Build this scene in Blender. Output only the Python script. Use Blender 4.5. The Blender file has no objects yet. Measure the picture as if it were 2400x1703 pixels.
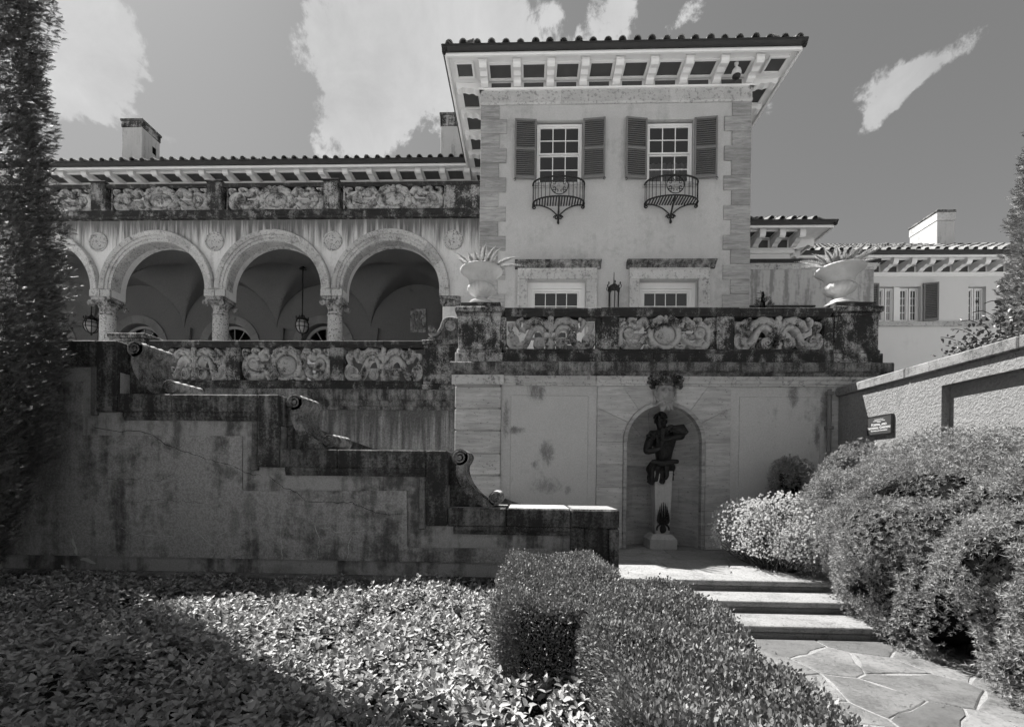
import bpy, math, random
import numpy as np
from mathutils import Matrix, Vector
random.seed(7)
rng = np.random.default_rng(7)
scene = bpy.context.scene
COL = scene.collection
R = math.radians
PI = math.pi

# ------------------------------------------------------------------ camera
FPX, PX0, PY0 = 1067.0, 1200.0, 1117.6         # focal length and principal point in pixels of the 2400 px photograph
YAW, ROLL = R(1.9), 0.0118
EYE = 1.70
cY, sY, cR, sR = math.cos(YAW), math.sin(YAW), math.cos(ROLL), math.sin(ROLL)
FWD = Vector((-sY, cY, 0)); RGT = Vector((cY, sY, 0)); UP = Vector((0, 0, 1))
cam_data = bpy.data.cameras.new('camera')
cam = bpy.data.objects.new('camera', cam_data)
COL.objects.link(cam)
ix = RGT * cR + UP * sR
iy = UP * cR - RGT * sR
M = Matrix.Identity(4)
for r_ in range(3):
    M[r_][0], M[r_][1], M[r_][2] = ix[r_], iy[r_], -FWD[r_]
M[2][3] = EYE
cam.matrix_world = M
cam_data.sensor_width = 36.0
cam_data.lens = 36.0 * FPX / 2400.0
cam_data.shift_y = (PY0 - 851.5) / 2400.0
cam_data.clip_start = 0.05
cam_data.clip_end = 3000.0
scene.camera = cam

# ------------------------------------------------------------------ sun direction, world, exposure
SUN = Vector((-0.62, 0.33, 1.0)).normalized()   # towards the sun
sun_el = math.asin(SUN.z)
sun_az = math.atan2(SUN.x, SUN.y)
sun_data = bpy.data.lights.new('sun', 'SUN')
sun_data.energy = 5.0
sun_data.angle = R(0.53)
sun_data.color = (1.0, 0.985, 0.96)
sun = bpy.data.objects.new('sun', sun_data)
COL.objects.link(sun)
sun.rotation_euler = (-SUN).to_track_quat('-Z', 'Y').to_euler()
sun.location = (-20, 12, 40)

scene.view_settings.view_transform = 'Standard'
scene.view_settings.look = 'None'
scene.view_settings.gamma = 1.0
scene.view_settings.use_curve_mapping = False
scene.view_settings.exposure = 1.4
scene.cycles.use_denoising = True
scene.cycles.max_bounces = 5
scene.cycles.diffuse_bounces = 2
scene.cycles.use_adaptive_sampling = True
scene.cycles.adaptive_threshold = 0.025
scene.cycles.adaptive_min_samples = 8
scene.cycles.glossy_bounces = 2
scene.cycles.transparent_max_bounces = 8
scene.cycles.sample_clamp_indirect = 6.0

def ray(x, y):
    a = (x - PX0) / FPX; b = (PY0 - y) / FPX
    cx = a * cR - b * sR; cy = a * sR + b * cR
    return Vector((cx * cY - sY, cx * sY + cY, cy))
def atY(x, y, Y):
    d = ray(x, y); t = Y / d.y
    return d.x * t, EYE + d.z * t
def atZ(x, y, z):
    d = ray(x, y); t = (z - EYE) / d.z
    return d.x * t, d.y * t
def atX(x, y, X):
    d = ray(x, y); t = X / d.x
    return d.y * t, EYE + d.z * t
def X_(x, Y, y=900): return atY(x, y, Y)[0]
def Z_(y, Y, x=1200): return atY(x, y, Y)[1]

world = bpy.data.worlds.new('World')
scene.world = world
world.use_nodes = True
wn, wl = world.node_tree.nodes, world.node_tree.links
wn.clear()
w_out = wn.new('ShaderNodeOutputWorld')
w_bg = wn.new('ShaderNodeBackground')
w_bg.inputs['Strength'].default_value = 0.05
w_sky = wn.new('ShaderNodeTexSky')
w_sky.sky_type = 'NISHITA'
w_sky.sun_disc = False
w_sky.sun_elevation = sun_el
w_sky.sun_rotation = sun_az
w_sky.altitude = 200
w_sky.air_density = 1.0
w_sky.dust_density = 1.2
w_sky.ozone_density = 1.0
w_sep = wn.new('ShaderNodeSeparateColor')
wl.new(w_sky.outputs[0], w_sep.inputs[0])
def wmath(op, a, b=None, c=None, clamp=False):
    n = wn.new('ShaderNodeMath'); n.operation = op; n.use_clamp = clamp
    for i, q in enumerate((a, b, c)):
        if q is None: continue
        if isinstance(q, (int, float)): n.inputs[i].default_value = q
        else: wl.new(q, n.inputs[i])
    return n.outputs[0]
# black-and-white film behind a yellow filter: mostly red and green
w_grey = wmath('ADD', wmath('MULTIPLY', w_sep.outputs[0], 0.62), wmath('MULTIPLY', w_sep.outputs[1], 0.38))
w_grey = wmath('MULTIPLY', wmath('POWER', wmath('MULTIPLY', w_grey, 0.28), 0.56), 2.92)   # the film's shoulder flattens the sky
w_tc = wn.new('ShaderNodeTexCoord')
w_nz = wn.new('ShaderNodeTexNoise')
w_nz.inputs['Scale'].default_value = 9.0
w_nz.inputs['Detail'].default_value = 9.0
w_nz.inputs['Roughness'].default_value = 0.66
w_nz.inputs['Distortion'].default_value = 0.35
wl.new(w_tc.outputs['Generated'], w_nz.inputs['Vector'])
w_nz2 = wn.new('ShaderNodeTexNoise')
w_nz2.inputs['Scale'].default_value = 2.6
w_nz2.inputs['Detail'].default_value = 4.0
wl.new(w_tc.outputs['Generated'], w_nz2.inputs['Vector'])
w_nz3 = wn.new('ShaderNodeTexNoise')
w_nz3.inputs['Scale'].default_value = 26.0
w_nz3.inputs['Detail'].default_value = 6.0
w_nz3.inputs['Roughness'].default_value = 0.62
wl.new(w_tc.outputs['Generated'], w_nz3.inputs['Vector'])
# scattered cumulus: (pixel x, pixel y, half length, half height, lean in degrees, density) as directions, then more round the rest of the sky
CLOUDS = [(120, 60, 230, 190, -62, 1.1), (900, 60, 280, 170, 40, 1.05), (1020, 150, 250, 150, 20, .9), (860, 250, 190, 110, 40, .8), (1180, 60, 220, 120, 0, .5),
          (1430, 50, 110, 75, 60, .62), (1580, 75, 100, 40, 50, .42), (2100, 200, 105, 66, 30, .50), (2180, 150, 90, 40, 35, .30), (2260, 105, 130, 40, 32, .34), (2060, 270, 70, 30, 50, .36), (1810, 258, 80, 36, 15, .42),
          (300, 330, 120, 40, 10, .12), (250, 210, 110, 60, 60, .3), (60, 300, 120, 160, 30, .35)]
dens = None
def cloud_blob(cdir, t1, t2, h1, h2, k):
    """soft ellipse on the sky: 1 - distance, measured along the two tangents t1, t2"""
    global dens
    def dotn(v):
        n = wn.new('ShaderNodeVectorMath'); n.operation = 'DOT_PRODUCT'
        wl.new(w_tc.outputs['Generated'], n.inputs[0]); n.inputs[1].default_value = v
        return n.outputs['Value']
    a = wmath('DIVIDE', dotn(t1), h1); b = wmath('DIVIDE', dotn(t2), h2)
    r2 = wmath('ADD', wmath('MULTIPLY', a, a), wmath('MULTIPLY', b, b))
    front = wmath('GREATER_THAN', dotn(cdir), 0.0)
    m = wmath('MULTIPLY', wmath('MAXIMUM', wmath('SUBTRACT', 1.0, r2), 0.0), wmath('MULTIPLY', front, k))
    dens = m if dens is None else wmath('ADD', dens, m)
for (x, y, a, b, lean, k) in CLOUDS:
    c = ray(x, y); L = c.length; c = c.normalized()
    e1 = (ix - c * ix.dot(c)).normalized(); e2 = c.cross(e1)
    if e2.z < 0: e2 = -e2
    q = R(lean)
    t1 = e1 * math.cos(q) + e2 * math.sin(q); t2 = e2 * math.cos(q) - e1 * math.sin(q)
    cloud_blob(c, t1, t2, a / FPX / L, b / FPX / L, k)
rs = random.Random(3)
for i in range(16):
    az = R(62 + 236 * (i + .5) / 16 + rs.uniform(-6, 6)); el = R(rs.uniform(14, 58))
    c = Vector((math.sin(az) * math.cos(el), math.cos(az) * math.cos(el), math.sin(el)))
    e1 = c.cross(UP).normalized(); e2 = c.cross(e1)
    cloud_blob(c, e1, e2, rs.uniform(.14, .3), rs.uniform(.08, .16), rs.uniform(.5, 1.0))
edge = wmath('ADD', wmath('MULTIPLY', dens, 1.3), wmath('MULTIPLY', wmath('SUBTRACT', w_nz.outputs['Fac'], 0.5), 2.7))
edge = wmath('ADD', edge, wmath('MULTIPLY', wmath('SUBTRACT', w_nz3.outputs['Fac'], 0.5), 1.3))
w_mr = wn.new('ShaderNodeMapRange'); w_mr.interpolation_type = 'SMOOTHSTEP'
w_mr.inputs['From Min'].default_value = 0.34; w_mr.inputs['From Max'].default_value = 0.66
wl.new(edge, w_mr.inputs['Value'])
gate = wmath('MULTIPLY', w_mr.outputs[0], wmath('MULTIPLY', dens, 6.0, clamp=True), clamp=True)
cl_val = wmath('ADD', 1.95, wmath('MULTIPLY', wmath('ADD', w_nz2.outputs['Fac'], wmath('MULTIPLY', w_nz.outputs['Fac'], 0.7)), 3.35))
w_mix = wn.new('ShaderNodeMix'); w_mix.data_type = 'FLOAT'
wl.new(gate, w_mix.inputs[0]); wl.new(w_grey, w_mix.inputs[2]); wl.new(cl_val, w_mix.inputs[3])
w_cc = wn.new('ShaderNodeCombineColor')
for i in range(3): wl.new(w_mix.outputs[0], w_cc.inputs[i])
wl.new(w_cc.outputs[0], w_bg.inputs['Color'])
wl.new(w_bg.outputs[0], w_out.inputs['Surface'])

# ------------------------------------------------------------------ helpers: objects
W = {}
def _reg(o, Mx): W[o] = Mx
def put(o, parent=None, Mx=None):
    Mx = Matrix.Identity(4) if Mx is None else Mx
    W[o] = Mx
    if parent is not None:
        o.parent = parent
        o.matrix_parent_inverse = W[parent].inverted()
    o.matrix_basis = Mx
    return o
def tag(o, label=None, cat=None, group=None, kind=None):
    if label: o['label'] = label
    if cat: o['category'] = cat
    if group: o['group'] = group
    if kind: o['kind'] = kind
    return o
def T(x=0, y=0, z=0): return Matrix.Translation((x, y, z))
def thing(name, loc, label, cat, group=None):
    o = bpy.data.objects.new(name, None)
    o.empty_display_size = .2
    COL.objects.link(o)
    put(o, None, T(*loc))
    return tag(o, label, cat, group)
def inst(name, mesh, parent, Mx):
    o = bpy.data.objects.new(name, mesh); COL.objects.link(o)
    return put(o, parent, Mx)
def copy_tree(o, Mdelta, parent=None):
    c = o.copy(); COL.objects.link(c)
    W[c] = Mdelta @ W[o]
    if parent is not None:
        c.parent = parent; c.matrix_parent_inverse = W[parent].inverted()
    c.matrix_basis = W[c]
    for ch in o.children: copy_tree(ch, Mdelta, c)
    return c

class MB:
    def __init__(s): s.v = []; s.f = []
    def add(s, vs, fs):
        n = len(s.v); s.v.extend(vs); s.f.extend([tuple(i + n for i in f) for f in fs]); return s
    def box(s, x0, x1, y0, y1, z0, z1):
        vs = [(x, y, z) for x in (x0, x1) for y in (y0, y1) for z in (z0, z1)]
        return s.add(vs, [(0, 1, 3, 2), (4, 6, 7, 5), (0, 4, 5, 1), (2, 3, 7, 6), (0, 2, 6, 4), (1, 5, 7, 3)])
    def cbox(s, x0, x1, y0, y1, z0, z1, c=.006):
        c = min(c, (x1 - x0) * .3, (y1 - y0) * .3, (z1 - z0) * .3)
        vs = []; idx = {}
        for i, (x, sx) in enumerate(((x0, 1), (x1, -1))):
            for j, (y, sy) in enumerate(((y0, 1), (y1, -1))):
                for k, (z, sz) in enumerate(((z0, 1), (z1, -1))):
                    for ax in range(3):
                        p = [x, y, z]
                        for a2, sg in ((0, sx), (1, sy), (2, sz)):
                            if a2 != ax: p[a2] += sg * c
                        idx[(i, j, k, ax)] = len(vs); vs.append(tuple(p))
        fs = []
        I = lambda i, j, k, a: idx[(i, j, k, a)]
        for i in (0, 1):
            q = [I(i, 0, 0, 0), I(i, 1, 0, 0), I(i, 1, 1, 0), I(i, 0, 1, 0)]; fs.append(q if i else q[::-1])
            q = [I(0, i, 0, 1), I(1, i, 0, 1), I(1, i, 1, 1), I(0, i, 1, 1)]; fs.append(q[::-1] if i else q)
            q = [I(0, 0, i, 2), I(1, 0, i, 2), I(1, 1, i, 2), I(0, 1, i, 2)]; fs.append(q if i else q[::-1])
        for a in (0, 1):
            for b in (0, 1):
                q = [I(0, a, b, 1), I(1, a, b, 1), I(1, a, b, 2), I(0, a, b, 2)]; fs.append(q)
                q = [I(a, 0, b, 0), I(a, 1, b, 0), I(a, 1, b, 2), I(a, 0, b, 2)]; fs.append(q)
                q = [I(a, b, 0, 0), I(a, b, 1, 0), I(a, b, 1, 1), I(a, b, 0, 1)]; fs.append(q)
        for i in (0, 1):
            for j in (0, 1):
                for k in (0, 1): fs.append([I(i, j, k, 0), I(i, j, k, 1), I(i, j, k, 2)])
        return s.add(vs, fs)
    def prism(s, poly, axis, a0, a1):
        """extrude a polygon: axis 'y' poly=(x,z); 'x' poly=(y,z); 'z' poly=(x,y)"""
        def p(u, w, a):
            return (u, a, w) if axis == 'y' else ((a, u, w) if axis == 'x' else (u, w, a))
        n = len(poly)
        vs = [p(u, w, a0) for u, w in poly] + [p(u, w, a1) for u, w in poly]
        fs = [tuple(range(n)), tuple(range(2 * n - 1, n - 1, -1))]
        fs += [(i, i + n, (i + 1) % n + n, (i + 1) % n) for i in range(n)]
        return s.add(vs, fs)
    def tube(s, path, r, n=8, cap=True):
        path = [Vector(p) for p in path]
        rs = r if isinstance(r, (list, tuple)) else [r] * len(path)
        vs = []; prev = None
        for i, p in enumerate(path):
            t = (path[min(i + 1, len(path) - 1)] - path[max(i - 1, 0)])
            t = t.normalized() if t.length > 1e-9 else Vector((0, 0, 1))
            if prev is None:
                u = t.orthogonal().normalized()
            else:
                u = (prev - t * prev.dot(t))
                u = u.normalized() if u.length > 1e-6 else t.orthogonal().normalized()
            prev = u; w = t.cross(u)
            for k in range(n):
                a = 2 * PI * k / n
                vs.append(tuple(p + (u * math.cos(a) + w * math.sin(a)) * rs[i]))
        fs = []
        for i in range(len(path) - 1):
            for k in range(n):
                k2 = (k + 1) % n
                fs.append((i * n + k, i * n + k2, (i + 1) * n + k2, (i + 1) * n + k))
        if cap:
            fs.append(tuple(range(n))[::-1]); fs.append(tuple(range((len(path) - 1) * n, len(path) * n)))
        return s.add(vs, fs)
    def lathe(s, prof, n=24, c=(0, 0, 0), mod=None, axis='z', cap=True):
        vs = []
        for i, (r, z) in enumerate(prof):
            for k in range(n):
                a = 2 * PI * k / n
                rr = r * (mod(i, a) if mod else 1.0)
                if axis == 'z': vs.append((c[0] + rr * math.cos(a), c[1] + rr * math.sin(a), c[2] + z))
                elif axis == 'y': vs.append((c[0] + rr * math.cos(a), c[1] + z, c[2] + rr * math.sin(a)))
                else: vs.append((c[0] + z, c[1] + rr * math.cos(a), c[2] + rr * math.sin(a)))
        fs = []
        for i in range(len(prof) - 1):
            for k in range(n):
                k2 = (k + 1) % n
                fs.append((i * n + k, i * n + k2, (i + 1) * n + k2, (i + 1) * n + k))
        if cap:
            fs.append(tuple(range(n))[::-1]); fs.append(tuple(range((len(prof) - 1) * n, len(prof) * n)))
        return s.add(vs, fs)
    def blob(s, c, rad, n=8, m=5, jit=0.0):
        vs = [(c[0], c[1], c[2] - rad[2])]
        for i in range(1, m):
            ph = -PI / 2 + PI * i / m
            for k in range(n):
                a = 2 * PI * k / n; j = 1 + random.uniform(-jit, jit)
                vs.append((c[0] + rad[0] * j * math.cos(ph) * math.cos(a), c[1] + rad[1] * j * math.cos(ph) * math.sin(a), c[2] + rad[2] * j * math.sin(ph)))
        vs.append((c[0], c[1], c[2] + rad[2]))
        fs = [(0, 1 + (k + 1) % n, 1 + k) for k in range(n)]
        for i in range(m - 2):
            for k in range(n):
                k2 = (k + 1) % n; a = 1 + i * n
                fs.append((a + k, a + k2, a + n + k2, a + n + k))
        a = 1 + (m - 2) * n; L = len(vs) - 1
        fs += [(a + k, a + (k + 1) % n, L) for k in range(n)]
        return s.add(vs, fs)
    def band(s, path, wid, y0, y1, bulge=.25):
        """flat carved band: 2-D path in x,z, in-plane width list, from front y0 to back y1, front rounded"""
        n = len(path); vs = []
        for i, (x, z) in enumerate(path):
            x0, z0 = path[max(i - 1, 0)]; x1, z1 = path[min(i + 1, n - 1)]
            tx, tz = x1 - x0, z1 - z0; L = math.hypot(tx, tz) or 1
            nx, nz = -tz / L, tx / L; w = wid[i] / 2; d = (y1 - y0) * bulge
            for (o, y) in ((-1, y1), (-1, y0 + d), (-.62, y0), (.62, y0), (1, y0 + d), (1, y1)):
                vs.append((x + nx * w * o, y, z + nz * w * o))
        fs = []
        for i in range(n - 1):
            for k in range(6):
                k2 = (k + 1) % 6
                fs.append((i * 6 + k, i * 6 + k2, (i + 1) * 6 + k2, (i + 1) * 6 + k))
        fs.append(tuple(range(6))[::-1]); fs.append(tuple(range((n - 1) * 6, n * 6)))
        return s.add(vs, fs)
    def profile_x(s, prof, x0, x1): return s.prism(prof, 'x', x0, x1)
    def mesh(s, name, mat, smooth=None):
        me = bpy.data.meshes.new(name)
        me.from_pydata(s.v, [], s.f)
        if mat: me.materials.append(mat)
        if smooth:
            me.polygons.foreach_set('use_smooth', [True] * len(me.polygons))
            me.set_sharp_from_angle(angle=R(smooth))
        me.validate(); me.update()
        return me
    def build(s, name, mat, parent=None, smooth=None, Mx=None, fix=True):
        me = s.mesh(name, mat, smooth)
        if fix: fix_normals(me)
        return inst(name, me, parent, Mx)

def fix_normals(me):
    import bmesh
    b = bmesh.new(); b.from_mesh(me)
    bmesh.ops.recalc_face_normals(b, faces=b.faces)
    b.to_mesh(me); b.free()

def np_mesh(name, verts, faces, mat, smooth=False):
    """verts (n,3), faces (m,k) all the same k"""
    me = bpy.data.meshes.new(name)
    nv, (nf, k) = len(verts), faces.shape
    me.vertices.add(nv); me.vertices.foreach_set('co', np.ascontiguousarray(verts, dtype=np.float32).ravel())
    me.loops.add(nf * k); me.loops.foreach_set('vertex_index', np.ascontiguousarray(faces, dtype=np.int32).ravel())
    me.polygons.add(nf); me.polygons.foreach_set('loop_start', np.arange(0, nf * k, k, dtype=np.int32))
    if smooth: me.polygons.foreach_set('use_smooth', np.ones(nf, dtype=bool))
    me.materials.append(mat)
    me.update(calc_edges=True)
    return me

def spiral(cx, cz, r0, r1, a0, a1, n):
    return [(cx + (r0 + (r1 - r0) * i / n) * math.cos(a0 + (a1 - a0) * i / n), cz + (r0 + (r1 - r0) * i / n) * math.sin(a0 + (a1 - a0) * i / n)) for i in range(n + 1)]
def smooth_path(pts, n=5):
    """Catmull-Rom through the points"""
    out = []
    P = [pts[0]] + list(pts) + [pts[-1]]
    for i in range(1, len(P) - 2):
        for k in range(n):
            t = k / n
            out.append(tuple(.5 * (2 * P[i][j] + (P[i + 1][j] - P[i - 1][j]) * t + (2 * P[i - 1][j] - 5 * P[i][j] + 4 * P[i + 1][j] - P[i + 2][j]) * t * t + (3 * P[i][j] - P[i - 1][j] - 3 * P[i + 1][j] + P[i + 2][j]) * t ** 3) for j in range(len(pts[0]))))
    out.append(tuple(pts[-1]))
    return out

# ------------------------------------------------------------------ materials
class NT:
    def __init__(s, name):
        s.m = bpy.data.materials.new(name); s.m.use_nodes = True
        s.t = s.m.node_tree; s.n = s.t.nodes; s.l = s.t.links
        s.n.clear()
        s.out = s.n.new('ShaderNodeOutputMaterial')
        s.b = s.n.new('ShaderNodeBsdfPrincipled')
        s.l.new(s.b.outputs[0], s.out.inputs['Surface'])
        s.geo = s.n.new('ShaderNodeNewGeometry')
        s.pos = s.geo.outputs['Position']
    def link(s, a, sock):
        if isinstance(a, (int, float)): sock.default_value = a
        else: s.l.new(a, sock)
    def math(s, op, a, b=0, c=None, clamp=False):
        n = s.n.new('ShaderNodeMath'); n.operation = op; n.use_clamp = clamp
        s.link(a, n.inputs[0]); s.link(b, n.inputs[1])
        if c is not None: s.link(c, n.inputs[2])
        return n.outputs[0]
    def vec(s, scale=(1, 1, 1), loc=(0, 0, 0), rot=(0, 0, 0), src=None):
        n = s.n.new('ShaderNodeMapping'); s.l.new(src or s.pos, n.inputs['Vector'])
        n.inputs['Scale'].default_value = scale; n.inputs['Location'].default_value = loc; n.inputs['Rotation'].default_value = rot
        return n.outputs[0]
    def noise(s, scale=5, detail=5, rough=.55, vec=None, dist=0.0):
        n = s.n.new('ShaderNodeTexNoise'); s.l.new(vec or s.pos, n.inputs['Vector'])
        n.inputs['Scale'].default_value = scale; n.inputs['Detail'].default_value = detail
        n.inputs['Roughness'].default_value = rough; n.inputs['Distortion'].default_value = dist
        return n.outputs['Fac']
    def vor(s, scale, vec=None, feature='F1', rand=1.0):
        n = s.n.new('ShaderNodeTexVoronoi'); n.feature = feature; s.l.new(vec or s.pos, n.inputs['Vector'])
        n.inputs['Scale'].default_value = scale; n.inputs['Randomness'].default_value = rand
        return n.outputs['Distance']
    def step(s, v, a, b):
        n = s.n.new('ShaderNodeMapRange'); n.interpolation_type = 'SMOOTHSTEP'
        s.l.new(v, n.inputs['Value']); n.inputs['From Min'].default_value = a; n.inputs['From Max'].default_value = b
        return n.outputs[0]
    def lerp(s, f, a, b):
        n = s.n.new('ShaderNodeMix'); n.data_type = 'FLOAT'; n.clamp_factor = True
        s.link(f, n.inputs[0]); s.link(a, n.inputs[2]); s.link(b, n.inputs[3])
        return n.outputs[0]
    def grey(s, v):
        n = s.n.new('ShaderNodeCombineColor')
        for i in range(3): s.link(v, n.inputs[i])
        return n.outputs[0]
    def rnd(s):
        n = s.n.new('ShaderNodeObjectInfo'); return n.outputs['Random']
    def bump(s, h, strength=.3, dist=.01):
        n = s.n.new('ShaderNodeBump'); s.l.new(h, n.inputs['Height'])
        n.inputs['Strength'].default_value = strength; n.inputs['Distance'].default_value = dist
        s.l.new(n.outputs[0], s.b.inputs['Normal'])
    def done(s, val, rough=.85, spec=.25):
        s.l.new(s.grey(val), s.b.inputs['Base Color'])
        s.link(rough, s.b.inputs['Roughness']); s.b.inputs['Specular IOR Level'].default_value = spec
        return s.m

def stone(name, light, dark, amt=.5, scale=2.2, streak=.5, speck=.0, bands=0.0, bump=.35, var=.18, seed=0.0, rough=.88, drip=None, edge=.10, pit=0.0, sps=42, top=0.0, pits=30):
    """weathered limestone: pale stone, black lichen in patches and streaks, pits, block-to-block variation"""
    t = NT(name)
    off = (seed * 3.1, seed * 1.7, seed * 2.3)
    n1 = t.noise(scale, 6, .68, t.vec(loc=off))
    n2 = t.noise(scale * 1.4, 6, .6, t.vec((2.6, 2.6, .28), off))
    mixn = t.math('ADD', t.math('MULTIPLY', n1, 1 - streak), t.math('MULTIPLY', n2, streak))
    fine = t.noise(scale * 16, 5, .7)
    mixn = t.math('ADD', t.math('MULTIPLY', mixn, .72), t.math('MULTIPLY', fine, .28))
    th = .5 + (0.5 - amt) * .34
    mask = t.step(mixn, th - edge * .5, th + edge * .5)
    if drip is not None:      # streaks run down from a ledge at height drip[0], over drip[1] metres
        sep = t.n.new('ShaderNodeSeparateXYZ'); t.l.new(t.pos, sep.inputs[0])
        g = t.math('DIVIDE', t.math('SUBTRACT', drip[0], sep.outputs[2]), drip[1])
        g = t.math('SUBTRACT', 1.0, g, clamp=True)
        nn = t.noise(3.0, 6, .65, t.vec((2.4, 2.4, .16), off))
        dm = t.step(t.math('ADD', t.math('MULTIPLY', g, .62), nn), .72, 1.06)
        mask = t.math('MAXIMUM', mask, t.math('MULTIPLY', dm, drip[2]))
    lv = t.math('MULTIPLY', light, t.math('ADD', 1 - var, t.math('MULTIPLY', t.rnd(), 2 * var)))
    blot = t.noise(scale * .8, 5, .6, t.vec(loc=(9 + off[0], 2, 4)))
    lv = t.math('MULTIPLY', lv, t.math('ADD', .68, t.math('MULTIPLY', blot, .64)))
    if bands:
        nb = t.noise(4.0, 5, .6, t.vec((.55, .55, 4.2), off), .6)
        lv = t.math('MULTIPLY', lv, t.math('ADD', 1 - bands * .5, t.math('MULTIPLY', nb, bands)))
    if speck:
        sp = t.step(t.noise(sps, 3, .6), .55, .62)
        lv = t.lerp(t.math('MULTIPLY', sp, speck), lv, dark)
    h = t.math('ADD', t.math('MULTIPLY', fine, .6), t.math('MULTIPLY', t.noise(90, 3, .6), .4))
    if pit:
        pv = t.step(t.noise(pits, 3, .7, t.vec((1, 1, 2.2))), .62, .68)
        lv = t.lerp(t.math('MULTIPLY', pv, pit), lv, dark)
        h = t.math('SUBTRACT', h, t.math('MULTIPLY', pv, .8))
    if top:      # sunlight painted on upper faces: paler tone, lichen thinned
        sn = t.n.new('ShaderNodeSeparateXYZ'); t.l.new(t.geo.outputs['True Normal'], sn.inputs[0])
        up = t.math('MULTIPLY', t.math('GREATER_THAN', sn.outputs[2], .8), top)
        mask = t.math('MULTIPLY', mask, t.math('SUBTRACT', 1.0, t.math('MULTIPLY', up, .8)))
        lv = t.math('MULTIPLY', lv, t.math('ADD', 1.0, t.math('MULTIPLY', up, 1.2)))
    val = t.lerp(mask, lv, dark)
    t.bump(h, bump, .012)
    return t.done(val, rough)

def stucco(name, val, var=.2, dark=.08, stain=.2, scale=1.3, grain=90, bump=.25, dist=.006, streak=.4, seed=0.0, drip=None, gc=.28, th=(.50, .66), spots=()):
    t = NT(name)
    off = (seed * 2.7, seed * 4.1, seed * 1.3)
    a = t.noise(scale, 7, .6, t.vec(loc=off)); b = t.noise(scale * 2.0, 6, .6, t.vec((2.2, 2.2, .25), off))
    lv = t.math('MULTIPLY', val, t.math('ADD', 1 - var, t.math('MULTIPLY', a, 2 * var)))
    m = t.math('ADD', t.math('MULTIPLY', a, 1 - streak), t.math('MULTIPLY', b, streak))
    mk = t.step(t.math('ADD', t.math('MULTIPLY', m, .8), t.math('MULTIPLY', t.noise(scale * 9, 4, .65), .2)), th[0], th[1])
    mk = t.math('MULTIPLY', mk, stain)
    if drip is not None:
        sep = t.n.new('ShaderNodeSeparateXYZ'); t.l.new(t.pos, sep.inputs[0])
        g = t.math('SUBTRACT', 1.0, t.math('DIVIDE', t.math('SUBTRACT', drip[0], sep.outputs[2]), drip[1]), clamp=True)
        nn = t.noise(3.4, 6, .65, t.vec((2.4, 2.4, .14), off))
        mk = t.math('MAXIMUM', mk, t.math('MULTIPLY', t.step(t.math('ADD', t.math('MULTIPLY', g, .5), nn), .62, 1.0), drip[2]))
    if spots:      # single stains and painted shade patches: (x, z, half width, half height, strength)
        sep = t.n.new('ShaderNodeSeparateXYZ'); t.l.new(t.pos, sep.inputs[0])
        wob = t.math('MULTIPLY', t.math('SUBTRACT', t.noise(8.0, 8, .85, t.vec((1, 1, .6)), 1.2), .5), 7.0)
        for (x_, z_, rx, rz, k_) in spots:
            a_ = t.math('DIVIDE', t.math('SUBTRACT', sep.outputs[0], x_), rx); b_ = t.math('DIVIDE', t.math('SUBTRACT', sep.outputs[2], z_), rz)
            dd = t.math('ADD', t.math('ADD', t.math('MULTIPLY', a_, a_), t.math('MULTIPLY', b_, b_)), wob)
            mk = t.math('MAXIMUM', mk, t.math('MULTIPLY', t.step(dd, 1.9, -.4), k_ * .8))
    v = t.lerp(mk, lv, dark)
    g1 = t.noise(grain, 3, .6); g2 = t.noise(grain * .62, 3, .6)
    hh = t.math('ADD', t.math('MULTIPLY', g1, .5), t.math('MULTIPLY', g2, .5))
    v = t.math('MULTIPLY', v, t.math('ADD', 1 - gc / 2, t.math('MULTIPLY', t.step(hh, .40, .60), gc)))  # relief shading of the grain painted into the colour
    t.bump(hh, bump, dist)
    return t.done(v, .92, .15)

def paint(name, val, rough=.55, wear=.15, spec=.3):
    t = NT(name)
    n = t.noise(3.0, 6, .6); f = t.noise(30, 4, .6)
    v = t.math('MULTIPLY', val, t.math('ADD', 1 - wear, t.math('MULTIPLY', t.math('ADD', t.math('MULTIPLY', n, .7), t.math('MULTIPLY', f, .3)), 2 * wear)))
    t.bump(f, .08, .004)
    return t.done(v, rough, spec)

def leafmat(name, val, var=.35, rough=.45, spec=.35, trans=.25):
    t = NT(name)
    at = t.n.new('ShaderNodeAttribute'); at.attribute_name = 'tone'
    n = t.noise(1.6, 3, .5)
    v = t.math('MULTIPLY', val, t.math('ADD', 1 - var, t.math('MULTIPLY', at.outputs['Fac'], 2 * var)))
    v = t.math('MULTIPLY', v, t.math('ADD', .75, t.math('MULTIPLY', n, .5)))
    g = t.grey(v)
    t.l.new(g, t.b.inputs['Base Color']); t.b.inputs['Roughness'].default_value = rough
    t.b.inputs['Specular IOR Level'].default_value = spec
    if trans:
        tr = t.n.new('ShaderNodeBsdfTranslucent'); t.l.new(g, tr.inputs['Color'])
        mx = t.n.new('ShaderNodeMixShader'); mx.inputs[0].default_value = trans
        t.l.new(t.b.outputs[0], mx.inputs[1]); t.l.new(tr.outputs[0], mx.inputs[2]); t.l.new(mx.outputs[0], t.out.inputs['Surface'])
    return t.m

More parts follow.
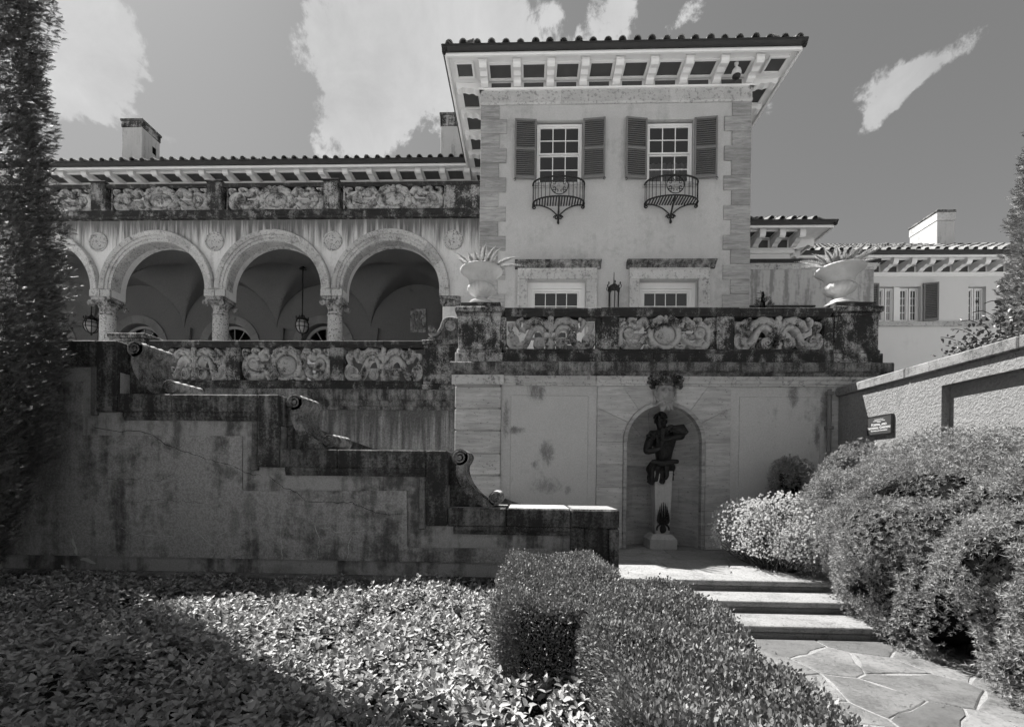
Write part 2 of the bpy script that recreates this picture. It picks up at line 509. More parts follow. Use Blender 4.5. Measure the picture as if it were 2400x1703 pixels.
def glassmat(name, tint=.55):
    t = NT(name)
    t.n.remove(t.b)
    tr = t.n.new('ShaderNodeBsdfTransparent'); tr.inputs[0].default_value = (tint, tint, tint, 1)
    gl = t.n.new('ShaderNodeBsdfGlossy'); gl.inputs['Roughness'].default_value = .02
    wav = t.noise(2.2, 2, .5)
    bn = t.n.new('ShaderNodeBump'); bn.inputs['Strength'].default_value = .12; bn.inputs['Distance'].default_value = .01
    t.l.new(wav, bn.inputs['Height']); t.l.new(bn.outputs[0], gl.inputs['Normal'])
    fr = t.n.new('ShaderNodeFresnel'); fr.inputs[0].default_value = 2.5
    mx = t.n.new('ShaderNodeMixShader')
    t.l.new(fr.outputs[0], mx.inputs[0]); t.l.new(tr.outputs[0], mx.inputs[1]); t.l.new(gl.outputs[0], mx.inputs[2])
    t.l.new(mx.outputs[0], t.out.inputs['Surface'])
    return t.m

MT = {}
MT['tower_stucco'] = stucco('tower_stucco', .48, .24, .28, .6, .9, 60, .18, .006, .3, gc=.14, th=(.48, .64))
MT['travertine'] = stone('travertine', .30, .10, .06, 2.0, .2, 0, 1.5, .3, .12, pit=.5, pits=16)
MT['travertine_low'] = stone('travertine_low', .42, .06, .14, 2.0, .3, 0, 1.2, .4, .14, seed=3, pit=.85, pits=18)
MT['frieze_stone'] = stone('frieze_stone', .46, .07, .22, 2.4, .3, .4, .3, .3, .1, seed=5, pit=.6, sps=14)
MT['white'] = paint('white_paint', .74)
MT['shaded_door_white'] = paint('shaded_door_white', .30)  # white paint darkened to carry the shade under the arcade
MT['soffit_dark'] = paint('soffit_dark', .075, .7, .2)
MT['gutter'] = paint('gutter_copper', .022, .5, .3)
MT['tile'] = stone('roof_tile_clay', .20, .05, .25, 3.0, .2, .2, 0, .3, .35, seed=8)
MT['roof'] = paint('roof_under', .05, .9, .3)
MT['shutter'] = paint('shutter_paint', .17, .6, .15)
MT['iron'] = paint('black_iron', .012, .55, .3, .4)
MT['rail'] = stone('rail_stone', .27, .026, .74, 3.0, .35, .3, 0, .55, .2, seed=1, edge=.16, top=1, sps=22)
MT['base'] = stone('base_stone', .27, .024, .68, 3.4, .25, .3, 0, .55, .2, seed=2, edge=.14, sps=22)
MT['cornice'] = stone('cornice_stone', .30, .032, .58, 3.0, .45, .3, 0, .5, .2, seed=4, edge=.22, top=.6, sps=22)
MT['carved'] = stone('carved_stone', .39, .032, .40, 3.2, .25, .25, 0, .5, .12, seed=6, edge=.10, sps=20)
MT['carved_up'] = stone('carved_stone_upper', .38, .04, .42, 3.2, .25, .5, 0, .5, .12, seed=9, edge=.14, sps=12)
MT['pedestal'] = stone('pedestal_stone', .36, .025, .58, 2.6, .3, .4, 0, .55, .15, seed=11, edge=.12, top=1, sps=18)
MT['column'] = stone('column_stone', .44, .07, .12, 3.0, .2, .9, 0, .45, .1, seed=12, pit=.9, sps=22, pits=18)
MT['capital'] = stone('capital_stone', .36, .05, .45, 5.0, .3, .6, 0, .5, .1, seed=13, sps=14)
MT['archi'] = stone('archivolt_stone', .42, .07, .22, 3.4, .2, .5, 0, .4, .16, seed=14, edge=.16, sps=22, pit=.4, pits=18)
MT['disc'] = stone('medallion_stone', .44, .07, .2, 4.0, .1, .8, 0, .4, .1, seed=15, sps=24)
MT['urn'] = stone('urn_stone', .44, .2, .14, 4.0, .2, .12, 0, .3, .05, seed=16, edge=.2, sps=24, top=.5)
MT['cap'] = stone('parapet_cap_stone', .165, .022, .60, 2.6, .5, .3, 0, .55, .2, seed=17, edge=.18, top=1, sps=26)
MT['scroll'] = stone('scroll_stone', .22, .03, .5, 4.0, .35, .4, 0, .55, .1, seed=18, edge=.18, top=.8, sps=26)
MT['parapet'] = stucco('parapet_stucco', .285, .34, .04, .85, 1.1, 72, 1.0, .012, .45, seed=2, gc=.38, th=(.46, .60), spots=[(*atY(a / 2.289, 760 + b / 2.289, 4.9), c / 498., d / 498., k) for a, b, c, d, k in ((935, 640, 26, 75, .8), (1215, 795, 55, 36, .75), (900, 655, 40, 25, .8), (1570, 890, 30, 22, .85), (1810, 940, 75, 36, .6), (2040, 1022, 60, 26, .8), (1330, 1000, 36, 100, .55), (1650, 980, 26, 60, .6), (640, 610, 22, 60, .5), (1250, 1060, 30, 90, .5), (220, 700, 130, 260, .75), (60, 1000, 120, 300, .7), (1660, 1150, 40, 90, .45), (2100, 1200, 60, 60, .5))])  # two large spots at far left paint the tree's shade; others are stains
MT['parapet_smooth'] = stucco('parapet_border', .29, .3, .03, .85, 1.3, 110, .35, .006, .5, seed=6, gc=.25, th=(.46, .60), spots=[(*atY(a / 2.289, 760 + b / 2.289, 4.9), c / 498., d / 498., k) for a, b, c, d, k in ((935, 560, 26, 60, .85), (640, 500, 30, 30, .8), (795, 540, 24, 30, .7), (1460, 860, 30, 40, .8), (2220, 1000, 26, 110, .7), (1640, 905, 22, 26, .6), (1500, 1320, 90, 30, .4), (2200, 1330, 40, 60, .7))])
MT['plinth'] = stone('plinth_stone', .16, .025, .5, 2.2, .4, .2, 0, .5, .15, seed=20, edge=.22)
MT['terr_stucco'] = stucco('terrace_stucco', .47, .16, .05, .65, .95, 64, .6, .01, .45, seed=4, gc=.16, th=(.54, .68), spots=[(*atY(1050 + a / 2.18, 680 + b / 2.18, 8.45), c / 275., d / 275., k) for a, b, c, d, k in ((505, 825, 34, 55, .8), (505, 1000, 70, 36, .55), (452, 505, 40, 60, .85), (345, 715, 40, 18, .85), (296, 660, 16, 80, .8), (1765, 530, 26, 60, .85), (1885, 730, 14, 70, .85), (1925, 600, 22, 80, .8), (440, 890, 14, 18, .7), (610, 1020, 16, 20, .5))])
MT['stair_wall'] = stucco('stair_wall_stucco', .46, .2, .04, .8, 1.1, 46, .5, .008, .75, seed=9, drip=(3.1, 1.8, .8), gc=.4)
MT['right_wall'] = stucco('garden_wall_stucco', .20, .14, .10, .5, 1.3, 34, 1.0, .03, .5, seed=7, gc=.2)
MT['coping'] = stone('coping_stone', .20, .045, .36, 3.0, .3, .4, 0, .5, .12, seed=21, edge=.2, sps=20)
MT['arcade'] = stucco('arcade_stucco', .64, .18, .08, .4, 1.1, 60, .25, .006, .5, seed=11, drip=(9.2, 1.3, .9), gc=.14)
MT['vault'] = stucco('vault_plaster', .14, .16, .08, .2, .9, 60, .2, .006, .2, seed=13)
MT['wing'] = stucco('wing_stucco', .60, .08, .3, .2, .7, 60, .03, .003, .4, seed=15, gc=.04)
MT['link'] = stucco('link_stucco', .42, .24, .16, .75, 1.1, 60, .2, .006, .8, seed=17, gc=.1, th=(.46, .6))
MT['chimney'] = stucco('chimney_stucco', .46, .2, .12, .6, 1.6, 60, .2, .006, .6, seed=19, gc=.1)
MT['landing'] = stone('landing_stone', .25, .07, .16, 3.0, .1, .4, 0, .6, .14, seed=22, edge=.25, pit=.5, pits=22, sps=26)
MT['step'] = stone('step_stone', .26, .05, .20, 3.4, .1, .4, 0, .6, .08, seed=23, edge=.25, pit=.6)
MT['flag'] = stone('flagstone', .165, .06, .34, 1.9, .1, .35, 0, .8, .42, seed=24, edge=.3, sps=18, pit=.4, pits=12)
MT['mortar'] = stucco('mortar', .23, .3, .1, .5, 4, 60, .6, .01, .1, gc=.4)
MT['soil'] = stucco('soil', .035, .5, .01, .4, 3, 40, .9, .03, .1)
MT['bounce_ground'] = stucco('pale_bounce_ground', .40, .2, .2, .4, .6, 50, .9, .03, .1)  # unseen ground given a pale tone to bounce sun onto the facade
MT['terrace_floor'] = stucco('terrace_paving', .55, .15, .15, .3, 1, 40, .3, .006, .1)
_b = NT('dark_bronze')
_b.bump(_b.math('ADD', _b.noise(16, 5, .65), _b.math('MULTIPLY', _b.noise(45, 3, .6), .4)), .9, .03)
MT['bronze'] = _b.done(_b.math('MULTIPLY', .018, _b.noise(9, 5, .7)), .48, .4)
MT['herm'] = stone('herm_marble', .40, .08, .16, 3.0, .5, .2, .2, .3, .05, seed=25, edge=.3)
MT['mask'] = stone('mask_stone', .28, .05, .16, 5.0, .2, .3, 0, .4, .02, seed=26, sps=24)
MT['grapes'] = stone('grape_stone', .26, .025, .62, 7.0, .2, .2, 0, .4, .3, seed=27)
MT['glass'] = glassmat('window_glass', .6)
MT['room'] = paint('room_dark', .05, .9, .2)
MT['curtain'] = paint('curtain', .5, .9, .2)
MT['bulb'] = paint('lantern_glass', .35, .25, .2, .5)
MT['sign'] = paint('sign_face', .045, .35, .15, .5)
MT['letter'] = paint('sign_letters', .72, .6, .03)
MT['camwhite'] = paint('camera_shell', .6, .4, .05)
MT['door_ring'] = stone('door_ring_stone', .20, .05, .2, 3.0, .2, .3, .3, .3, .1, seed=28)
MT['bark'] = stone('bark', .06, .015, .5, 8, .8, 0, 0, 1.0, .1, seed=29)
MT['core'] = paint('shade_black', .010, .95, .4, 0)  # near-black for solids added inside foliage as shade, also for the vent
MT['pipe'] = paint('lead_pipe', .17, .6, .3)
MT['crack'] = paint('crack_fill', .012, .9, .2)
MT['salt'] = paint('lime_trace', .45, .9, .2)
MT['leaf_bed'] = leafmat('ground_cover_leaf', .29, .35, .45, .25, .15)
MT['leaf_box'] = leafmat('boxwood_leaf', .165, .6, .45, .3, .15)
MT['leaf_yew'] = leafmat('yew_needle', .27, .55, .5, .25, .2)
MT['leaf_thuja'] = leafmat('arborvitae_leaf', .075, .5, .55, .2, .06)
MT['leaf_thuja_r'] = leafmat('arborvitae_leaf_painted_sun', .16, .5, .5, .3, .18)  # paler copy of the arborvitae leaf, sunlight put into its colour
MT['leaf_shrub'] = leafmat('flowering_shrub_leaf', .3, .5, .5, .3, .2)
MT['flower'] = leafmat('flower_head', .75, .25, .7, .2, .3)
MT['fern'] = leafmat('fern_leaf', .5, .25, .7, .1, .35)
MT['vine'] = leafmat('vine_leaf', .05, .4, .4, .4, .2)

# ------------------------------------------------------------------ setting: ground, bed, path, landing, steps
YT = 8.45        # terrace wall front
YL = 9.5         # wall beside the stairs
YTW = 12.0       # tower front
YA = 13.2        # arcade front
YP = 4.9         # stair parapet front
XW = 5.60        # garden wall face on the right
ZL = .415        # landing
ZT = 3.77        # terrace floor (right)
ZTL = 3.47       # terrace floor (left)
ZBED = .36

tag(MB().box(-300, 300, -300, 300, -.5, -.03).build('ground', MT['bounce_ground']), kind='structure')
m = MB()
bed_n = 24
vs = []; fs = []
for i in range(bed_n + 1):
    for j in range(bed_n + 1):
        x = -10 + 11.0 * i / bed_n; y = .2 + 4.7 * j / bed_n
        vs.append((x, y, ZBED + .03 * math.sin(x * 1.7) * math.cos(y * 2.1) - (.25 if x > .85 else 0)))
for i in range(bed_n):
    for j in range(bed_n):
        a = i * (bed_n + 1) + j
        fs.append((a, a + bed_n + 1, a + bed_n + 2, a + 1))
m.add(vs, fs)
tag(m.build('garden_bed', MT['soil']), kind='structure')

def clip_poly(poly, a, b, c):
    """keep the side a*x+b*y<=c"""
    out = []
    for i in range(len(poly)):
        p, q = poly[i], poly[(i + 1) % len(poly)]
        dp, dq = a * p[0] + b * p[1] - c, a * q[0] + b * q[1] - c
        if dp <= 0: out.append(p)
        if dp * dq < 0:
            t = dp / (dp - dq); out.append((p[0] + (q[0] - p[0]) * t, p[1] + (q[1] - p[1]) * t))
    return out
def voronoi_cells(seeds, rect, gap):
    cells = []
    for i, (x, y) in enumerate(seeds):
        poly = [(rect[0], rect[2]), (rect[1], rect[2]), (rect[1], rect[3]), (rect[0], rect[3])]
        for j, (u, w) in enumerate(seeds):
            if i == j: continue
            dx, dy = u - x, w - y; L = math.hypot(dx, dy)
            if L > 4: continue
            cc = (u * u + w * w - x * x - y * y) / 2 - gap * L
            poly = clip_poly(poly, dx, dy, cc)
            if len(poly) < 3: break
        if len(poly) >= 3: cells.append(poly)
    return cells
def slab(poly, z0, z1, rnd, c=.012):
    """irregular flagstone with a worn edge"""
    q = []
    for i in range(len(poly)):
        p, n_ = poly[i], poly[(i + 1) % len(poly)]
        L = math.hypot(n_[0] - p[0], n_[1] - p[1])
        k = max(1, int(L / .13))
        for s_ in range(k):
            t = s_ / k; jx = rnd.uniform(-.02, .02) if s_ else 0; jy = rnd.uniform(-.02, .02) if s_ else 0
            q.append((p[0] + (n_[0] - p[0]) * t + jx, p[1] + (n_[1] - p[1]) * t + jy))
    cx = sum(p[0] for p in q) / len(q); cy = sum(p[1] for p in q) / len(q)
    def shrink(p):
        d = math.hypot(p[0] - cx, p[1] - cy) or 1
        return (p[0] + (cx - p[0]) * c / d, p[1] + (cy - p[1]) * c / d)
    n = len(q); tx, ty = rnd.uniform(-.006, .006), rnd.uniform(-.006, .006)
    zt = lambda p: z1 + (p[0] - cx) * tx + (p[1] - cy) * ty
    m = MB()
    top = [shrink(p) for p in q]
    vs = [(p[0], p[1], z0) for p in q] + [(p[0], p[1], zt(p) - c * .6) for p in q] + [(p[0], p[1], zt(p)) for p in top]
    fs = [tuple(range(2 * n, 3 * n))]
    for a in (0, n):
        fs += [(a + i, a + (i + 1) % n, a + n + (i + 1) % n, a + n + i) for i in range(n)]
    return m.add(vs, fs)
# garden path: mortar bed with irregular flagstones
path = tag(MB().box(.95, 4.9, -4, 4.98, -.06, -.002).build('path', MT['mortar']), kind='structure')
rp = random.Random(11)
seeds = []
for (x, y) in ((1850, 1510), (1780, 1560), (2010, 1510), (1960, 1545), (2060, 1560), (1890, 1620), (2065, 1640), (2140, 1600), (1960, 1670), (1830, 1690), (2200, 1690), (2300, 1720), (2010, 1720), (1700, 1540)):
    seeds.append(atZ(x, y, 0))
for i in range(400):
    p = (rp.uniform(.95, 4.9), rp.uniform(-4, 4.98))
    if all(math.hypot(p[0] - q[0], p[1] - q[1]) > .58 for q in seeds): seeds.append(p)
for poly in voronoi_cells(seeds, (.95, 4.9, -4, 4.98), .0075):
    slab(poly, -.05, .006 + rp.uniform(-.003, .003), rp).build('flagstone', MT['flag'], path)
# landing in front of the niche
landing = tag(MB().box(-1.3, 5.59, 6.2, 9.3, -.1, ZL - .016).build('landing', MT['mortar']), kind='structure')
seeds = []
for i in range(400):
    p = (rp.uniform(-1.3, 5.59), rp.uniform(6.22, 8.5))
    if all(math.hypot(p[0] - q[0], p[1] - q[1]) > .75 for q in seeds): seeds.append(p)
for poly in voronoi_cells(seeds, (-1.3, 5.59, 6.22, 9.25), .005):
    slab(poly, ZL - .08, ZL - .002 + rp.uniform(-.002, .002), rp, .008).build('paving_stone', MT['landing'], landing)
steps = thing('garden_steps', (2.8, 5.3, 0), 'pale stone garden steps with rounded nosings between clipped hedges', 'steps')
def nosing(y0, y1, z0, z1, x0, x1, r=.045):
    prof = [(y1, z0), (y0 + .05, z0), (y0 + .05, z1 - .085), (y0 + .012, z1 - .085)]
    for k in range(6):
        a = -PI / 2 + PI * k / 5
        prof.append((y0 + .03 - .03 * math.cos(a), z1 - .038 + .038 * math.sin(a)))
    prof += [(y1, z1)]
    return MB().prism(prof, 'x', x0, x1)
sd = [(5.92, 6.215, ZL), (5.45, 5.965, ZL - .138), (4.97, 5.495, ZL - .276)]
for i, (y0, y1, z1) in enumerate(sd):
    nosing(y0, y1, z1 - .15 if i < 2 else -.05, z1, 1.012, 4.9).build('step', MT['step'], steps, 35)
MB().box(1.02, 4.88, 5.0, 6.2, -.06, .12).build('foundation', MT['step'], steps)
# stairs that climb behind the parapet
stairs = thing('terrace_stairs', (-3, 7.4, .4), 'broad stone stairs climbing behind the stepped parapet to the terrace', 'stairs')
for k in range(21):
    x1 = .95 - .41 * k; z1 = ZL + .14 * (k + 1)
    MB().cbox(x1 - .46, x1, 5.57, 9.47 if x1 < -1.36 else 8.34, z1 - .16, z1, .012).build('step', MT['step'], stairs)
MB().prism([(.95, .2), (.95, .42), (-7.7, .42 + 2.95 - .16), (-7.7, .2)], 'y', 5.6, 8.3).build('foundation', MT['plinth'], stairs)

# ------------------------------------------------------------------ balustrade panels (carved), shared meshes
def mirror(path): return [(-x, z) for x, z in path]
def seg_w(n, a, b, c=None):
    c = a if c is None else c
    out = []
    for i in range(n):
        t = i / max(n - 1, 1)
        out.append(a + (b - a) * (t / .5) if t < .5 else b + (c - b) * ((t - .5) / .5))
    return out
def rosette_mesh(name, mat):
    m = MB()
    m.lathe([(1.0, .5), (1.0, -.05), (.93, -.12), (.80, -.12), (.76, -.02), (.5, -.02), (.45, -.1), (.3, -.18), (.26, -.1), (.2, -.22), (.05, -.28)], 16, axis='y')
    for k in range(6):
        a = 2 * PI * k / 6
        m.blob((.58 * math.cos(a), -.04, .58 * math.sin(a)), (.13, .1, .13), 6, 4)
    me = m.mesh(name, mat, 40); fix_normals(me); return me
DEP = .17
def leafband(m, pts, w0, y0, y1, lobes=5, n=4, sgn=-1):
    """acanthus: a band whose width swells into lobes, with a curled tip"""
    p = smooth_path(pts, n); k = len(p)
    w = [w0 * (.45 + .75 * math.sin(PI * min(1, (i + 1) / k * .92))) * (1 + .28 * math.cos(2 * PI * lobes * i / k)) for i in range(k)]
    if sgn > 0: p = mirror(p)
    m.band(p, w, y0, y1, .30)
    x, z = p[-1]; m.blob((x, y0 + .02, z), (w0 * .42, .05, w0 * .42), 8, 5, .1)
    x, z = p[k // 2]; m.band([(p[i][0], p[i][1]) for i in range(1, k - 1)], [w[i] * .25 for i in range(1, k - 1)], y0 - .014, y0 + .02, .4)
def snail(m, x, z, r, dr):
    m.lathe([(r, DEP * .5), (r, -DEP * .40), (r * .85, -DEP * .5), (.01, -DEP * .52)], 18, (x, 0, z), axis='y')
    m.band(spiral(x, z, r * .82, r * .16, R(40), R(40) + dr * 3.2 * PI, 22), [r * .2] * 23, -DEP * .66, -DEP * .3, .35)
def panel_A(mat, tag_):
    m = MB(); h = DEP * .5
    for sgn in (-1, 1):
        pts = [(-1.16, .52), (-1.29, .43), (-1.33, .27), (-1.25, .11), (-1.08, .05), (-.90, .09), (-.76, .25), (-.67, .45), (-.57, .63), (-.40, .72), (-.24, .64), (-.17, .48), (-.17, .33)]
        p = smooth_path(pts, 4); n = len(p); w = seg_w(n, .12, .19, .15)
        if sgn > 0: p = mirror(p)
        m.band(p, w, -h + .01, h, .22)
        fx_ = lambda x: -x if sgn > 0 else x
        snail(m, fx_(-.35), .215, .185, sgn)
        m.lathe([(.175, h), (.175, -h * .7)], 18, (fx_(-1.15), 0, .31), axis='y')
        leafband(m, [(-.86, .58), (-.78, .74), (-.62, .88), (-.40, .92), (-.22, .86), (-.12, .72)], .20, -h - .015, h * .6, 4, 4, sgn)
        leafband(m, [(-.70, .30), (-.84, .20), (-1.0, .16), (-1.12, .20)], .13, -h - .02, 0, 3, 4, sgn)
        leafband(m, [(-1.18, .52), (-1.27, .66), (-1.24, .80), (-1.12, .82)], .12, -h, h * .7, 2, 4, sgn)
        leafband(m, [(-.92, .62), (-1.0, .76), (-1.0, .90), (-.90, .95)], .13, -h, h * .7, 2, 4, sgn)
        m.band([(fx_(-.62), .40), (fx_(-.12), .40)], [.06, .06], h * .1, h, .2)
        m.band([(fx_(-.9), .93), (fx_(-.1), .97)], [.07, .07], 0, h, .2)
    leafband(m, [(0, .50), (.02, .66), (-.02, .82), (0, .95)], .24, -h - .02, h * .8, 3)
    leafband(m, [(0, .38), (0, .26), (0, .14), (0, .05)], .22, -h - .01, h * .8, 2)
    body = m.mesh('carved_scrolls_' + tag_, mat, 50); fix_normals(body)
    c = MB().cbox(-.2, .2, -DEP * .78, DEP * .3, .37, .52, .02); clasp = c.mesh('clasp_' + tag_, mat); fix_normals(clasp)
    return body, [('clasp', clasp, Matrix.Identity(4))], [(-1.15, .31, .165), (1.15, .31, .165)]
def panel_B(mat, tag_):
    m = MB(); h = DEP * .5
    for sgn in (-1, 1):
        pts = [(-.95, .69), (-1.09, .77), (-1.28, .72), (-1.40, .52), (-1.36, .26), (-1.20, .11), (-.97, .09), (-.76, .20), (-.64, .38), (-.56, .50)]
        p = smooth_path(pts, 4); n = len(p); w = seg_w(n, .09, .24, .16)
        if sgn > 0: p = mirror(p)
        m.band(p, w, -h + .01, h, .22)
        fx_ = lambda x: -x if sgn > 0 else x
        m.lathe([(.165, h), (.165, -h * .6)], 18, (fx_(-1.108), 0, .53), axis='y')
        leafband(m, [(-.50, .70), (-.60, .88), (-.74, .88), (-.84, .76), (-.94, .70)], .22, -h - .015, h * .7, 3, 4, sgn)
        leafband(m, [(-.72, .20), (-.90, .15), (-1.06, .18), (-1.18, .27)], .15, -h - .02, 0, 3, 4, sgn)
        leafband(m, [(-1.06, .78), (-1.12, .90), (-1.02, .97), (-.92, .93)], .13, -h, h * .7, 2, 4, sgn)
        leafband(m, [(-1.36, .68), (-1.43, .82), (-1.38, .94), (-1.28, .93)], .12, -h, h * .7, 2, 4, sgn)
        m.band([(fx_(-.98), .46), (fx_(-.5), .46)], [.18, .18], 0, h, .2)
        leafband(m, [(-.30, .10), (-.42, .05), (-.54, .05), (-.60, .12)], .12, -h - .02, h * .6, 1, 4, sgn)
    ring = [(.44 * math.cos(2 * PI * k / 28), .49 + .42 * math.sin(2 * PI * k / 28)) for k in range(29)]
    m.band(ring, [.20] * 29, -DEP * .55, DEP * .45, .25)
    for sgn in (-1, 1): leafband(m, [(0, .90), (-.16, .96), (-.32, .88), (-.40, .74)], .16, -h - .05, h * .5, 3, 4, sgn)
    leafband(m, [(0, .80), (0, .88), (0, .96)], .16, -h - .06, h * .5, 1)
    leafband(m, [(-.2, .08), (0, .04), (.2, .08)], .14, -h - .05, h * .5, 3)
    body = m.mesh('carved_cartouche_' + tag_, mat, 50); fix_normals(body)
    s = MB(); s.lathe([(1.0, .6), (1.0, 0), (.94, -.14), (.8, -.3), (.55, -.45), (.25, -.52), (.02, -.54)], 20, axis='y')
    me = s.mesh('shield_' + tag_, mat, 50); fix_normals(me)
    sh = T(0, -DEP * .20, .48) @ Matrix.Diagonal((.345, .2, .325, 1))
    return body, [('shield', me, sh)], [(-1.108, .53, .155), (1.108, .53, .155)]
PANELS = {}
for key, mt in (('low', 'carved'), ('up', 'carved_up')):
    PANELS[key] = (panel_A(MT[mt], key), panel_B(MT[mt], key), rosette_mesh('rosette_' + key, MT[mt]))
def carved_panel(parent, kind, key, x0, x1, y, z0, z1):
    (A, B, ros) = PANELS[key]
    body, extra, rs_ = A if kind == 'A' else B
    half = 1.35 if kind == 'A' else 1.46
    H = z1 - z0; sx = (x1 - x0) / 2 / half; cx = (x0 + x1) / 2
    Mx = T(cx, y, z0) @ Matrix.Diagonal((sx, 1, H, 1))
    p = inst('carved_panel', body, parent, Mx)
    for nm, me, L in extra: inst(nm, me, p, Mx @ L)
    for (x, z, r) in rs_: inst('rosette', ros, p, T(cx + x * sx, y - .055, z0 + z * H) @ Matrix.Diagonal((r * min(sx, H), .14, r * min(sx, H), 1)))

def rail_prof(y, hw, z0, z1, lip=.035):
    h = z1 - z0
    return [(y - hw + lip, z0), (y - hw + lip * .6, z0 + h * .22), (y - hw, z0 + h * .42), (y - hw, z1 - .015), (y - hw + .015, z1), (y + hw - .015, z1), (y + hw, z1 - .015), (y + hw, z0 + h * .42), (y + hw - lip * .6, z0 + h * .22), (y + hw - lip, z0)]
def base_prof(y, hw, z0, z1):
    h = z1 - z0
    return [(y - hw - .03, z0), (y - hw - .03, z0 + h * .62), (y - hw - .012, z0 + h * .7), (y - hw - .02, z0 + h * .82), (y - hw, z1 - .002), (y + hw, z1 - .002), (y + hw + .03, z0 + h * .62), (y + hw + .03, z0)]
def runs(x0, x1, cuts, gap=.0035):
    e = [x0] + sorted(c for c in cuts if x0 < c < x1) + [x1]
    return [(a + gap, b - gap) for a, b in zip(e[:-1], e[1:])]

# ------------------------------------------------------------------ terrace wall with the niche
zc = lambda y, Y=YT, x=1550: Z_(y, Y, x)
def sx6(x): return 1050 + x / 2.18
def sy6(y): return 680 + y / 2.18
def P6(x, y, Y=YT): return atY(sx6(x), sy6(y), Y)
ZC1, ZC0, ZM0 = zc(854), zc(884), zc(905)          # cornice top, cornice bottom, moulding bottom
XPL, XPR = X_(1066.5, YT - .07), X_(1175, YT)      # pier
XN0, XN1 = X_(1400, YT), X_(1713, YT)              # niche surround
XTR = X_(2053, YT)                                 # right end of the terrace
tw = thing('terrace_wall', (2.5, YT, ZL), 'stucco and limestone terrace wall holding an arched niche below the carved balustrade', 'wall')
NCX, NCZ = atY(1556, 1036, YT)
NR, NR2 = .675, .745
# core behind the facing, left and right of the niche and above it
ND = .60
m = MB()
m.box(XPL + .04, NCX - NR2, YT + .09, YT + 1.2, ZL - .05, ZC0)
m.box(NCX + NR2, XTR - .02, YT + .09, YT + 1.2, ZL - .05, ZC0)
m.box(NCX - NR2, NCX + NR2, YT + .75, YT + 1.2, ZL - .05, ZC0)
m.box(NCX - NR2, NCX + NR2, YT + .1, YT + .75, NCZ + NR2 + .02, ZC0)
m.build('wall_core', MT['terr_stucco'], tw)
# pier of jointed blocks
zb = [zc(sy6(v), YT - .07, 1120) for v in (488, 603, 714, 831, 943, 1053, 1165, 1275)]
zb = [z for z in zb if z > ZL] + [ZL]
for i in range(len(zb) - 1):
    MB().cbox(XPL + random.uniform(-.004, .004), XPR + random.uniform(-.004, .004), YT - .07, YT + .2, zb[i + 1] + .016, zb[i] - .016, .012).build('pier_block', MT['travertine_low'], tw)
MB().box(XPL + .025, XPR - .025, YT - .045, YT + .2, ZL, ZM0).build('pier_core', MT['travertine_low'], tw)
# stucco fields
def field(x0, x1, ix0, ix1, iz1):
    MB().box(x0, x1, YT + .012, YT + .1, ZL, ZM0).build('stucco_field', MT['terr_stucco'], tw)
    MB().cbox(ix0, ix1, YT - .008, YT + .05, ZL + .25, iz1, .008).build('raised_panel', MT['terr_stucco'], tw)
field(XPR + .002, XN0 - .002, P6(320, 700)[0], P6(715, 700)[0], P6(500, 537)[1])
field(XN1 + .002, X_(1947, YT), P6(1488, 700)[0], P6(1900, 700)[0], P6(1600, 545)[1])
MB().cbox(X_(1947, YT) + .003, XTR, YT - .02, YT + .1, ZL, ZM0, .01).build('corner_pilaster', MT['travertine_low'], tw)
# niche surround: courses and voussoirs round the arch
def arc(a0, a1, r=NR2, n=6):
    return [(NCX + r * math.cos(R(a0 + (a1 - a0) * k / n)), NCZ + r * math.sin(R(a0 + (a1 - a0) * k / n))) for k in range(n + 1)]
def inset(poly, g=.003):
    cx = sum(p[0] for p in poly) / len(poly); cz = sum(p[1] for p in poly) / len(poly)
    return [(p[0] + (cx - p[0]) * g / max(.05, math.hypot(p[0] - cx, p[1] - cz)), p[1] + (cz - p[1]) * g / max(.05, math.hypot(p[0] - cx, p[1] - cz))) for p in poly]
ztop = ZM0
zv = P6(762, 600)[1]
xl2, xr2 = P6(890, 490)[0], P6(1328, 490)[0]
xk0, xk1 = P6(1045, 490)[0], P6(1165, 490)[0]
polys = [[(XN0, NCZ), (XN0, zv)] + arc(151, 180), [(XN0, zv), (XN0, ztop), (xl2, ztop)] + arc(128, 151),
         [(xl2, ztop), (xk0, ztop)] + arc(105, 128), [(xk0, ztop), (xk1, ztop)] + arc(74, 105),
         [(xk1, ztop), (xr2, ztop)] + arc(51, 74), [(xr2, ztop), (XN1, ztop), (XN1, zv)] + arc(28, 51),
         [(XN1, zv), (XN1, NCZ)] + arc(0, 28)]
for pl in polys:
    MB().prism(inset(pl, .004), 'y', YT - .012 + random.uniform(-.003, .003), YT + .12).build('voussoir', MT['travertine_low'], tw)
zcs = [NCZ] + [zc(v) for v in (1089.5, 1142.7, 1196, 1251)] + [ZL]
for i in range(len(zcs) - 1):
    for (a, b) in ((XN0, NCX - NR2), (NCX + NR2, XN1)):
        MB().cbox(a + .002, b - .002, YT - .012 + random.uniform(-.003, .003) - (.02 if i == len(zcs) - 2 else 0), YT + .12, zcs[i + 1] + .002, zcs[i] - .002, .004).build('surround_stone', MT['travertine_low'], tw)
# bead round the opening
def ring_stone(a0, a1, r0, r1, y0, y1, n=7):
    p = arc(a0, a1, r1, n) + arc(a1, a0, r0, n)
    return MB().prism(p, 'y', y0, y1)
for k in range(5):
    ring_stone(180 * k / 5 + .25, 180 * (k + 1) / 5 - .25, NR, NR2 - .002, YT - .045, YT + .10).build('archivolt_stone', MT['travertine'], tw)
for i in range(len(zcs) - 1):
    for (a, b) in ((NCX - NR2 + .002, NCX - NR), (NCX + NR, NCX + NR2 - .002)):
        MB().cbox(a, b, YT - .045, YT + .10, zcs[i + 1] + .002, zcs[i] - .002, .008).build('jamb_stone', MT['travertine'], tw)
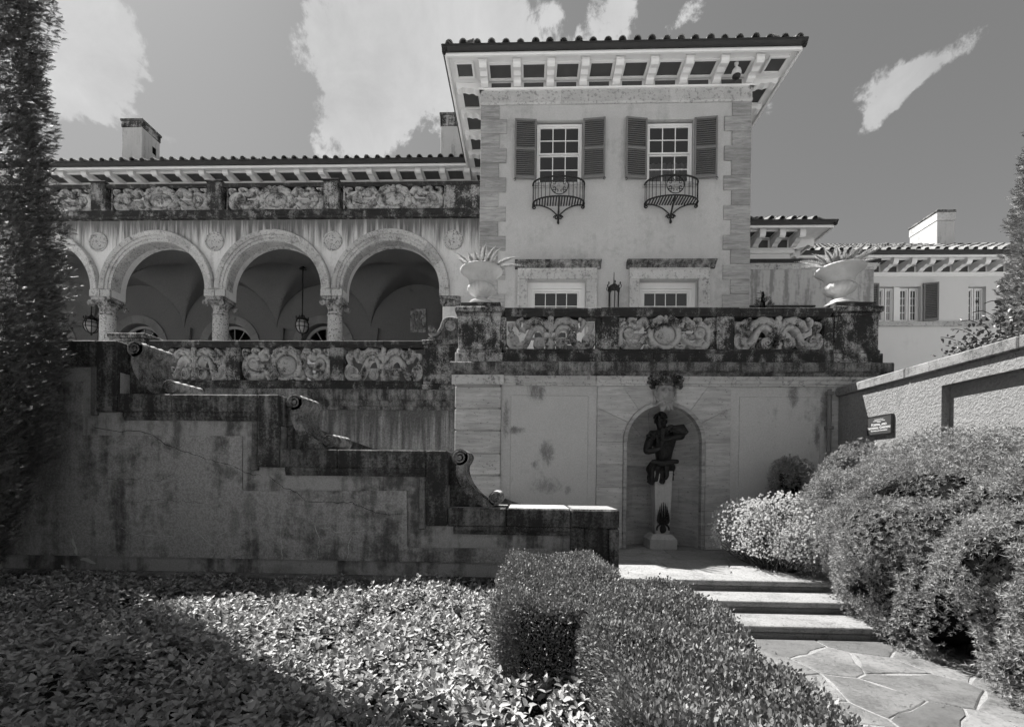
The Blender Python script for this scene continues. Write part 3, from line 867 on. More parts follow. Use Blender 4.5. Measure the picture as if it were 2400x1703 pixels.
# hollow of the niche: curved courses and a half dome
def curved(a0, a1, z0, z1, n=7, th=.06):
    vs = []
    for k in range(n + 1):
        a = R(a0 + (a1 - a0) * k / n)
        for r in (NR, NR + th):
            for z in (z0, z1):
                vs.append((NCX + r * math.cos(a), YT + .1 + r * math.sin(a) * (ND / NR), z))
    fs = []
    for k in range(n):
        b = k * 4; c = b + 4
        fs += [(b, b + 1, c + 1, c), (b + 2, c + 2, c + 3, b + 3), (b + 1, b + 3, c + 3, c + 1), (b, c, c + 2, b + 2)]
    fs += [(0, 2, 3, 1), (n * 4, n * 4 + 1, n * 4 + 3, n * 4 + 2)]
    return MB().add(vs, fs)
cut = [[0, 62, 150, 180], [0, 100, 180], [0, 48, 130, 180], [0, 85, 180], [0, 60, 125, 180]]
for i in range(len(zcs) - 1):
    cs = cut[i % 5]
    for a, b in zip(cs[:-1], cs[1:]):
        curved(a + .15, b - .15, zcs[i + 1] + .0015, zcs[i] - .0015).build('niche_stone', MT['travertine_low'], tw, 40)
for k in range(5):
    a0, a1 = 36 * k + .2, 36 * (k + 1) - .2
    vs = []; n1, n2 = 4, 7
    for i in range(n1 + 1):
        a = R(a0 + (a1 - a0) * i / n1)
        for j in range(n2 + 1):
            b = R(89.5 * j / n2)
            # polar axis points into the wall: lunes fan out like voussoirs
            rx = NR * math.cos(a) * math.cos(b); rz = NR * math.sin(a) * math.cos(b); ry = ND * math.sin(b)
            vs.append((NCX + rx, YT + .1 + ry, NCZ + rz))
    fs = [(i * (n2 + 1) + j, i * (n2 + 1) + j + 1, (i + 1) * (n2 + 1) + j + 1, (i + 1) * (n2 + 1) + j) for i in range(n1) for j in range(n2)]
    MB().add(vs, fs).build('dome_stone', MT['travertine_low'], tw, 60)
m = MB(); vs = []; n1, n2 = 20, 10     # mortar shell just outside the stones so the joints stay dark and closed
for i in range(n1 + 1):
    a = R(180 * i / n1)
    for j in range(n2 + 1):
        b = R(90 * j / n2)
        vs.append((NCX + (NR + .03) * math.cos(a) * math.cos(b), YT + .1 + (ND + .03) * math.sin(b), NCZ + (NR + .03) * math.sin(a) * math.cos(b)))
m.add(vs, [(i * (n2 + 1) + j, i * (n2 + 1) + j + 1, (i + 1) * (n2 + 1) + j + 1, (i + 1) * (n2 + 1) + j) for i in range(n1) for j in range(n2)])
m.build('dome_backing', MT['plinth'], tw)
# moulding and cornice, in stones
XC0, XC1 = X_(1055, YT - .14), XTR + .16
mould = [(YT + .1, ZM0), (YT - .03, ZM0), (YT - .035, ZM0 + .03), (YT - .06, ZM0 + .04), (YT - .065, ZM0 + .09), (YT - .10, ZM0 + .12), (YT - .10, ZC0), (YT + .1, ZC0)]
for a, b in runs(XPL - .02, XTR + .03, [P6(v, 460)[0] for v in (150, 395, 755, 1030, 1220, 1445, 1700)]):
    MB().profile_x(mould, a, b).build('moulding_stone', MT['frieze_stone'], tw)
MB().box(XPL - .05, XPR + .05, YT - .16, YT - .09, ZM0 - .005, ZC0 - .002).build('pier_capital', MT['frieze_stone'], tw)
corn = [(YT + .1, ZC0), (YT - .11, ZC0), (YT - .14, ZC0 + .05), (YT - .20, ZC0 + .08), (YT - .21, ZC1 - .03), (YT - .19, ZC1), (YT + .1, ZC1)]
for a, b in runs(XC0, XC1, [P6(v, 410)[0] for v in (150, 560, 750, 1010, 1250, 1500, 1760)]):
    MB().profile_x(corn, a, b).build('cornice_stone', MT['cornice'], tw)
# carved mask on the keystone
KX, KZ = atY(1560, 926, YT - .1)
m = MB()
m.blob((0, 0, 0), (.165, .15, .255), 40, 34)
face = m.mesh('face', MT['mask'], 60)
for vtx in face.vertices:     # press the brow, eyes, nose, mouth and beard out of the egg
    x, y, z = vtx.co
    if y < .03:
        def g(cx, cz, sx, sz): return math.exp(-((x - cx) / sx) ** 2 - ((z - cz) / sz) ** 2)
        y -= .050 * (g(-.06, .145, .06, .022) + g(.06, .145, .06, .022))
        y += .060 * (g(-.062, .10, .034, .022) + g(.062, .10, .034, .022))
        y -= .085 * g(0, .035, .026, .06) + .045 * (g(-.032, -.005, .022, .02) + g(.032, -.005, .022, .02))
        y -= .040 * (g(-.095, .02, .036, .034) + g(.095, .02, .036, .034))
        y += .075 * g(0, -.085, .07, .016)
        y -= .040 * (g(0, -.058, .09, .014) + g(0, -.115, .05, .016))
        y -= .035 * abs(math.sin(x * 60)) * g(0, -.20, .16, .06)
    vtx.co = (x, y, z)
face.update()
MK = T(KX, YT - .05, KZ)
mask = inst('keystone_mask', face, tw, MK)
for s_ in (-1, 1):
    MB().blob((s_ * .062, -.115, .10), (.022, .018, .013), 10, 6).build('eye', MT['mask'], mask, 60, MK)
    MB().blob((s_ * .168, .0, .05), (.03, .04, .07), 8, 6).build('ear', MT['mask'], mask, 60, MK)
m = MB(); rq = random.Random(5)
for k in range(170):
    a = rq.uniform(-1.5, 1.5); h = rq.uniform(.185, .36)
    rr = .165 + .05 * rq.random() + max(0, h - .2) * .6
    m.blob((rr * math.sin(a), -rr * .72 * math.cos(a) - .01, h), (.021, .021, .021), 7, 5)
for s_ in (-1, 1):
    for k in range(16):
        m.blob((s_ * rq.uniform(.17, .30), -rq.uniform(0, .06), rq.uniform(.14, .34)), (.04, .03, .034), 7, 5, .2)
stuff_ = m.build('grape_crown', MT['grapes'], mask, 60, MK); stuff_['kind'] = 'stuff'
m = MB()
for k in range(44):
    a = rq.uniform(-1.4, 1.4); h = rq.uniform(-.27, -.16)
    if abs(a) > .8: h += .09
    m.blob((.155 * math.sin(a), -.125 * math.cos(a), h), (.024, .026, .036), 7, 5, .2)
b_ = m.build('beard', MT['mask'], mask, 60, MK); b_['kind'] = 'stuff'
# drain pipe in the corner
dp = thing('drain_pipe', (X_(1945, YT), YT - .08, ZL), 'grey lead drain pipe with clamps running down the terrace wall corner', 'pipe')
xd, zd = X_(1944, YT - .07), zc(912)
MB().tube([(xd, YT - .075, ZL), (xd, YT - .075, zd)], .036, 10).build('pipe', MT['pipe'], dp, 40)
for k in range(5):
    MB().cbox(xd - .055, xd + .055, YT - .125, YT - .02, zd - .1 - .62 * k, zd - .04 - .62 * k, .008).build('clamp', MT['pipe'], dp)

# floors of the terraces
tag(MB().box(XPL, XTR - .05, YT + .35, 14.4, ZT - .35, ZT).build('terrace', MT['terrace_floor']), kind='structure')
tag(MB().box(-40, XPL + .1, YL + .3, 20, ZTL - .35, ZTL).build('arcade_terrace', MT['terrace_floor']), kind='structure')

# ------------------------------------------------------------------ balustrade of the right terrace
YB = YT + .08       # rail axis
HB = .17
br = thing('stone_balustrade', (2.5, YB, ZC1), 'blackened stone balustrade with carved panels above the niche, between two urns', 'balustrade', None)
zr1, zr0 = zc(724.5), zc(744); zp0 = zc(821)
def ped(parent, x0, x1, y0, y1, zb_, zt, mat, moul=.05, bh=None):
    bh = bh or (zp0 - zb_)
    MB().cbox(x0, x1, y0, y1, zb_ + bh, zt - .16, .01).build('pedestal_die', mat, parent)
    m = MB().cbox(x0 - moul, x1 + moul, y0 - moul, y1 + moul, zb_ + .002, zb_ + bh - .07, .012)
    m.cbox(x0 - moul * .5, x1 + moul * .5, y0 - moul * .5, y1 + moul * .5, zb_ + bh - .068, zb_ + bh + .002, .02)
    m.build('pedestal_base', mat, parent)
    m = MB().cbox(x0 - moul * .4, x1 + moul * .4, y0 - moul * .4, y1 + moul * .4, zt - .162, zt - .10, .02)
    m.cbox(x0 - moul * 1.3, x1 + moul * 1.3, y0 - moul * 1.3, y1 + moul * 1.3, zt - .098, zt, .02)
    m.build('pedestal_cap', mat, parent)
XA0, XA1 = P6(55, 200)[0], P6(270, 200)[0]
XB0, XB1 = P6(1967, 200)[0], P6(2188, 200)[0]
zt_p = zc(722)
ped(br, XA0, XA1, YT - .06, YT + .62, ZC1, zt_p, MT['pedestal'])
ped(br, XB0, XB1, YT - .06, YT + .62, ZC1, zt_p, MT['pedestal'])
zpl = zc(708)
for (a, b) in ((XA0, XA1), (XB0, XB1)):
    MB().cbox(a + .03, b - .01, YT - .02, YT + .58, zt_p + .001, zpl, .012).build('urn_plinth', MT['rail'], br)
xs = [P6(v, 200)[0] for v in (292, 305, 747, 782, 865, 870, 1347, 1366, 1450, 1463, 1912, 1948)]
for a, b in runs(XA1 + .07, XB0 - .07, [P6(v, 120)[0] for v in (490, 778, 1100, 1478, 1700)]):
    dz = .025 if P6(778, 120)[0] - .02 < a < P6(1478, 120)[0] - .1 else 0
    MB().profile_x(rail_prof(YB, HB + dz * .3, zr0, zr1 + dz * .3 + random.uniform(-.002, .002)), a, b).build('rail_stone', MT['rail'], br)
for a, b in runs(XA1 + .055, XB0 - .055, [P6(v, 340)[0] for v in (560, 780, 1040, 1255, 1460, 1700)]):
    MB().profile_x(base_prof(YB, HB, ZC1 + .002, zp0), a, b).build('base_stone', MT['base'], br)
for (a, b) in ((xs[3], xs[4]), (xs[7], xs[8])):
    MB().cbox(a, b, YB - HB + .02, YB + HB - .02, zp0 + .001, zr0 - .001, .012).build('post', MT['pedestal'], br)
    MB().cbox(a - .09, a - .002, YB - HB + .06, YB + HB - .06, zp0 + .001, zr0 - .001, .01).build('half_post', MT['pedestal'], br)
    MB().cbox(b + .002, b + .035, YB - HB + .06, YB + HB - .06, zp0 + .001, zr0 - .001, .01).build('half_post', MT['pedestal'], br)
MB().cbox(XA1 + .002, P6(297, 200)[0], YB - HB + .06, YB + HB - .06, zp0 + .001, zr0 - .001, .01).build('half_post', MT['pedestal'], br)
MB().cbox(P6(1918, 200)[0], XB0 - .002, YB - HB + .06, YB + HB - .06, zp0 + .001, zr0 - .001, .01).build('half_post', MT['pedestal'], br)
carved_panel(br, 'A', 'low', xs[1] - .005, xs[2], YB - .02, zp0, zr0)
carved_panel(br, 'B', 'low', xs[5] - .005, xs[6], YB - .02, zp0, zr0)
carved_panel(br, 'A', 'low', xs[9], xs[10], YB - .02, zp0, zr0)
# return of the rail along the terrace side
xr_ = XTR + .27
MB().prism([(xr_ - .5, zr0 - .02), (xr_ - .06, zr0 - .02), (xr_, zr0 + .07), (xr_ + .01, zr1 - .03), (xr_ - .03, zr1), (xr_ - .5, zr1)], 'y', 9.12, 11.8).build('return_rail', MT['rail'], br)
MB().prism([(xr_ - .42, zr0 - .26), (xr_ - .16, zr0 - .26), (xr_ - .15, zr0 - .16), (xr_ - .08, zr0 - .05), (xr_ - .07, zr0 - .022), (xr_ - .42, zr0 - .022)], 'y', 9.14, 11.8).build('return_moulding', MT['urn'], br)
MB().box(xr_ - .4, xr_ - .16, 9.16, 11.8, ZT, zr0 - .262).build('return_parapet', MT['wing'], br)

# ------------------------------------------------------------------ urns and ferns
URN = [(.215, 0), (.225, .03), (.21, .055), (.16, .075), (.115, .10), (.10, .135), (.115, .165), (.16, .185), (.225, .225), (.262, .275), (.268, .315), (.245, .355), (.225, .375), (.235, .385), (.228, .40), (.235, .44), (.262, .51), (.315, .575), (.37, .612), (.395, .63), (.402, .65), (.395, .668), (.375, .676), (.34, .668), (.30, .62), (.25, .60)]
def urn(name, x, label):
    yy = YT + .26
    o = thing(name, (x, yy, zpl), label, 'urn', None)
    fl = lambda i, a: (1 + .075 * abs(math.cos(a * 9)) - .06) if 8 <= i <= 11 else (1 + .018 * math.cos(a * 36) if 18 <= i <= 21 else 1.0)
    MB().lathe(URN, 72, (0, 0, .045), fl).build('bowl', MT['urn'], o, 60, T(x, yy, zpl))
    MB().lathe([(.30, 0), (.30, .025), (.26, .043), (.2, .046)], 32).build('foot', MT['urn'], o, 50, T(x, yy, zpl + .0005))
    return o
uxs = (X_(1128, YT + .26, 690), X_(1968, YT + .26, 690))
urn('stone_urn', uxs[0], 'fluted stone urn on the pedestal beside the arcade end of the balustrade')
urn('stone_urn', uxs[1], 'fluted stone urn on the pedestal beside the sloping garden wall')
def tone_attr(me, tones):
    a = me.attributes.new('tone', 'FLOAT', 'POINT'); a.data.foreach_set('value', np.ascontiguousarray(tones, dtype=np.float32))
def fern(x, label, seed, lean):
    rf = np.random.default_rng(seed)
    yy = YT + .26; z = zpl + .70
    V = []; F = []; tn = []
    stems = MB()
    plumes = []
    n = 26
    for k in range(n):
        az = 2 * PI * k / n + rf.uniform(-.2, .2); out = rf.uniform(.08, .42); L = rf.uniform(.28, .46)
        if k % 3 == 0: out = rf.uniform(.02, .14); L = rf.uniform(.34, .46)
        plumes.append((az, out, L))
    for az, ln in lean: plumes.append((az, ln, .42))
    for (az, out, L) in plumes:
        b = np.array([x + .14 * math.cos(az), yy + .14 * math.sin(az), z - .06])
        pts = []
        for s_ in np.linspace(0, 1, 24):
            r_ = out * (s_ ** 1.3) * 1.25; h = L * s_ - out * .5 * s_ * s_
            pts.append(b + np.array([math.cos(az) * r_, math.sin(az) * r_, h + .05 * s_]))
        pts = np.array(pts)
        stems.tube([tuple(p) for p in pts[::4]], .004, 5)
        for i in range(1, 24):
            s_ = i / 23; rad = .062 * (math.sin(PI * min(1, s_ * .95 + .12)) ** .7) + .004
            t = pts[i] - pts[i - 1]; t /= np.linalg.norm(t)
            for q in range(44):
                d = rf.normal(size=3); d -= t * d.dot(t); d /= np.linalg.norm(d)
                p0 = pts[i] + t * rf.uniform(-.01, .01); tip = p0 + d * rad * rf.uniform(.6, 1.1) + t * rad * .6
                w = np.cross(d, t) * .0055
                a = len(V); V += [p0 - w, p0 + w, tip]; F.append((a, a + 1, a + 2)); tv = rf.random(); tn += [tv] * 3
    o = thing('fern', (x, yy, z), label, 'fern')
    stems.build('stem', MT['fern'], o)
    me = np_mesh('fronds', np.array(V), np.array(F), MT['fern']); tone_attr(me, tn)
    f = inst('fronds', me, o, Matrix.Identity(4)); f['kind'] = 'stuff'
    MB().lathe([(.285, 0), (.28, .02), (.1, .04), (.01, .045)], 20).build('soil', MT['soil'], o, None, T(x, yy, z - .075))
fern(uxs[0], 'pale foxtail fern spilling from the urn beside the arcade', 21, [(0.1, .55), (-.3, .5), (2.9, .25)])
fern(uxs[1], 'pale foxtail fern spilling from the urn beside the garden wall', 22, [(PI + .1, .6), (PI - .3, .55), (.2, .3)])

# ------------------------------------------------------------------ wall and balustrade beside the stairs (lower terrace)
zl = lambda y: Z_(y, YL, 850)
XL0 = X_(350, YL, 850)
sw = thing('stair_side_wall', (-4.5, YL, ZL), 'stained stucco retaining wall under the balustrade beside the stairs', 'wall')
zlc1, zlc0 = zl(913), zl(953)
MB().box(-10.5, XPL + .02, YL + .03, YL + .6, ZL - .3, zlc1 - .01).build('wall_body', MT['stair_wall'], sw)
MB().cbox(-8.2, X_(1044, YL, 1000), YL + .015, YL + .1, ZL, zl(975), .006).build('raised_panel', MT['stair_wall'], sw)
corn = [(YL + .1, zlc0 - .06), (YL, zlc0 - .06), (YL - .01, zlc0), (YL - .04, zlc0 + .02), (YL - .05, zlc0 + .11), (YL - .10, zlc0 + .15), (YL - .11, zlc1 - .03), (YL - .09, zlc1), (YL + .1, zlc1)]
for a, b in runs(-10.5, XPL + .02, [X_(v, YL, 930) for v in (400, 560, 712, 831, 960)]):
    MB().profile_x(corn, a, b).build('cornice_stone', MT['cornice'], sw)
q = [atY(735, 1002, YL), atY(868, 1049, YL)]
sl = (q[1][1] - q[0][1]) / (q[1][0] - q[0][0])
zs_ = lambda x: q[0][1] + sl * (x - q[0][0])
MB().prism([(-7.5, zs_(-7.5) - .6), (-7.5, zs_(-7.5)), (XPL + .02, zs_(XPL)), (XPL + .02, zs_(XPL) - .6)], 'y', YL - .03, YL + .02).build('skirting', MT['plinth'], sw)
MB().prism([(XPR + .01, .5), (XPR + .01, zs_(XPR)), (.35, zs_(.35)), (.35, .5)], 'y', YT - .04, YT + .02).build('skirting', MT['plinth'], sw)
bl = thing('stone_balustrade', (-4.5, YL + .15, zlc1), 'lichen-stained stone balustrade with carved panels above the stairs, in front of the arcade', 'balustrade', None)
YBL = YL + .12
z1, z0, zp = zl(799.5), zl(815), zl(893)
xp = lambda v: X_(v, YL, 850)
for a, b in runs(XL0, xp(991) - .002, [xp(v) for v in (470, 545, 640, 790, 900)]):
    MB().profile_x(rail_prof(YBL, HB, z0, z1 + random.uniform(-.002, .002)), a, b).build('rail_stone', MT['rail'], bl)
for a, b in runs(XL0, xp(991) - .002, [xp(v) for v in (450, 560, 680, 800, 900)]):
    MB().profile_x(base_prof(YBL, HB, zlc1 + .002, zp), a, b).build('base_stone', MT['base'], bl)
for (a, b) in ((530, 563), (774, 806)):
    MB().cbox(xp(a), xp(b), YBL - HB + .02, YBL + HB - .02, zp + .001, z0 - .001, .012).build('post', MT['pedestal'], bl)
carved_panel(bl, 'A', 'low', xp(376), xp(530), YBL - .02, zp, z0)
carved_panel(bl, 'B', 'low', xp(566), xp(773), YBL - .02, zp, z0)
carved_panel(bl, 'A', 'low', xp(808), xp(989), YBL - .02, zp, z0)
ped(bl, xp(993), XPL - .05, YL - .02, YL + .5, zlc1, zl(797), MT['pedestal'], .03, zp - zlc1)
ped(bl, xp(258), xp(340), YL - .02, YL + .5, zlc1, zl(782), MT['pedestal'], .03, zp - zlc1)
# scroll that steps the rail up to the urn pedestal
m = MB()
b0 = zl(797) + .001
m.cbox(xp(1001), XPL - .01, YBL - .1, YBL + .12, b0, b0 + .06, .01)
m.band(smooth_path([atY(700 + v[0] / 2.849, 500 + v[1] / 2.849, YL) for v in ((870, 790), (905, 810), (935, 790), (955, 755), (965, 725), (985, 705), (1015, 698), (1045, 705))], 4), [.09] * 29, YBL - .11, YBL + .12, .15)
m.lathe([(.07, -.12), (.07, .12)], 14, (*atY(700 + 885 / 2.849, 500 + 768 / 2.849, YL)[:1], YBL, atY(700 + 885 / 2.849, 500 + 768 / 2.849, YL)[1]), axis='y')
m.build('end_scroll', MT['scroll'], bl, 40)
xv, zv_ = atY(700 + 1012 / 2.849, 500 + 745 / 2.849, YL)
MB().prism([(xp(1025), b0 + .06), (XPL - .01, b0 + .06), (XPL - .01, zv_ + .16), (xv - .05, zv_ + .15), (xv - .14, zv_)], 'y', YBL - .07, YBL + .1).build('scroll_web', MT['scroll'], bl)
inst('rosette', PANELS['low'][2], bl, T(xv, YBL - .09, zv_) @ Matrix.Diagonal((.11, .14, .11, 1)))

# ------------------------------------------------------------------ building helpers
def wall_holes(m, x0, x1, z0, z1, holes, y):
    xs = sorted({x0, x1} | {h[0] for h in holes} | {h[1] for h in holes}); zs = sorted({z0, z1} | {h[2] for h in holes} | {h[3] for h in holes})
    for a, b in zip(xs[:-1], xs[1:]):
        for c, d in zip(zs[:-1], zs[1:]):
            cx, cz = (a + b) / 2, (c + d) / 2
            if any(h[0] < cx < h[1] and h[2] < cz < h[3] for h in holes): continue
            m.add([(a, y, c), (b, y, c), (b, y, d), (a, y, d)], [(0, 1, 2, 3)])
def reveal(m, h, y0, y1):
    a, b, c, d = h
    m.add([(a, y0, c), (a, y1, c), (a, y1, d), (a, y0, d)], [(0, 1, 2, 3)]); m.add([(b, y0, c), (b, y1, c), (b, y1, d), (b, y0, d)], [(0, 3, 2, 1)])
    m.add([(a, y0, d), (b, y0, d), (b, y1, d), (a, y1, d)], [(0, 3, 2, 1)]); m.add([(a, y0, c), (b, y0, c), (b, y1, c), (a, y1, c)], [(0, 1, 2, 3)])
def frame_mesh(x0, x1, z0, z1, y0, y1, t, tb=None):
    tb = t if tb is None else tb
    m = MB()
    m.box(x0, x0 + t, y0, y1, z0, z1); m.box(x1 - t, x1, y0, y1, z0, z1)
    m.box(x0 + t, x1 - t, y0, y1, z1 - t, z1); m.box(x0 + t, x1 - t, y0, y1, z0, z0 + tb)
    return m
def sash_window(parent, x0, x1, z0, z1, y, cols, rows, t=.05, bar=.022, split=None, room=True):
    """white frame with sashes, bars and separate panes; y = outer face of the frame"""
    w = frame_mesh(x0, x1, z0, z1, y, y + .09, t).build('window', MT['white'], parent)
    parts = [(z0 + t, z1 - t, rows, y + .03)] if split is None else [(z0 + t, split, rows // 2, y + .055), (split, z1 - t, rows - rows // 2, y + .02)]
    for (a, b, n, yy) in parts:
        s = .035
        frame_mesh(x0 + t + .002, x1 - t - .002, a + .002, b - .002, yy, yy + .032, s).build('sash', MT['white'], w)
        px0, px1, pz0, pz1 = x0 + t + s + .002, x1 - t - s - .002, a + s + .002, b - s - .002
        cw, chh = (px1 - px0) / cols, (pz1 - pz0) / n
        for i in range(1, cols): MB().box(px0 + cw * i - bar / 2, px0 + cw * i + bar / 2, yy + .004, yy + .03, pz0, pz1).build('glazing_bar', MT['white'], w)
        for j in range(1, n): MB().box(px0, px1, yy + .006, yy + .028, pz0 + chh * j - bar / 2, pz0 + chh * j + bar / 2).build('glazing_bar', MT['white'], w)
        for i in range(cols):
            for j in range(n):
                MB().add([(px0 + cw * i, yy + .018, pz0 + chh * j), (px0 + cw * (i + 1), yy + .018, pz0 + chh * j), (px0 + cw * (i + 1), yy + .018, pz0 + chh * (j + 1)), (px0 + cw * i, yy + .018, pz0 + chh * (j + 1))], [(0, 1, 2, 3)]).build('pane', MT['glass'], w, fix=False)
    if room:
        m = MB(); m.box(x0 - .6, x1 + .6, y + .11, y + 2.2, z0 - .6, z1 + .5)
        m.f = [f for i, f in enumerate(m.f) if i != 2]     # open towards the window
        m.build('room', MT['room'], w, fix=False)
    return w
def xform(ox, oy, ang):
    """local frame: s along the wall, t outwards, z up"""
    return T(ox, oy, 0) @ Matrix.Rotation(ang, 4, 'Z')
BR_W = .19
def bracket_mesh(L, zs, h=.2):
    prof = [(0, zs), (0, zs - h), (-.10, zs - h), (-.16, zs - h + .015), (-.2, zs - h + .05), (-.26, zs - h + .06), (-.34, zs - h * .78), (-L + .22, zs - h * .60), (-L + .16, zs - h * .62), (-L + .13, zs - h * .76), (-L + .07, zs - h * .80), (-L + .02, zs - h * .66), (-L, zs - h * .4), (-L, zs - .05), (-L + .0, zs)]
    m = MB(); m.prism(prof, 'x', -BR_W / 2, BR_W / 2)
    m.box(-BR_W / 2 - .015, BR_W / 2 + .015, -L - .012, 0, zs - .035, zs - .002)
    me = m.mesh('bracket', MT['white']); fix_normals(me); return me
def eave(parent, F, s0, s1, over, zs, pos, wallz, corner=(True, True), clip=(0, 0)):
    """soffit, brackets, coffers, frieze panels and gutter along one wall. F maps (s, -t, z): outwards is local -y"""
    bl_ = over - .14
    # soffit and frieze board
    e0 = s0 - (over if corner[0] else 0); e1 = s1 + (over if corner[1] else 0)
    poly = [(s0, 0), (s1, 0), (e1, -over + .02), (e0, -over + .02)]
    MB().prism(poly, 'z', zs, zs + .05).build('soffit', MT['white'], parent, None, F)
    MB().box(s0, s1, -.02, .06, wallz, zs - .002).build('frieze_board', MT['white'], parent, None, F)
    MB().prism([(.06, wallz - .05), (-.06, wallz - .05), (-.075, wallz - .015), (-.055, wallz - .001), (.06, wallz - .001)], 'x', s0 - (.07 if corner[0] else 0), s1 + (.07 if corner[1] else 0)).build('bed_moulding', MT['white'], parent, None, F)
    me = bracket_mesh(bl_, zs, zs - wallz)
    for p in pos: inst('bracket', me, parent, F @ T(p, -.021, 0))
    for a, b in zip(pos[:-1], pos[1:]):
        x0, x1 = a + BR_W / 2 + .065, b - BR_W / 2 - .065
        fr = MB(); y0, y1 = -.13, -over + .26
        for (p, q_, r_, s_) in ((x0 - .05, x1 + .05, y0, y0 + .05), (x0 - .05, x1 + .05, y1 - .05, y1), (x0 - .05, x0, y1, y0), (x1, x1 + .05, y1, y0)):
            fr.box(p, q_, min(r_, s_), max(r_, s_), zs - .045, zs - .001)
        f = fr.build('coffer_frame', MT['white'], parent, None, F)
        MB().box(x0, x1, y1, y0, zs - .012, zs - .002).build('coffer_panel', MT['soffit_dark'], f, None, F)
        MB().box(x0 + .01, x1 - .01, -.032, -.021, wallz + .012, zs - .06).build('frieze_panel', MT['soffit_dark'], parent, None, F)
    g0 = s0 - (over if corner[0] else 0) - clip[0]; g1 = s1 + (over if corner[1] else 0) + clip[1]
    o = over
    MB().prism([(-o + .03, zs - .05), (-o - .02, zs - .05), (-o - .035, zs - .015), (-o - .02, zs + .03), (-o + .03, zs + .03)], 'x', g0 + .0, g1).build('fascia', MT['white'], parent, None, F)
    MB().prism([(-o + .02, zs + .032), (-o - .055, zs + .032), (-o - .07, zs + .07), (-o - .105, zs + .12), (-o - .115, zs + .17), (-o + .02, zs + .17)], 'x', g0 - (.1 if corner[0] else 0), g1 + (.1 if corner[1] else 0)).build('gutter', MT['gutter'], parent, None, F)
def tile_mesh(L=.46, r=.10):
    m = MB(); vs = []; n = 8
    for j, (y, rr) in enumerate(((0, r), (L, r * .8))):
        for k in range(n + 1):
            a = PI * k / n
            vs.append((rr * math.cos(a), y, rr * math.sin(a)))
        for k in range(n + 1):
            a = PI * (n - k) / n
            vs.append(((rr - .016) * math.cos(a), y, (rr - .016) * math.sin(a)))
    N = 2 * (n + 1)
    fs = [(k, (k + 1) % N, N + (k + 1) % N, N + k) for k in range(N)]
    fs += [tuple(range(N))]
    m.add(vs, fs); me = m.mesh('roof_tile', MT['tile'], 40); fix_normals(me); return me
TILE = tile_mesh()
def tiles(parent, F, s0, s1, yfront, zf, pitch, rows, hip=(0, 0), keep=300, sp=.352):
    """rows of barrel tiles going up the slope; the first ones separate, the rest joined"""
    n = int((s1 - s0) / sp); off = ((s1 - s0) - n * sp) / 2
    rt = random.Random(int(abs(s0) * 100)); cnt = 0; V = []; Fc = []
    base = [tuple(v.co) for v in TILE.vertices]; bf = [tuple(p.vertices) for p in TILE.polygons]
    for r_ in range(rows):
        yy = yfront + r_ * .36 * math.cos(pitch); zz = zf + r_ * .36 * math.sin(pitch)
        for i in range(n + 1):
            s_ = s0 + off + i * sp
            d = r_ * .36 * math.cos(pitch)
            if s_ < s0 + hip[0] * d or s_ > s1 - hip[1] * d: continue
            Mx = F @ T(s_ + rt.uniform(-.014, .014), yy + rt.uniform(-.02, .02), zz + .035 + rt.uniform(-.006, .008)) @ Matrix.Rotation(pitch - .05, 4, 'X') @ Matrix.Rotation(rt.uniform(-.03, .03), 4, 'Z')
            if cnt < keep: inst('roof_tile', TILE, parent, Mx); cnt += 1
            else:
                a = len(V); V += [tuple(Mx @ Vector(v)) for v in base]; Fc += [tuple(j + a for j in f) for f in bf]
    if V:
        o = MB().add(V, Fc).build('tile_field', MT['tile'], parent, 40, None, False); o['kind'] = 'stuff'

# ------------------------------------------------------------------ tower
def s2(x): return 1000 + x / 2.538
def t2(y): return 50 + y / 2.538
def PT(x, y, Y=YTW): return atY(s2(x), t2(y), Y)
tower = thing('villa_tower', (2.4, YTW, ZT), 'pale stucco two-storey tower with stone quoins, shuttered windows and deep bracketed eaves', 'building')
TX0, TX1 = X_(1125.5, YTW, 500), X_(1757.5, YTW, 500)
zEave = Z_(205.6, YTW, 1440)            # top of the stone frieze
ZS = Z_(188.0, YTW, 1440)               # soffit
zF0 = PT(1100, 490)[1]
TD = 15.1                               # back of the tower block
# window openings
def opening(x0, x1, ytop, ybot, ref): return (PT(x0, ref)[0], PT(x1, ref)[0], PT((x0 + x1) / 2, ybot)[1], PT((x0 + x1) / 2, ytop)[1])
UW = [opening(652, 928, 585, 962, 780), opening(1309, 1589, 580, 958, 780)]
LW = [opening(600, 948, 1535, 2150, 1560), opening(1264, 1615, 1535, 2150, 1560)]
m = MB()
wall_holes(m, TX0, TX1, ZT - .3, zEave, UW + LW, YTW + .02)
for h in UW + LW: reveal(m, h, YTW + .02, YTW + .32)
m.box(TX0, TX0 + .3, YTW + .021, 17.5, ZT - .3, zEave); m.box(TX1 - .3, TX1, YTW + .021, 17.5, ZT - .3, zEave)
m.build('wall', MT['tower_stucco'], tower, fix=False)
MB().box(TX0 + .3, TX1 - .3, YTW + 2.6, YTW + 2.7, ZT - .3, zEave).build('inner_wall', MT['room'], tower)
MB().box(TX0 + .01, TX1 - .01, YTW + .33, 17.4, zEave - .02, zEave + .1).build('ceiling', MT['room'], tower)
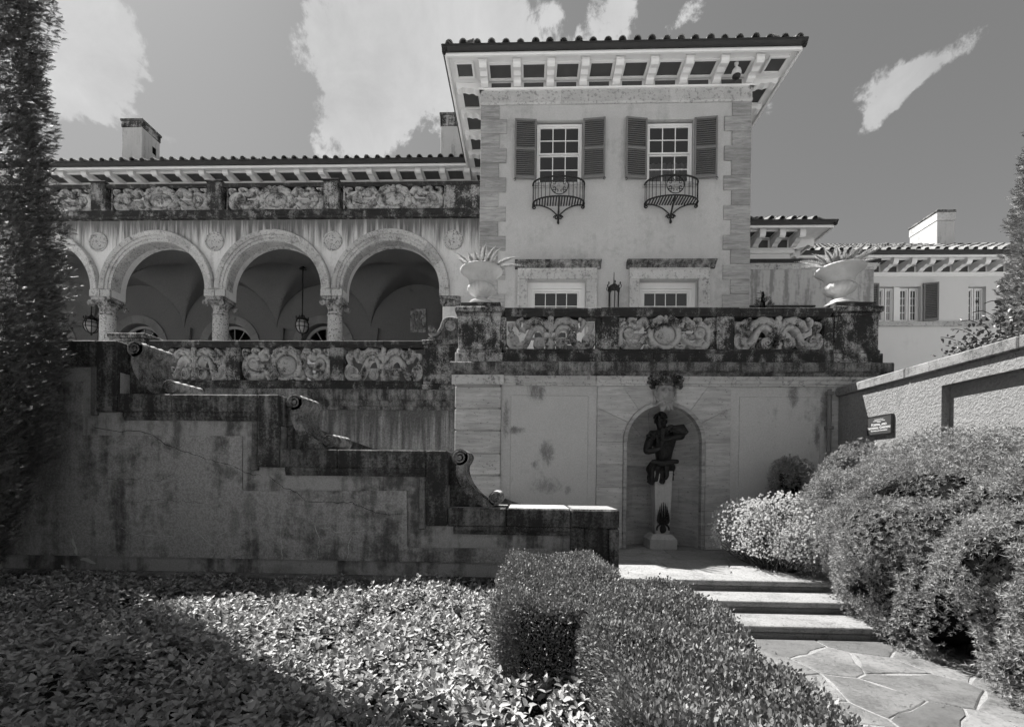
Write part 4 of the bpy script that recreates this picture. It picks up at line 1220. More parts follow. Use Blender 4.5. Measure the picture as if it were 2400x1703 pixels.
# quoins
qh = (PT(370, 1190)[1] - PT(370, 1102)[1]); qh = abs(PT(370, 585)[1] - PT(370, 1452)[1]) / 10
ztopq = PT(370, 497)[1]
wl_, ws_ = PT(474, 800)[0] - TX0, PT(430, 800)[0] - TX0
k = 0; z = ztopq
while z > ZT - .2:
    w = ws_ if k % 2 == 0 else wl_
    for side in (0, 1):
        j = random.uniform(-.004, .004)
        a, b = (TX0 - .012, TX0 + w + j) if side == 0 else (TX1 - w - j, TX1 + .012)
        MB().cbox(a, b, YTW - .012 + random.uniform(-.003, .003), YTW + .3 if k % 2 else YTW + .45, z - qh + .002, z - .002, .006).build('quoin', MT['travertine'], tower)
    z -= qh; k += 1
# stone frieze of ten blocks with mouldings
fx = [TX0 - .02] + [PT(v, 440)[0] for v in (478, 640, 802, 962, 1124, 1285, 1446, 1610, 1770)] + [TX1 + .02]
zf1 = zEave - .012
for a, b in zip(fx[:-1], fx[1:]):
    MB().prism([(YTW + .1, zF0), (YTW - .02, zF0), (YTW - .045, zF0 + .03), (YTW - .045, zF0 + .07), (YTW - .02, zF0 + .085), (YTW - .02, zf1), (YTW + .1, zf1)], 'x', a + .002, b - .002).build('frieze_stone', MT['frieze_stone'], tower)
# eaves on three sides
OV = .80
front = xform(0, YTW, 0)
posf = [PT(v, 395)[0] for v in (348, 543, 738, 930, 1125, 1320, 1517, 1712, 1910)]
posf = list(np.linspace(posf[0], posf[-1], 9))
eave(tower, front, TX0, TX1, OV, ZS, posf, zEave)
lft = T(TX0, 0, 0) @ Matrix.Rotation(-PI / 2, 4, 'Z')    # local s -> -Y world ; outwards -> -X
eave(tower, lft, -17.4, -YTW, OV, ZS - .003, [-YTW - .1 - .83 * k for k in range(6)][::-1], zEave, (False, True))
rgt = T(TX1, 0, 0) @ Matrix.Rotation(PI / 2, 4, 'Z')     # local s -> +Y ; outwards -> +X
eave(tower, rgt, YTW, 17.4, OV, ZS - .003, [YTW + .1 + .83 * k for k in range(6)], zEave, (True, False))
for (cx_, sg) in ((TX0, -1), (TX1, 1)):       # dark corner coffers
    a, b = sorted((cx_ + sg * .2, cx_ + sg * .58))
    f = frame_mesh(a - .05, b + .05, 0, 1, 0, 1, .05)
    fm = MB()
    for (p, q_, r_, s_) in ((a - .05, b + .05, YTW - .63, YTW - .58), (a - .05, b + .05, YTW - .2, YTW - .15), (a - .05, a, YTW - .58, YTW - .2), (b, b + .05, YTW - .58, YTW - .2)):
        fm.box(p, q_, r_, s_, ZS - .045, ZS - .001)
    o = fm.build('coffer_frame', MT['white'], tower)
    MB().box(a, b, YTW - .58, YTW - .2, ZS - .012, ZS - .002).build('coffer_panel', MT['soffit_dark'], o)
# hipped roof
PITCH = R(23)
gx0, gx1, gy0, zg = TX0 - OV - .1, TX1 + OV + .1, YTW - OV - .1, ZS + .17
hw = (gx1 - gx0) / 2; rise = hw * math.tan(PITCH); mx_ = (gx0 + gx1) / 2
roof = MB().add([(gx0, gy0, zg), (gx1, gy0, zg), (mx_, gy0 + hw, zg + rise), (mx_, 19, zg + rise), (gx0, 19, zg), (gx1, 19, zg)], [(0, 1, 2), (0, 2, 3, 4), (1, 5, 3, 2)]).build('roof', MT['roof'], tower)
tiles(roof, Matrix.Identity(4), gx0 + .12, gx1 - .12, gy0 + .02, zg - .01, PITCH, 3, (1, 1))
for (hx, sg) in ((gx0, 1), (gx1, -1)):
    for k in range(5):
        d = Vector((sg, 1, math.tan(PITCH))).normalized(); p = Vector((hx + sg * .12, gy0 + .12, zg + .04)) + d * (.36 * k)
        qd = d.to_track_quat('Y', 'Z').to_matrix().to_4x4()
        inst('hip_tile', TILE, roof, T(*p) @ qd @ Matrix.Diagonal((1.25, 1, 1.25, 1)))
for (F, a, b) in ((lft, -17.5, -gy0 - .2), (rgt, gy0 + .2, 17.5)):
    tiles(roof, F, a, b, -OV - .08, zg - .01, PITCH, 2, (0, 0))
# upper windows
UWN = []
for i, h in enumerate(UW):
    a, b, c, d = h
    w = sash_window(tower, a + .015, b - .015, c, d - .05, YTW + .10, 3, 4, .055, .024, c + (d - c) * .50, False)
    UWN.append(w)
    MB().cbox(a - .09, b + .09, YTW - .05, YTW + .14, c - .12, c - .002, .01).build('sill', MT['frieze_stone'], tower)
m_room = MB().box(UW[1][0] + .03, UW[1][1] - .03, YTW + .42, YTW + .44, UW[1][2] - .1, UW[1][2] + (UW[1][3] - UW[1][2]) * .47)
cur = MB(); npl = 26; vs = []
for j, zz in enumerate((UW[1][2] - .1, UW[1][2] + (UW[1][3] - UW[1][2]) * .46)):
    for i in range(npl + 1): vs.append((UW[1][0] + .02 + (UW[1][1] - UW[1][0] - .04) * i / npl, YTW + .4 + .03 * math.sin(i * 1.9), zz))
cur.add(vs, [(i, i + 1, npl + 2 + i, npl + 1 + i) for i in range(npl)]).build('curtain', MT['curtain'], UWN[1], 60)
# shutters: frame, middle rail, separate slats
def shutter(parent, hinge, w, z0, z1, ang, sgn):
    F = T(hinge, YTW - .035, 0) @ Matrix.Rotation(ang, 4, 'Z')
    x0, x1 = (0, w) if sgn > 0 else (-w, 0)
    t = .045; zm = (z0 + z1) / 2
    m = MB(); m.cbox(x0, x0 + t, -.02, .02, z0, z1, .004); m.cbox(x1 - t, x1, -.02, .02, z0, z1, .004)
    for (a, b) in ((z1 - .05, z1), (zm - .03, zm + .03), (z0, z0 + .075)): m.cbox(x0 + t, x1 - t, -.018, .018, a, b, .004)
    s = m.build('shutter', MT['shutter'], parent, None, F)
    MB().box(x0 + t, x1 - t, .013, .017, z0 + .07, z1 - .05).build('backing', MT['room'], s, None, F)
    sm = MB().box(x0 + t - .002, x1 - t + .002, -.0035, .0035, -.027, .027).mesh('slat', MT['shutter'])
    fix_normals(sm)
    for (a, b) in ((z0 + .075, zm - .03), (zm + .03, z1 - .05)):
        n = max(3, int((b - a) / .052))
        for k in range(n): inst('slat', sm, s, F @ T(0, 0, a + (b - a) * (k + .5) / n) @ Matrix.Rotation(R(-38), 4, 'X'))
    hk = MB(); xx = x0 + .03 if sgn < 0 else x1 - .03
    hk.tube([(xx, -.01, z0 + .02), (xx, -.03, z0 - .02)] + [(xx + (sgn) * (.02 - .03 * math.cos(a)), -.03, z0 - .045 + .03 * math.sin(a)) for a in np.linspace(PI * .9, -PI * .7, 9)], .008, 6)
    hk.build('shutter_hook', MT['iron'], s, 50, F)
for i, (l0, l1, r0, r1, yt, yb) in enumerate(((527, 655, 920, 1055, 592, 945), (1182, 1312, 1590, 1722, 585, 945))):
    h = UW[i]
    zt_, zb_ = PT(l0, yt)[1], PT(l0, yb)[1]
    wL = PT(l1, 800)[0] - PT(l0, 800)[0]
    shutter(tower, h[0] + .0, wL, zb_, zt_, R(-4 if i == 0 else -7) * -1, -1)
    shutter(tower, h[1] - .0, wL + .01, zb_, zt_, R(-5), 1)
# lower windows with hooded stone surrounds
def s5(x): return 700 + x / 2.849
def t5(y): return 500 + y / 2.849
for i, h in enumerate(LW):
    a, b, c, d = h
    ox0, ox1 = (PT(545, 1500)[0], PT(1010, 1500)[0]) if i == 0 else (PT(1208, 1500)[0], PT(1678, 1500)[0])
    hx0, hx1 = (PT(519, 1440)[0], PT(1042, 1440)[0]) if i == 0 else (PT(1181, 1440)[0], PT(1719, 1440)[0])
    zt_ = PT(780, 1473)[1]
    fr = MB(); fr.cbox(ox0, a, YTW - .05, YTW + .06, ZT, d, .008); fr.cbox(b, ox1, YTW - .05, YTW + .06, ZT, d, .008)
    fr.build('jamb_stone', MT['frieze_stone'], tower)
    MB().cbox(ox0, ox1, YTW - .052, YTW + .06, d + .002, zt_, .008).build('lintel_stone', MT['frieze_stone'], tower)
    m = MB(); m.cbox(ox0 - .012, ox0 + .035, YTW - .066, YTW + .02, ZT, zt_ + .001, .006); m.cbox(ox1 - .035, ox1 + .012, YTW - .066, YTW + .02, ZT, zt_ + .001, .006); m.cbox(ox0 + .036, ox1 - .036, YTW - .066, YTW + .02, zt_ - .045, zt_ + .001, .006)
    m.build('surround_fillet', MT['frieze_stone'], tower)
    zh = PT(780, 1432)[1]
    MB().prism([(YTW + .06, zt_ + .002), (YTW - .06, zt_ + .002), (YTW - .075, zt_ + .06), (YTW - .10, zt_ + .075), (YTW - .14, zt_ + .11), (YTW - .19, zh - .05), (YTW - .2, zh - .015), (YTW - .16, zh), (YTW + .06, zh)], 'x', hx0 + .03, hx1 - .03).build('hood', MT['cornice'], tower)
    wi0, wi1 = (atY(s5(1555), 700, YTW + .25)[0], atY(s5(1875), 700, YTW + .25)[0]) if i == 0 else (PT(1268, 1600, YTW + .25)[0] + .02, PT(1552, 1600, YTW + .25)[0] + .06)
    ci = (a + b) / 2; hwid = (b - a) / 2 - .1
    MB().box(a, b, YTW + .20, YTW + .24, d - .16, d - .002).build('frame_head', MT['white'], tower)
    for (p, q_) in ((a + .001, ci - hwid), (ci + hwid, b - .001)): MB().box(p, q_, YTW + .20, YTW + .24, c, d - .162).build('frame_jamb', MT['white'], tower)
    sash_window(tower, ci - hwid + .002, ci + hwid - .002, ZT + .02, d - .165, YTW + .22, 4, 8, .06, .02, None, False)
# security camera under the eave
cx_, cz_ = atY(s2(1843), t2(250), YTW - .45)
sc = thing('security_camera', (cx_, YTW - .45, ZS), 'white dome security camera hanging under the tower eave', 'camera')
MB().lathe([(.05, ZS), (.05, ZS - .05), (.03, ZS - .06), (.03, ZS - .14), (.06, ZS - .15), (.1, ZS - .2), (.115, ZS - .26), (.115, ZS - .33), (.1, ZS - .335)], 24, (cx_, YTW - .45, 0)).build('housing', MT['camwhite'], sc, 50)
MB().lathe([(.098, ZS - .33), (.094, ZS - .37), (.07, ZS - .41), (.03, ZS - .43), (.004, ZS - .433)], 20, (cx_, YTW - .45, 0)).build('dome', MT['bronze'], sc, 60)

# ------------------------------------------------------------------ wrought-iron window balconies
def iron_balcony(cx, cz_top, h, w, label):
    pr = .38; yw = YTW - .02
    o = thing('iron_balcony', (cx, yw, cz_top - h), label, 'balcony', None)
    def bow(t): return cx + w / 2 * math.sin(t), yw - .03 - pr * max(0, math.cos(t)) ** .8
    ts = np.linspace(-PI / 2, PI / 2, 25)
    zt, zb_ = cz_top, cz_top - h
    MB().tube([(*bow(t), zt) for t in ts], .022, 8).build('handrail', MT['iron'], o, 50)
    MB().tube([(*bow(t), zb_) for t in ts], .02, 8).build('floor_rim', MT['iron'], o, 50)
    MB().tube([(cx - w / 2, yw - .02, zt), (cx + w / 2, yw - .02, zt)], .012, 6).build('wall_rail', MT['iron'], o)
    n = 17
    for k in range(n):
        t = -PI / 2 + PI * (k + .5) / n
        if abs(math.sin(t)) < .30: continue
        x, y = bow(t)
        MB().tube([(x, y, zb_), (x, y, zt)], .0085, 6).build('baluster', MT['iron'], o)
    # roundel of scrolls at the front
    y = yw - .03 - pr - .002; zc_ = (zt + zb_) / 2 + .01; rr = h / 2 - .035
    MB().tube([(cx + rr * math.cos(a), y, zc_ + rr * math.sin(a)) for a in np.linspace(0, 2 * PI, 33)], .011, 6, False).build('ring', MT['iron'], o, 50)
    for q in range(4):
        for s_ in (-1, 1):
            a0 = PI / 4 + q * PI / 2
            d = Vector((math.cos(a0), 0, math.sin(a0))); e = Vector((-math.sin(a0), 0, math.cos(a0))) * s_
            pts = []
            for t in np.linspace(0, 1, 16):
                aa = 3.6 * PI * t * .5; r_ = .055 * (1 - t * .75)
                c = Vector((cx, y, zc_)) + d * (rr * .62) + e * (rr * .24)
                pts.append(tuple(c + d * r_ * math.cos(aa) + e * r_ * math.sin(aa) * -1))
            pts = [tuple(Vector((cx, y, zc_)) + d * (rr * .98)), ] + pts
            MB().tube(pts, .009, 5).build('roundel_scroll', MT['iron'], o, 50)
    # slatted floor
    nn = 19
    for k in range(nn):
        x = cx - w / 2 + w * (k + .5) / nn
        t = math.asin(max(-1, min(1, (x - cx) / (w / 2)))); yb = bow(t)[1]
        MB().box(x - .016, x + .016, yb, yw, zb_ - .012, zb_ + .004).build('floor_slat', MT['iron'], o)
    # brackets: a centre stem and two curling arms
    zlow = zb_ - .36
    MB().tube(smooth_path([(cx, yw - .03 - pr, zb_ + .02), (cx, yw - .36, zb_ - .06), (cx, yw - .2, zb_ - .16), (cx, yw - .06, zlow + .06), (cx, yw - .04, zlow - .05), (cx, yw - .05, zlow - .10)], 4), .024, 8).build('bracket_stem', MT['iron'], o, 50)
    for s_ in (-1, 1):
        pts = [(cx + s_ * (w / 2 - .04) + s_ * r_ * math.cos(a), yw - .05, zb_ - .07 + r_ * math.sin(a)) for a, r_ in zip(np.linspace(-2.2 * PI, 0.5 * PI, 20), np.linspace(.01, .055, 20))]
        if s_ > 0: pass
        pts += smooth_path([(cx + s_ * (w / 2 - .1), yw - .05, zb_ - .02), (cx + s_ * w * .33, yw - .05, zb_ - .03), (cx + s_ * w * .16, yw - .05, zb_ - .12), (cx + s_ * .03, yw - .05, zlow + .08)], 5)
        MB().tube(pts, .016, 6).build('bracket_arm', MT['iron'], o, 50)
        pts = [(cx + s_ * .06 + s_ * r_ * math.cos(a), yw - .05, zlow + .02 + r_ * math.sin(a)) for a, r_ in zip(np.linspace(0, 2.6 * PI, 20), np.linspace(.06, .012, 20))]
        MB().tube(pts, .016, 6).build('foot_scroll', MT['iron'], o, 50)
    MB().blob((cx, yw - .05, zlow - .11), (.035, .03, .05), 10, 6).build('finial', MT['iron'], o, 60)
for (x0, x1, y1, y0, lab) in ((632, 936, 985, 1100, 'black wrought-iron window balcony with scroll roundel, under the window nearer the arcade'), (1293, 1605, 980, 1095, 'black wrought-iron window balcony with scroll roundel, under the curtained window')):
    a, zt = PT(x0, y1); b, _ = PT(x1, y1); _, zb_ = PT(x0, y0)
    iron_balcony((a + b) / 2, zt, zt - zb_, b - a, lab)
# wall lantern between the lower windows
lx, lz0 = atY(1060 + 1237 / 3.27, 540 + 590 / 3.27, YTW - .3); _, lz1 = atY(1060 + 1240 / 3.27, 540 + 430 / 3.27, YTW - .3); _, lz2 = atY(1060 + 1240 / 3.27, 540 + 320 / 3.27, YTW - .3)
ln = thing('wall_lantern', (lx, YTW - .3, lz0 - .3), 'black hexagonal iron lantern with spike and crown on the tower wall', 'lantern')
def hexp(r, z): return [(lx + r * math.cos(PI * k / 3 + PI / 6), YTW - .3 + r * math.sin(PI * k / 3 + PI / 6), z) for k in range(6)]
zb_ = lz0 - .14
for p, q_ in zip(hexp(.125, zb_), hexp(.13, lz1 - .02)): MB().tube([p, q_], .013, 6).build('bar', MT['iron'], ln)
MB().lathe([(.14, zb_ - .05), (.15, zb_ - .02), (.14, zb_)], 6, (lx, YTW - .3, 0)).build('floor', MT['iron'], ln)
MB().lathe([(.145, lz1 - .14), (.155, lz1 - .08), (.16, lz1 - .05), (.14, lz1 - .01), (.10, lz1 + .03), (.03, lz1 + .07), (.012, lz1 + .1), (.008, lz2)], 6, (lx, YTW - .3, 0)).build('roof', MT['iron'], ln)
MB().lathe([(.10, zb_ + .005), (.105, lz1 - .14)], 6, (lx, YTW - .3, 0)).build('glass', MT['bulb'], ln)
for k in range(6):
    a = PI * k / 3 + PI / 6; c_, s_ = math.cos(a), math.sin(a)
    MB().tube([(lx + r_ * c_, YTW - .3 + r_ * s_, z_) for r_, z_ in ((.15, lz1 - .08), (.19, lz1 - .05), (.20, lz1 + .0), (.17, lz1 + .02))], .009, 5).build('crown_scroll', MT['iron'], ln, 50)
    MB().blob((lx + .165 * c_, YTW - .3 + .165 * s_, lz1 + .06), (.018, .018, .04), 6, 5).build('crown_leaf', MT['iron'], ln, 60)
MB().tube([(lx, YTW + .02, lz0 - .25), (lx, YTW - .12, lz0 - .25), (lx, YTW - .3, zb_ - .05)], .02, 6).build('wall_arm', MT['iron'], ln)

# ------------------------------------------------------------------ arcade wing
def s4(x): return 100 + x / 2.849
def t4(y): return 400 + y / 2.849
arc_ = thing('arcade_wing', (-8, YA, ZTL), 'vaulted stucco arcade of round arches on stone columns with medallions', 'building')
cols = [X_(v, YA, 720) for v in (237, 505, 779, 1055)]
SP = (cols[3] - cols[0]) / 3
cols = [cols[0] + SP * (k - 2) for k in range(6)]          # two more bays run behind the conifer
ZSP = Z_(695, YA, 505)              # top of the capitals
STILT = .20
ZAC = ZSP + STILT                   # arch centres
RO = SP / 2 - .012
RI = RO - .30
ZAT = Z_(516, YA, 505)              # foot of the balcony balustrade
WTH = .48
AX1 = TX0 + .02
m = MB()
def top(x):
    for a, b in zip(cols[:-1], cols[1:]):
        c = (a + b) / 2
        if abs(x - c) < RI: return ZAC + math.sqrt(RI * RI - (x - c) ** 2)
    return ZSP
xs = []
for a, b in zip(cols[:-1], cols[1:]):
    c = (a + b) / 2
    xs.append(a - .001 if a == cols[0] else a)
    xs += [c - RI * math.cos(PI * k / 28) for k in range(29)]
xs += [cols[-1] + .30]
xs = [cols[0] - .3] + xs
prevx = None
for a, b in zip(xs[:-1], xs[1:]):
    if b - a < 1e-6: continue
    mid = (a + b) / 2
    solid = not any(abs(mid - (p + q) / 2) < RI for p, q in zip(cols[:-1], cols[1:]))
    za, zb_ = (ZSP, ZSP) if solid else (top(a), top(b))
    for y, rev in ((YA, False), (YA + WTH, True)):
        q = [(a, y, za), (b, y, zb_), (b, y, ZAT), (a, y, ZAT)]
        m.add(q[::-1] if rev else q, [(0, 1, 2, 3)])
    m.add([(a, YA, za), (a, YA + WTH, za), (b, YA + WTH, zb_), (b, YA, zb_)], [(0, 1, 2, 3)])
for p, q in zip(cols[:-1], cols[1:]):        # stilts of the arches
    for x in ((p + q) / 2 - RI, (p + q) / 2 + RI):
        m.add([(x, YA, ZSP), (x, YA + WTH, ZSP), (x, YA + WTH, ZAC), (x, YA, ZAC)], [(0, 1, 2, 3)])
m.box(cols[-1] + .3, AX1, YA, YA + WTH, ZTL, ZAT)
m.build('wall', MT['arcade'], arc_, fix=False)
# archivolts in stones: stepped section swept round each arch
sec = [(RI - .004, .004), (RI - .004, -.030), (RI + .075, -.034), (RI + .08, -.062), (RI + .155, -.068), (RI + .16, -.10), (RI + .20, -.135), (RI + .27, -.145), (RO, -.10), (RO, .004)]
def archstone(c, a0, a1, n=5):
    vs = []; k_ = len(sec)
    for i in range(n + 1):
        a = R(a0 + (a1 - a0) * i / n)
        for r, y in sec: vs.append((c + r * math.cos(a), YA + y, ZAC + r * math.sin(a)))
    fs = [(i * k_ + j, i * k_ + (j + 1) % k_, (i + 1) * k_ + (j + 1) % k_, (i + 1) * k_ + j) for i in range(n) for j in range(k_)]
    fs += [tuple(range(k_)), tuple(range(n * k_, (n + 1) * k_))]
    return MB().add(vs, fs)
for p, q in zip(cols[:-1], cols[1:]):
    c = (p + q) / 2; angs = [0, 28, 50, 78, 102, 130, 152, 180]
    for a0, a1 in zip(angs[:-1], angs[1:]):
        archstone(c, a0 + .15, a1 - .15).build('arch_stone', MT['archi'], arc_, 35)
    for s_ in (-1, 1):
        pl = [(c + s_ * RO, ZSP), (c + s_ * (RI - .004), ZSP), (c + s_ * (RI - .004), ZAC - .003), (c + s_ * RO, ZAC - .003)]
        MB().prism(pl, 'y', YA - .06, YA + .004).build('impost_stone', MT['archi'], arc_)
# soffit stones of the arches
for p, q in zip(cols[:-1], cols[1:]):
    c = (p + q) / 2; angs = [0, 28, 50, 78, 102, 130, 152, 180]
    for a0, a1 in zip(angs[:-1], angs[1:]):
        vs = []
        for i in range(5):
            a = R(a0 + .2 + (a1 - a0 - .4) * i / 4)
            for r, y in ((RI - .012, .006), (RI - .012, WTH * .62), (RI + .01, WTH * .62), (RI + .01, .006)): vs.append((c + r * math.cos(a), YA + y, ZAC + r * math.sin(a)))
        fs = [(i * 4 + j, i * 4 + (j + 1) % 4, i * 4 + 4 + (j + 1) % 4, i * 4 + 4 + j) for i in range(4) for j in range(4)] + [(0, 1, 2, 3), (16, 17, 18, 19)]
        MB().add(vs, fs).build('intrados_stone', MT['archi'], arc_, 30)
# medallions
for v, y in ((231.6, 567.8), (503.7, 566.7), (780, 565), (1063, 563)):
    x, z = atY(v, y, YA)
    d = MB().lathe([(.285, .02), (.285, -.035), (.262, -.05), (.24, -.035), (.236, -.012), (.01, -.016)], 28, (x, YA, z), axis='y').build('medallion', MT['disc'], arc_, 40)
# columns
def make_column(cx, full=True):
    cy = YA + WTH / 2
    z0 = ZTL
    zcap = ZSP; hcap = zcap - Z_(728, YA, 505)
    prof = [(.30, z0), (.30, z0 + .08), (.27, z0 + .1), (.29, z0 + .15), (.26, z0 + .2), (.215, z0 + .24), (.215, zcap - hcap - .5), (.203, zcap - hcap + .0)]
    s = MB().lathe([(r_, z_) for r_, z_ in prof], 28, (cx, cy, 0)).build('column', MT['column'], arc_, 40)
    MB().lathe([(.2, zcap - hcap - .10), (.232, zcap - hcap - .085), (.232, zcap - hcap - .06), (.205, zcap - hcap - .05)], 24, (cx, cy, 0)).build('neck_ring', MT['capital'], s, 40)
    c = MB()
    c.lathe([(.205, zcap - hcap), (.21, zcap - hcap * .75), (.25, zcap - hcap * .55), (.27, zcap - hcap * .42)], 24, (cx, cy, 0))
    c.cbox(cx - .29, cx + .29, cy - .29, cy + .29, zcap - hcap * .26, zcap, .02)
    c.cbox(cx - .25, cx + .25, cy - .27, cy + .27, zcap - hcap * .45, zcap - hcap * .26, .02)
    for k in range(7): c.blob((cx - .15 + .05 * k, cy - .262, zcap - hcap * .5), (.024, .03, .04), 7, 5)
    c.build('capital', MT['capital'], s, 40)
    for sx_ in (-1, 1):
        for yy, sy_ in ((cy - .31, -1), (cy + .31, 1)):
            v = MB(); ctr = (cx + sx_ * .235, yy, zcap - hcap * .50)
            v.lathe([(.085, -.05), (.085, .05)], 14, ctr, axis='y')
            sp_ = spiral(ctr[0], ctr[2], .078, .012, 0, -sx_ * 3.4 * PI, 20)
            v.tube([(a, yy + sy_ * .052, b) for a, b in sp_], .013, 5)
            v.build('volute', MT['capital'], s, 40)
for c in cols[1:-1]: make_column(c)
cx = cols[-1]
p_ = MB().cbox(cx - .22, cx + .3, YA - .015, YA + WTH + .01, ZTL, ZSP - .30, .01).build('pilaster', MT['arcade'], arc_)
MB().cbox(cx - .27, cx + .29, YA - .06, YA + WTH + .04, ZSP - .10, ZSP - .001, .02).build('capital', MT['capital'], p_)
MB().cbox(cx - .24, cx + .27, YA - .03, YA + WTH + .02, ZSP - .302, ZSP - .102, .03).build('capital_block', MT['capital'], p_)
for sx_ in (-.21, .23):
    v = MB(); v.lathe([(.085, -.03), (.085, .03)], 14, (cx + sx_, YA - .065, ZSP - .17), axis='y')
    v.tube([(a, YA - .1, b) for a, b in spiral(cx + sx_, ZSP - .17, .078, .012, 0, 3.4 * PI, 20)], .013, 5)
    v.build('volute', MT['capital'], p_, 40)
# groin vault over the walk
YBK = 16.5
m = MB(); y0v, y1v = YA + WTH, YBK
ZV = ZSP - .1
hy = (y1v - y0v) / 2; cyv = (y0v + y1v) / 2
for p, q in zip(cols[:-1], cols[1:]):
    c = (p + q) / 2; hx = SP / 2
    N = 36; vs = []
    for i in range(N + 1):
        x = c - hx * math.cos(PI * i / N)
        for j in range(N + 1):
            y = cyv - hy * math.cos(PI * j / N)
            h1 = hx * math.sqrt(max(0, 1 - ((x - c) / hx) ** 2)); h2 = hx * math.sqrt(max(0, 1 - ((y - cyv) / hy) ** 2))
            vs.append((x, y, ZV + .1 + max(h1, h2)))
    m.add(vs, [(i * (N + 1) + j, (i + 1) * (N + 1) + j, (i + 1) * (N + 1) + j + 1, i * (N + 1) + j + 1) for i in range(N) for j in range(N)])
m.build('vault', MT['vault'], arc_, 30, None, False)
m = MB()
m.box(cols[0] - .3, AX1, YA + .02, YBK + .4, ZAT - .12, ZAT - .002)
m.build('balcony_slab', MT['arcade'], arc_)
# back wall with arched doors
DR = 1.14; DRI = .86
dcx = [(p + q) / 2 for p, q in zip(cols[:-1], cols[1:])]
ZD = Z_(t4(968), YBK, 330) - DR
m = MB(); xs = [cols[0] - .3]
for c in dcx: xs += [c - DRI * math.cos(PI * k / 20) for k in range(21)]
xs += [AX1 + .3]
for a, b in zip(xs[:-1], xs[1:]):
    mid = (a + b) / 2; dc = [c for c in dcx[:-1] if abs(mid - c) < DRI]
    za, zb_ = ZTL, ZTL
    if dc:
        za = ZD + math.sqrt(max(0, DRI ** 2 - (a - dc[0]) ** 2)); zb_ = ZD + math.sqrt(max(0, DRI ** 2 - (b - dc[0]) ** 2))
        m.add([(a, YBK, za), (a, YBK + .35, za), (b, YBK + .35, zb_), (b, YBK, zb_)], [(0, 1, 2, 3)])
    m.add([(a, YBK, za), (b, YBK, zb_), (b, YBK, ZAT), (a, YBK, ZAT)], [(0, 1, 2, 3)])
m.add([(AX1 - .02, YA, ZTL), (AX1 - .02, YBK, ZTL), (AX1 - .02, YBK, ZAT), (AX1 - .02, YA, ZAT)], [(0, 1, 2, 3)])
m.add([(cols[0] - .2, YA, ZTL), (cols[0] - .2, YBK, ZTL), (cols[0] - .2, YBK, ZAT), (cols[0] - .2, YA, ZAT)], [(0, 1, 2, 3)])
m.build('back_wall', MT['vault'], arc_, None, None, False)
for c in cols[1:]:
    m = MB().cbox(c - .30, c + .30, YBK - .14, YBK + .02, ZSP - .86, ZSP - .58, .03)
    m.build('corbel', MT['capital'], arc_)
    MB().prism([(c - .27, ZSP - .579), (c + .27, ZSP - .579), (c + .3, ZSP - .2), (c + .32, ZSP + .12), (c - .32, ZSP + .12), (c - .3, ZSP - .2)], 'y', YBK - .13, YBK - .002).build('vault_springer', MT['vault'], arc_)
for c in dcx[:-1]:
    for k in range(7):
        a0, a1 = 180 * k / 7 + .2, 180 * (k + 1) / 7 - .2
        pl = [(c + DR * math.cos(R(a0 + (a1 - a0) * i / 4)), ZD + DR * math.sin(R(a0 + (a1 - a0) * i / 4))) for i in range(5)] + [(c + (DRI - .01) * math.cos(R(a1 - (a1 - a0) * i / 4)), ZD + (DRI - .01) * math.sin(R(a1 - (a1 - a0) * i / 4))) for i in range(5)]
        MB().prism(pl, 'y', YBK - .05, YBK + .05).build('door_arch_stone', MT['door_ring'], arc_)
    for s_ in (-1, 1): MB().cbox(min(c + s_ * DRI, c + s_ * DR), max(c + s_ * DRI, c + s_ * DR), YBK - .05, YBK + .05, ZTL, ZD - .003, .006).build('door_jamb', MT['door_ring'], arc_)
    fan = MB(); rr = DRI - .03
    fan.prism([(c + rr * math.cos(PI * k / 20), ZD + rr * math.sin(PI * k / 20)) for k in range(21)] + [(c + (rr - .1) * math.cos(PI * (20 - k) / 20), ZD + (rr - .1) * math.sin(PI * (20 - k) / 20)) for k in range(21)], 'y', YBK + .22, YBK + .3)
    fan.box(c - rr, c + rr, YBK + .22, YBK + .3, ZD - .06, ZD + .0)
    fw = fan.build('fanlight', MT['shaded_door_white'], arc_)
    for k in range(5):
        a = R(30 + 30 * k)
        MB().tube([(c + .28 * math.cos(a), YBK + .26, ZD + .28 * math.sin(a)), (c + (rr - .1) * math.cos(a), YBK + .26, ZD + (rr - .1) * math.sin(a))], .018, 5).build('glazing_bar', MT['shaded_door_white'], fw)
    MB().tube([(c + .3 * math.cos(PI * k / 14), YBK + .26, ZD + .3 * math.sin(PI * k / 14)) for k in range(15)], .018, 5).build('glazing_bar', MT['shaded_door_white'], fw)
    for k in range(6):
        a0, a1 = R(30 * k), R(30 * k + 30)
        MB().add([(c, YBK + .27, ZD)] + [(c + (rr - .08) * math.cos(a0 + (a1 - a0) * i / 4), YBK + .27, ZD + (rr - .08) * math.sin(a0 + (a1 - a0) * i / 4)) for i in range(5)], [(0, 1, 2, 3, 4, 5)]).build('pane', MT['glass'], fw, fix=False)
    dr = frame_mesh(c - rr, c + rr, ZTL, ZD - .062, YBK + .22, YBK + .3, .1, .3).build('door', MT['shaded_door_white'], arc_)
    MB().box(c - .06, c + .06, YBK + .225, YBK + .295, ZTL + .3, ZD - .17).build('door_stile', MT['shaded_door_white'], dr)
    for s_ in (-1, 1): MB().add([(c, YBK + .26, ZTL + .3), (c + s_ * (rr - .1), YBK + .26, ZTL + .3), (c + s_ * (rr - .1), YBK + .26, ZD - .16), (c, YBK + .26, ZD - .16)], [(0, 1, 2, 3)]).build('pane', MT['glass'], dr, fix=False)
    bx = MB().box(c - 1.2, c + 1.2, YBK + .36, YBK + 3, ZTL, ZD + 1.1); bx.f = [f for i, f in enumerate(bx.f) if i != 2]
    bx.build('room', MT['room'], dr, fix=False)
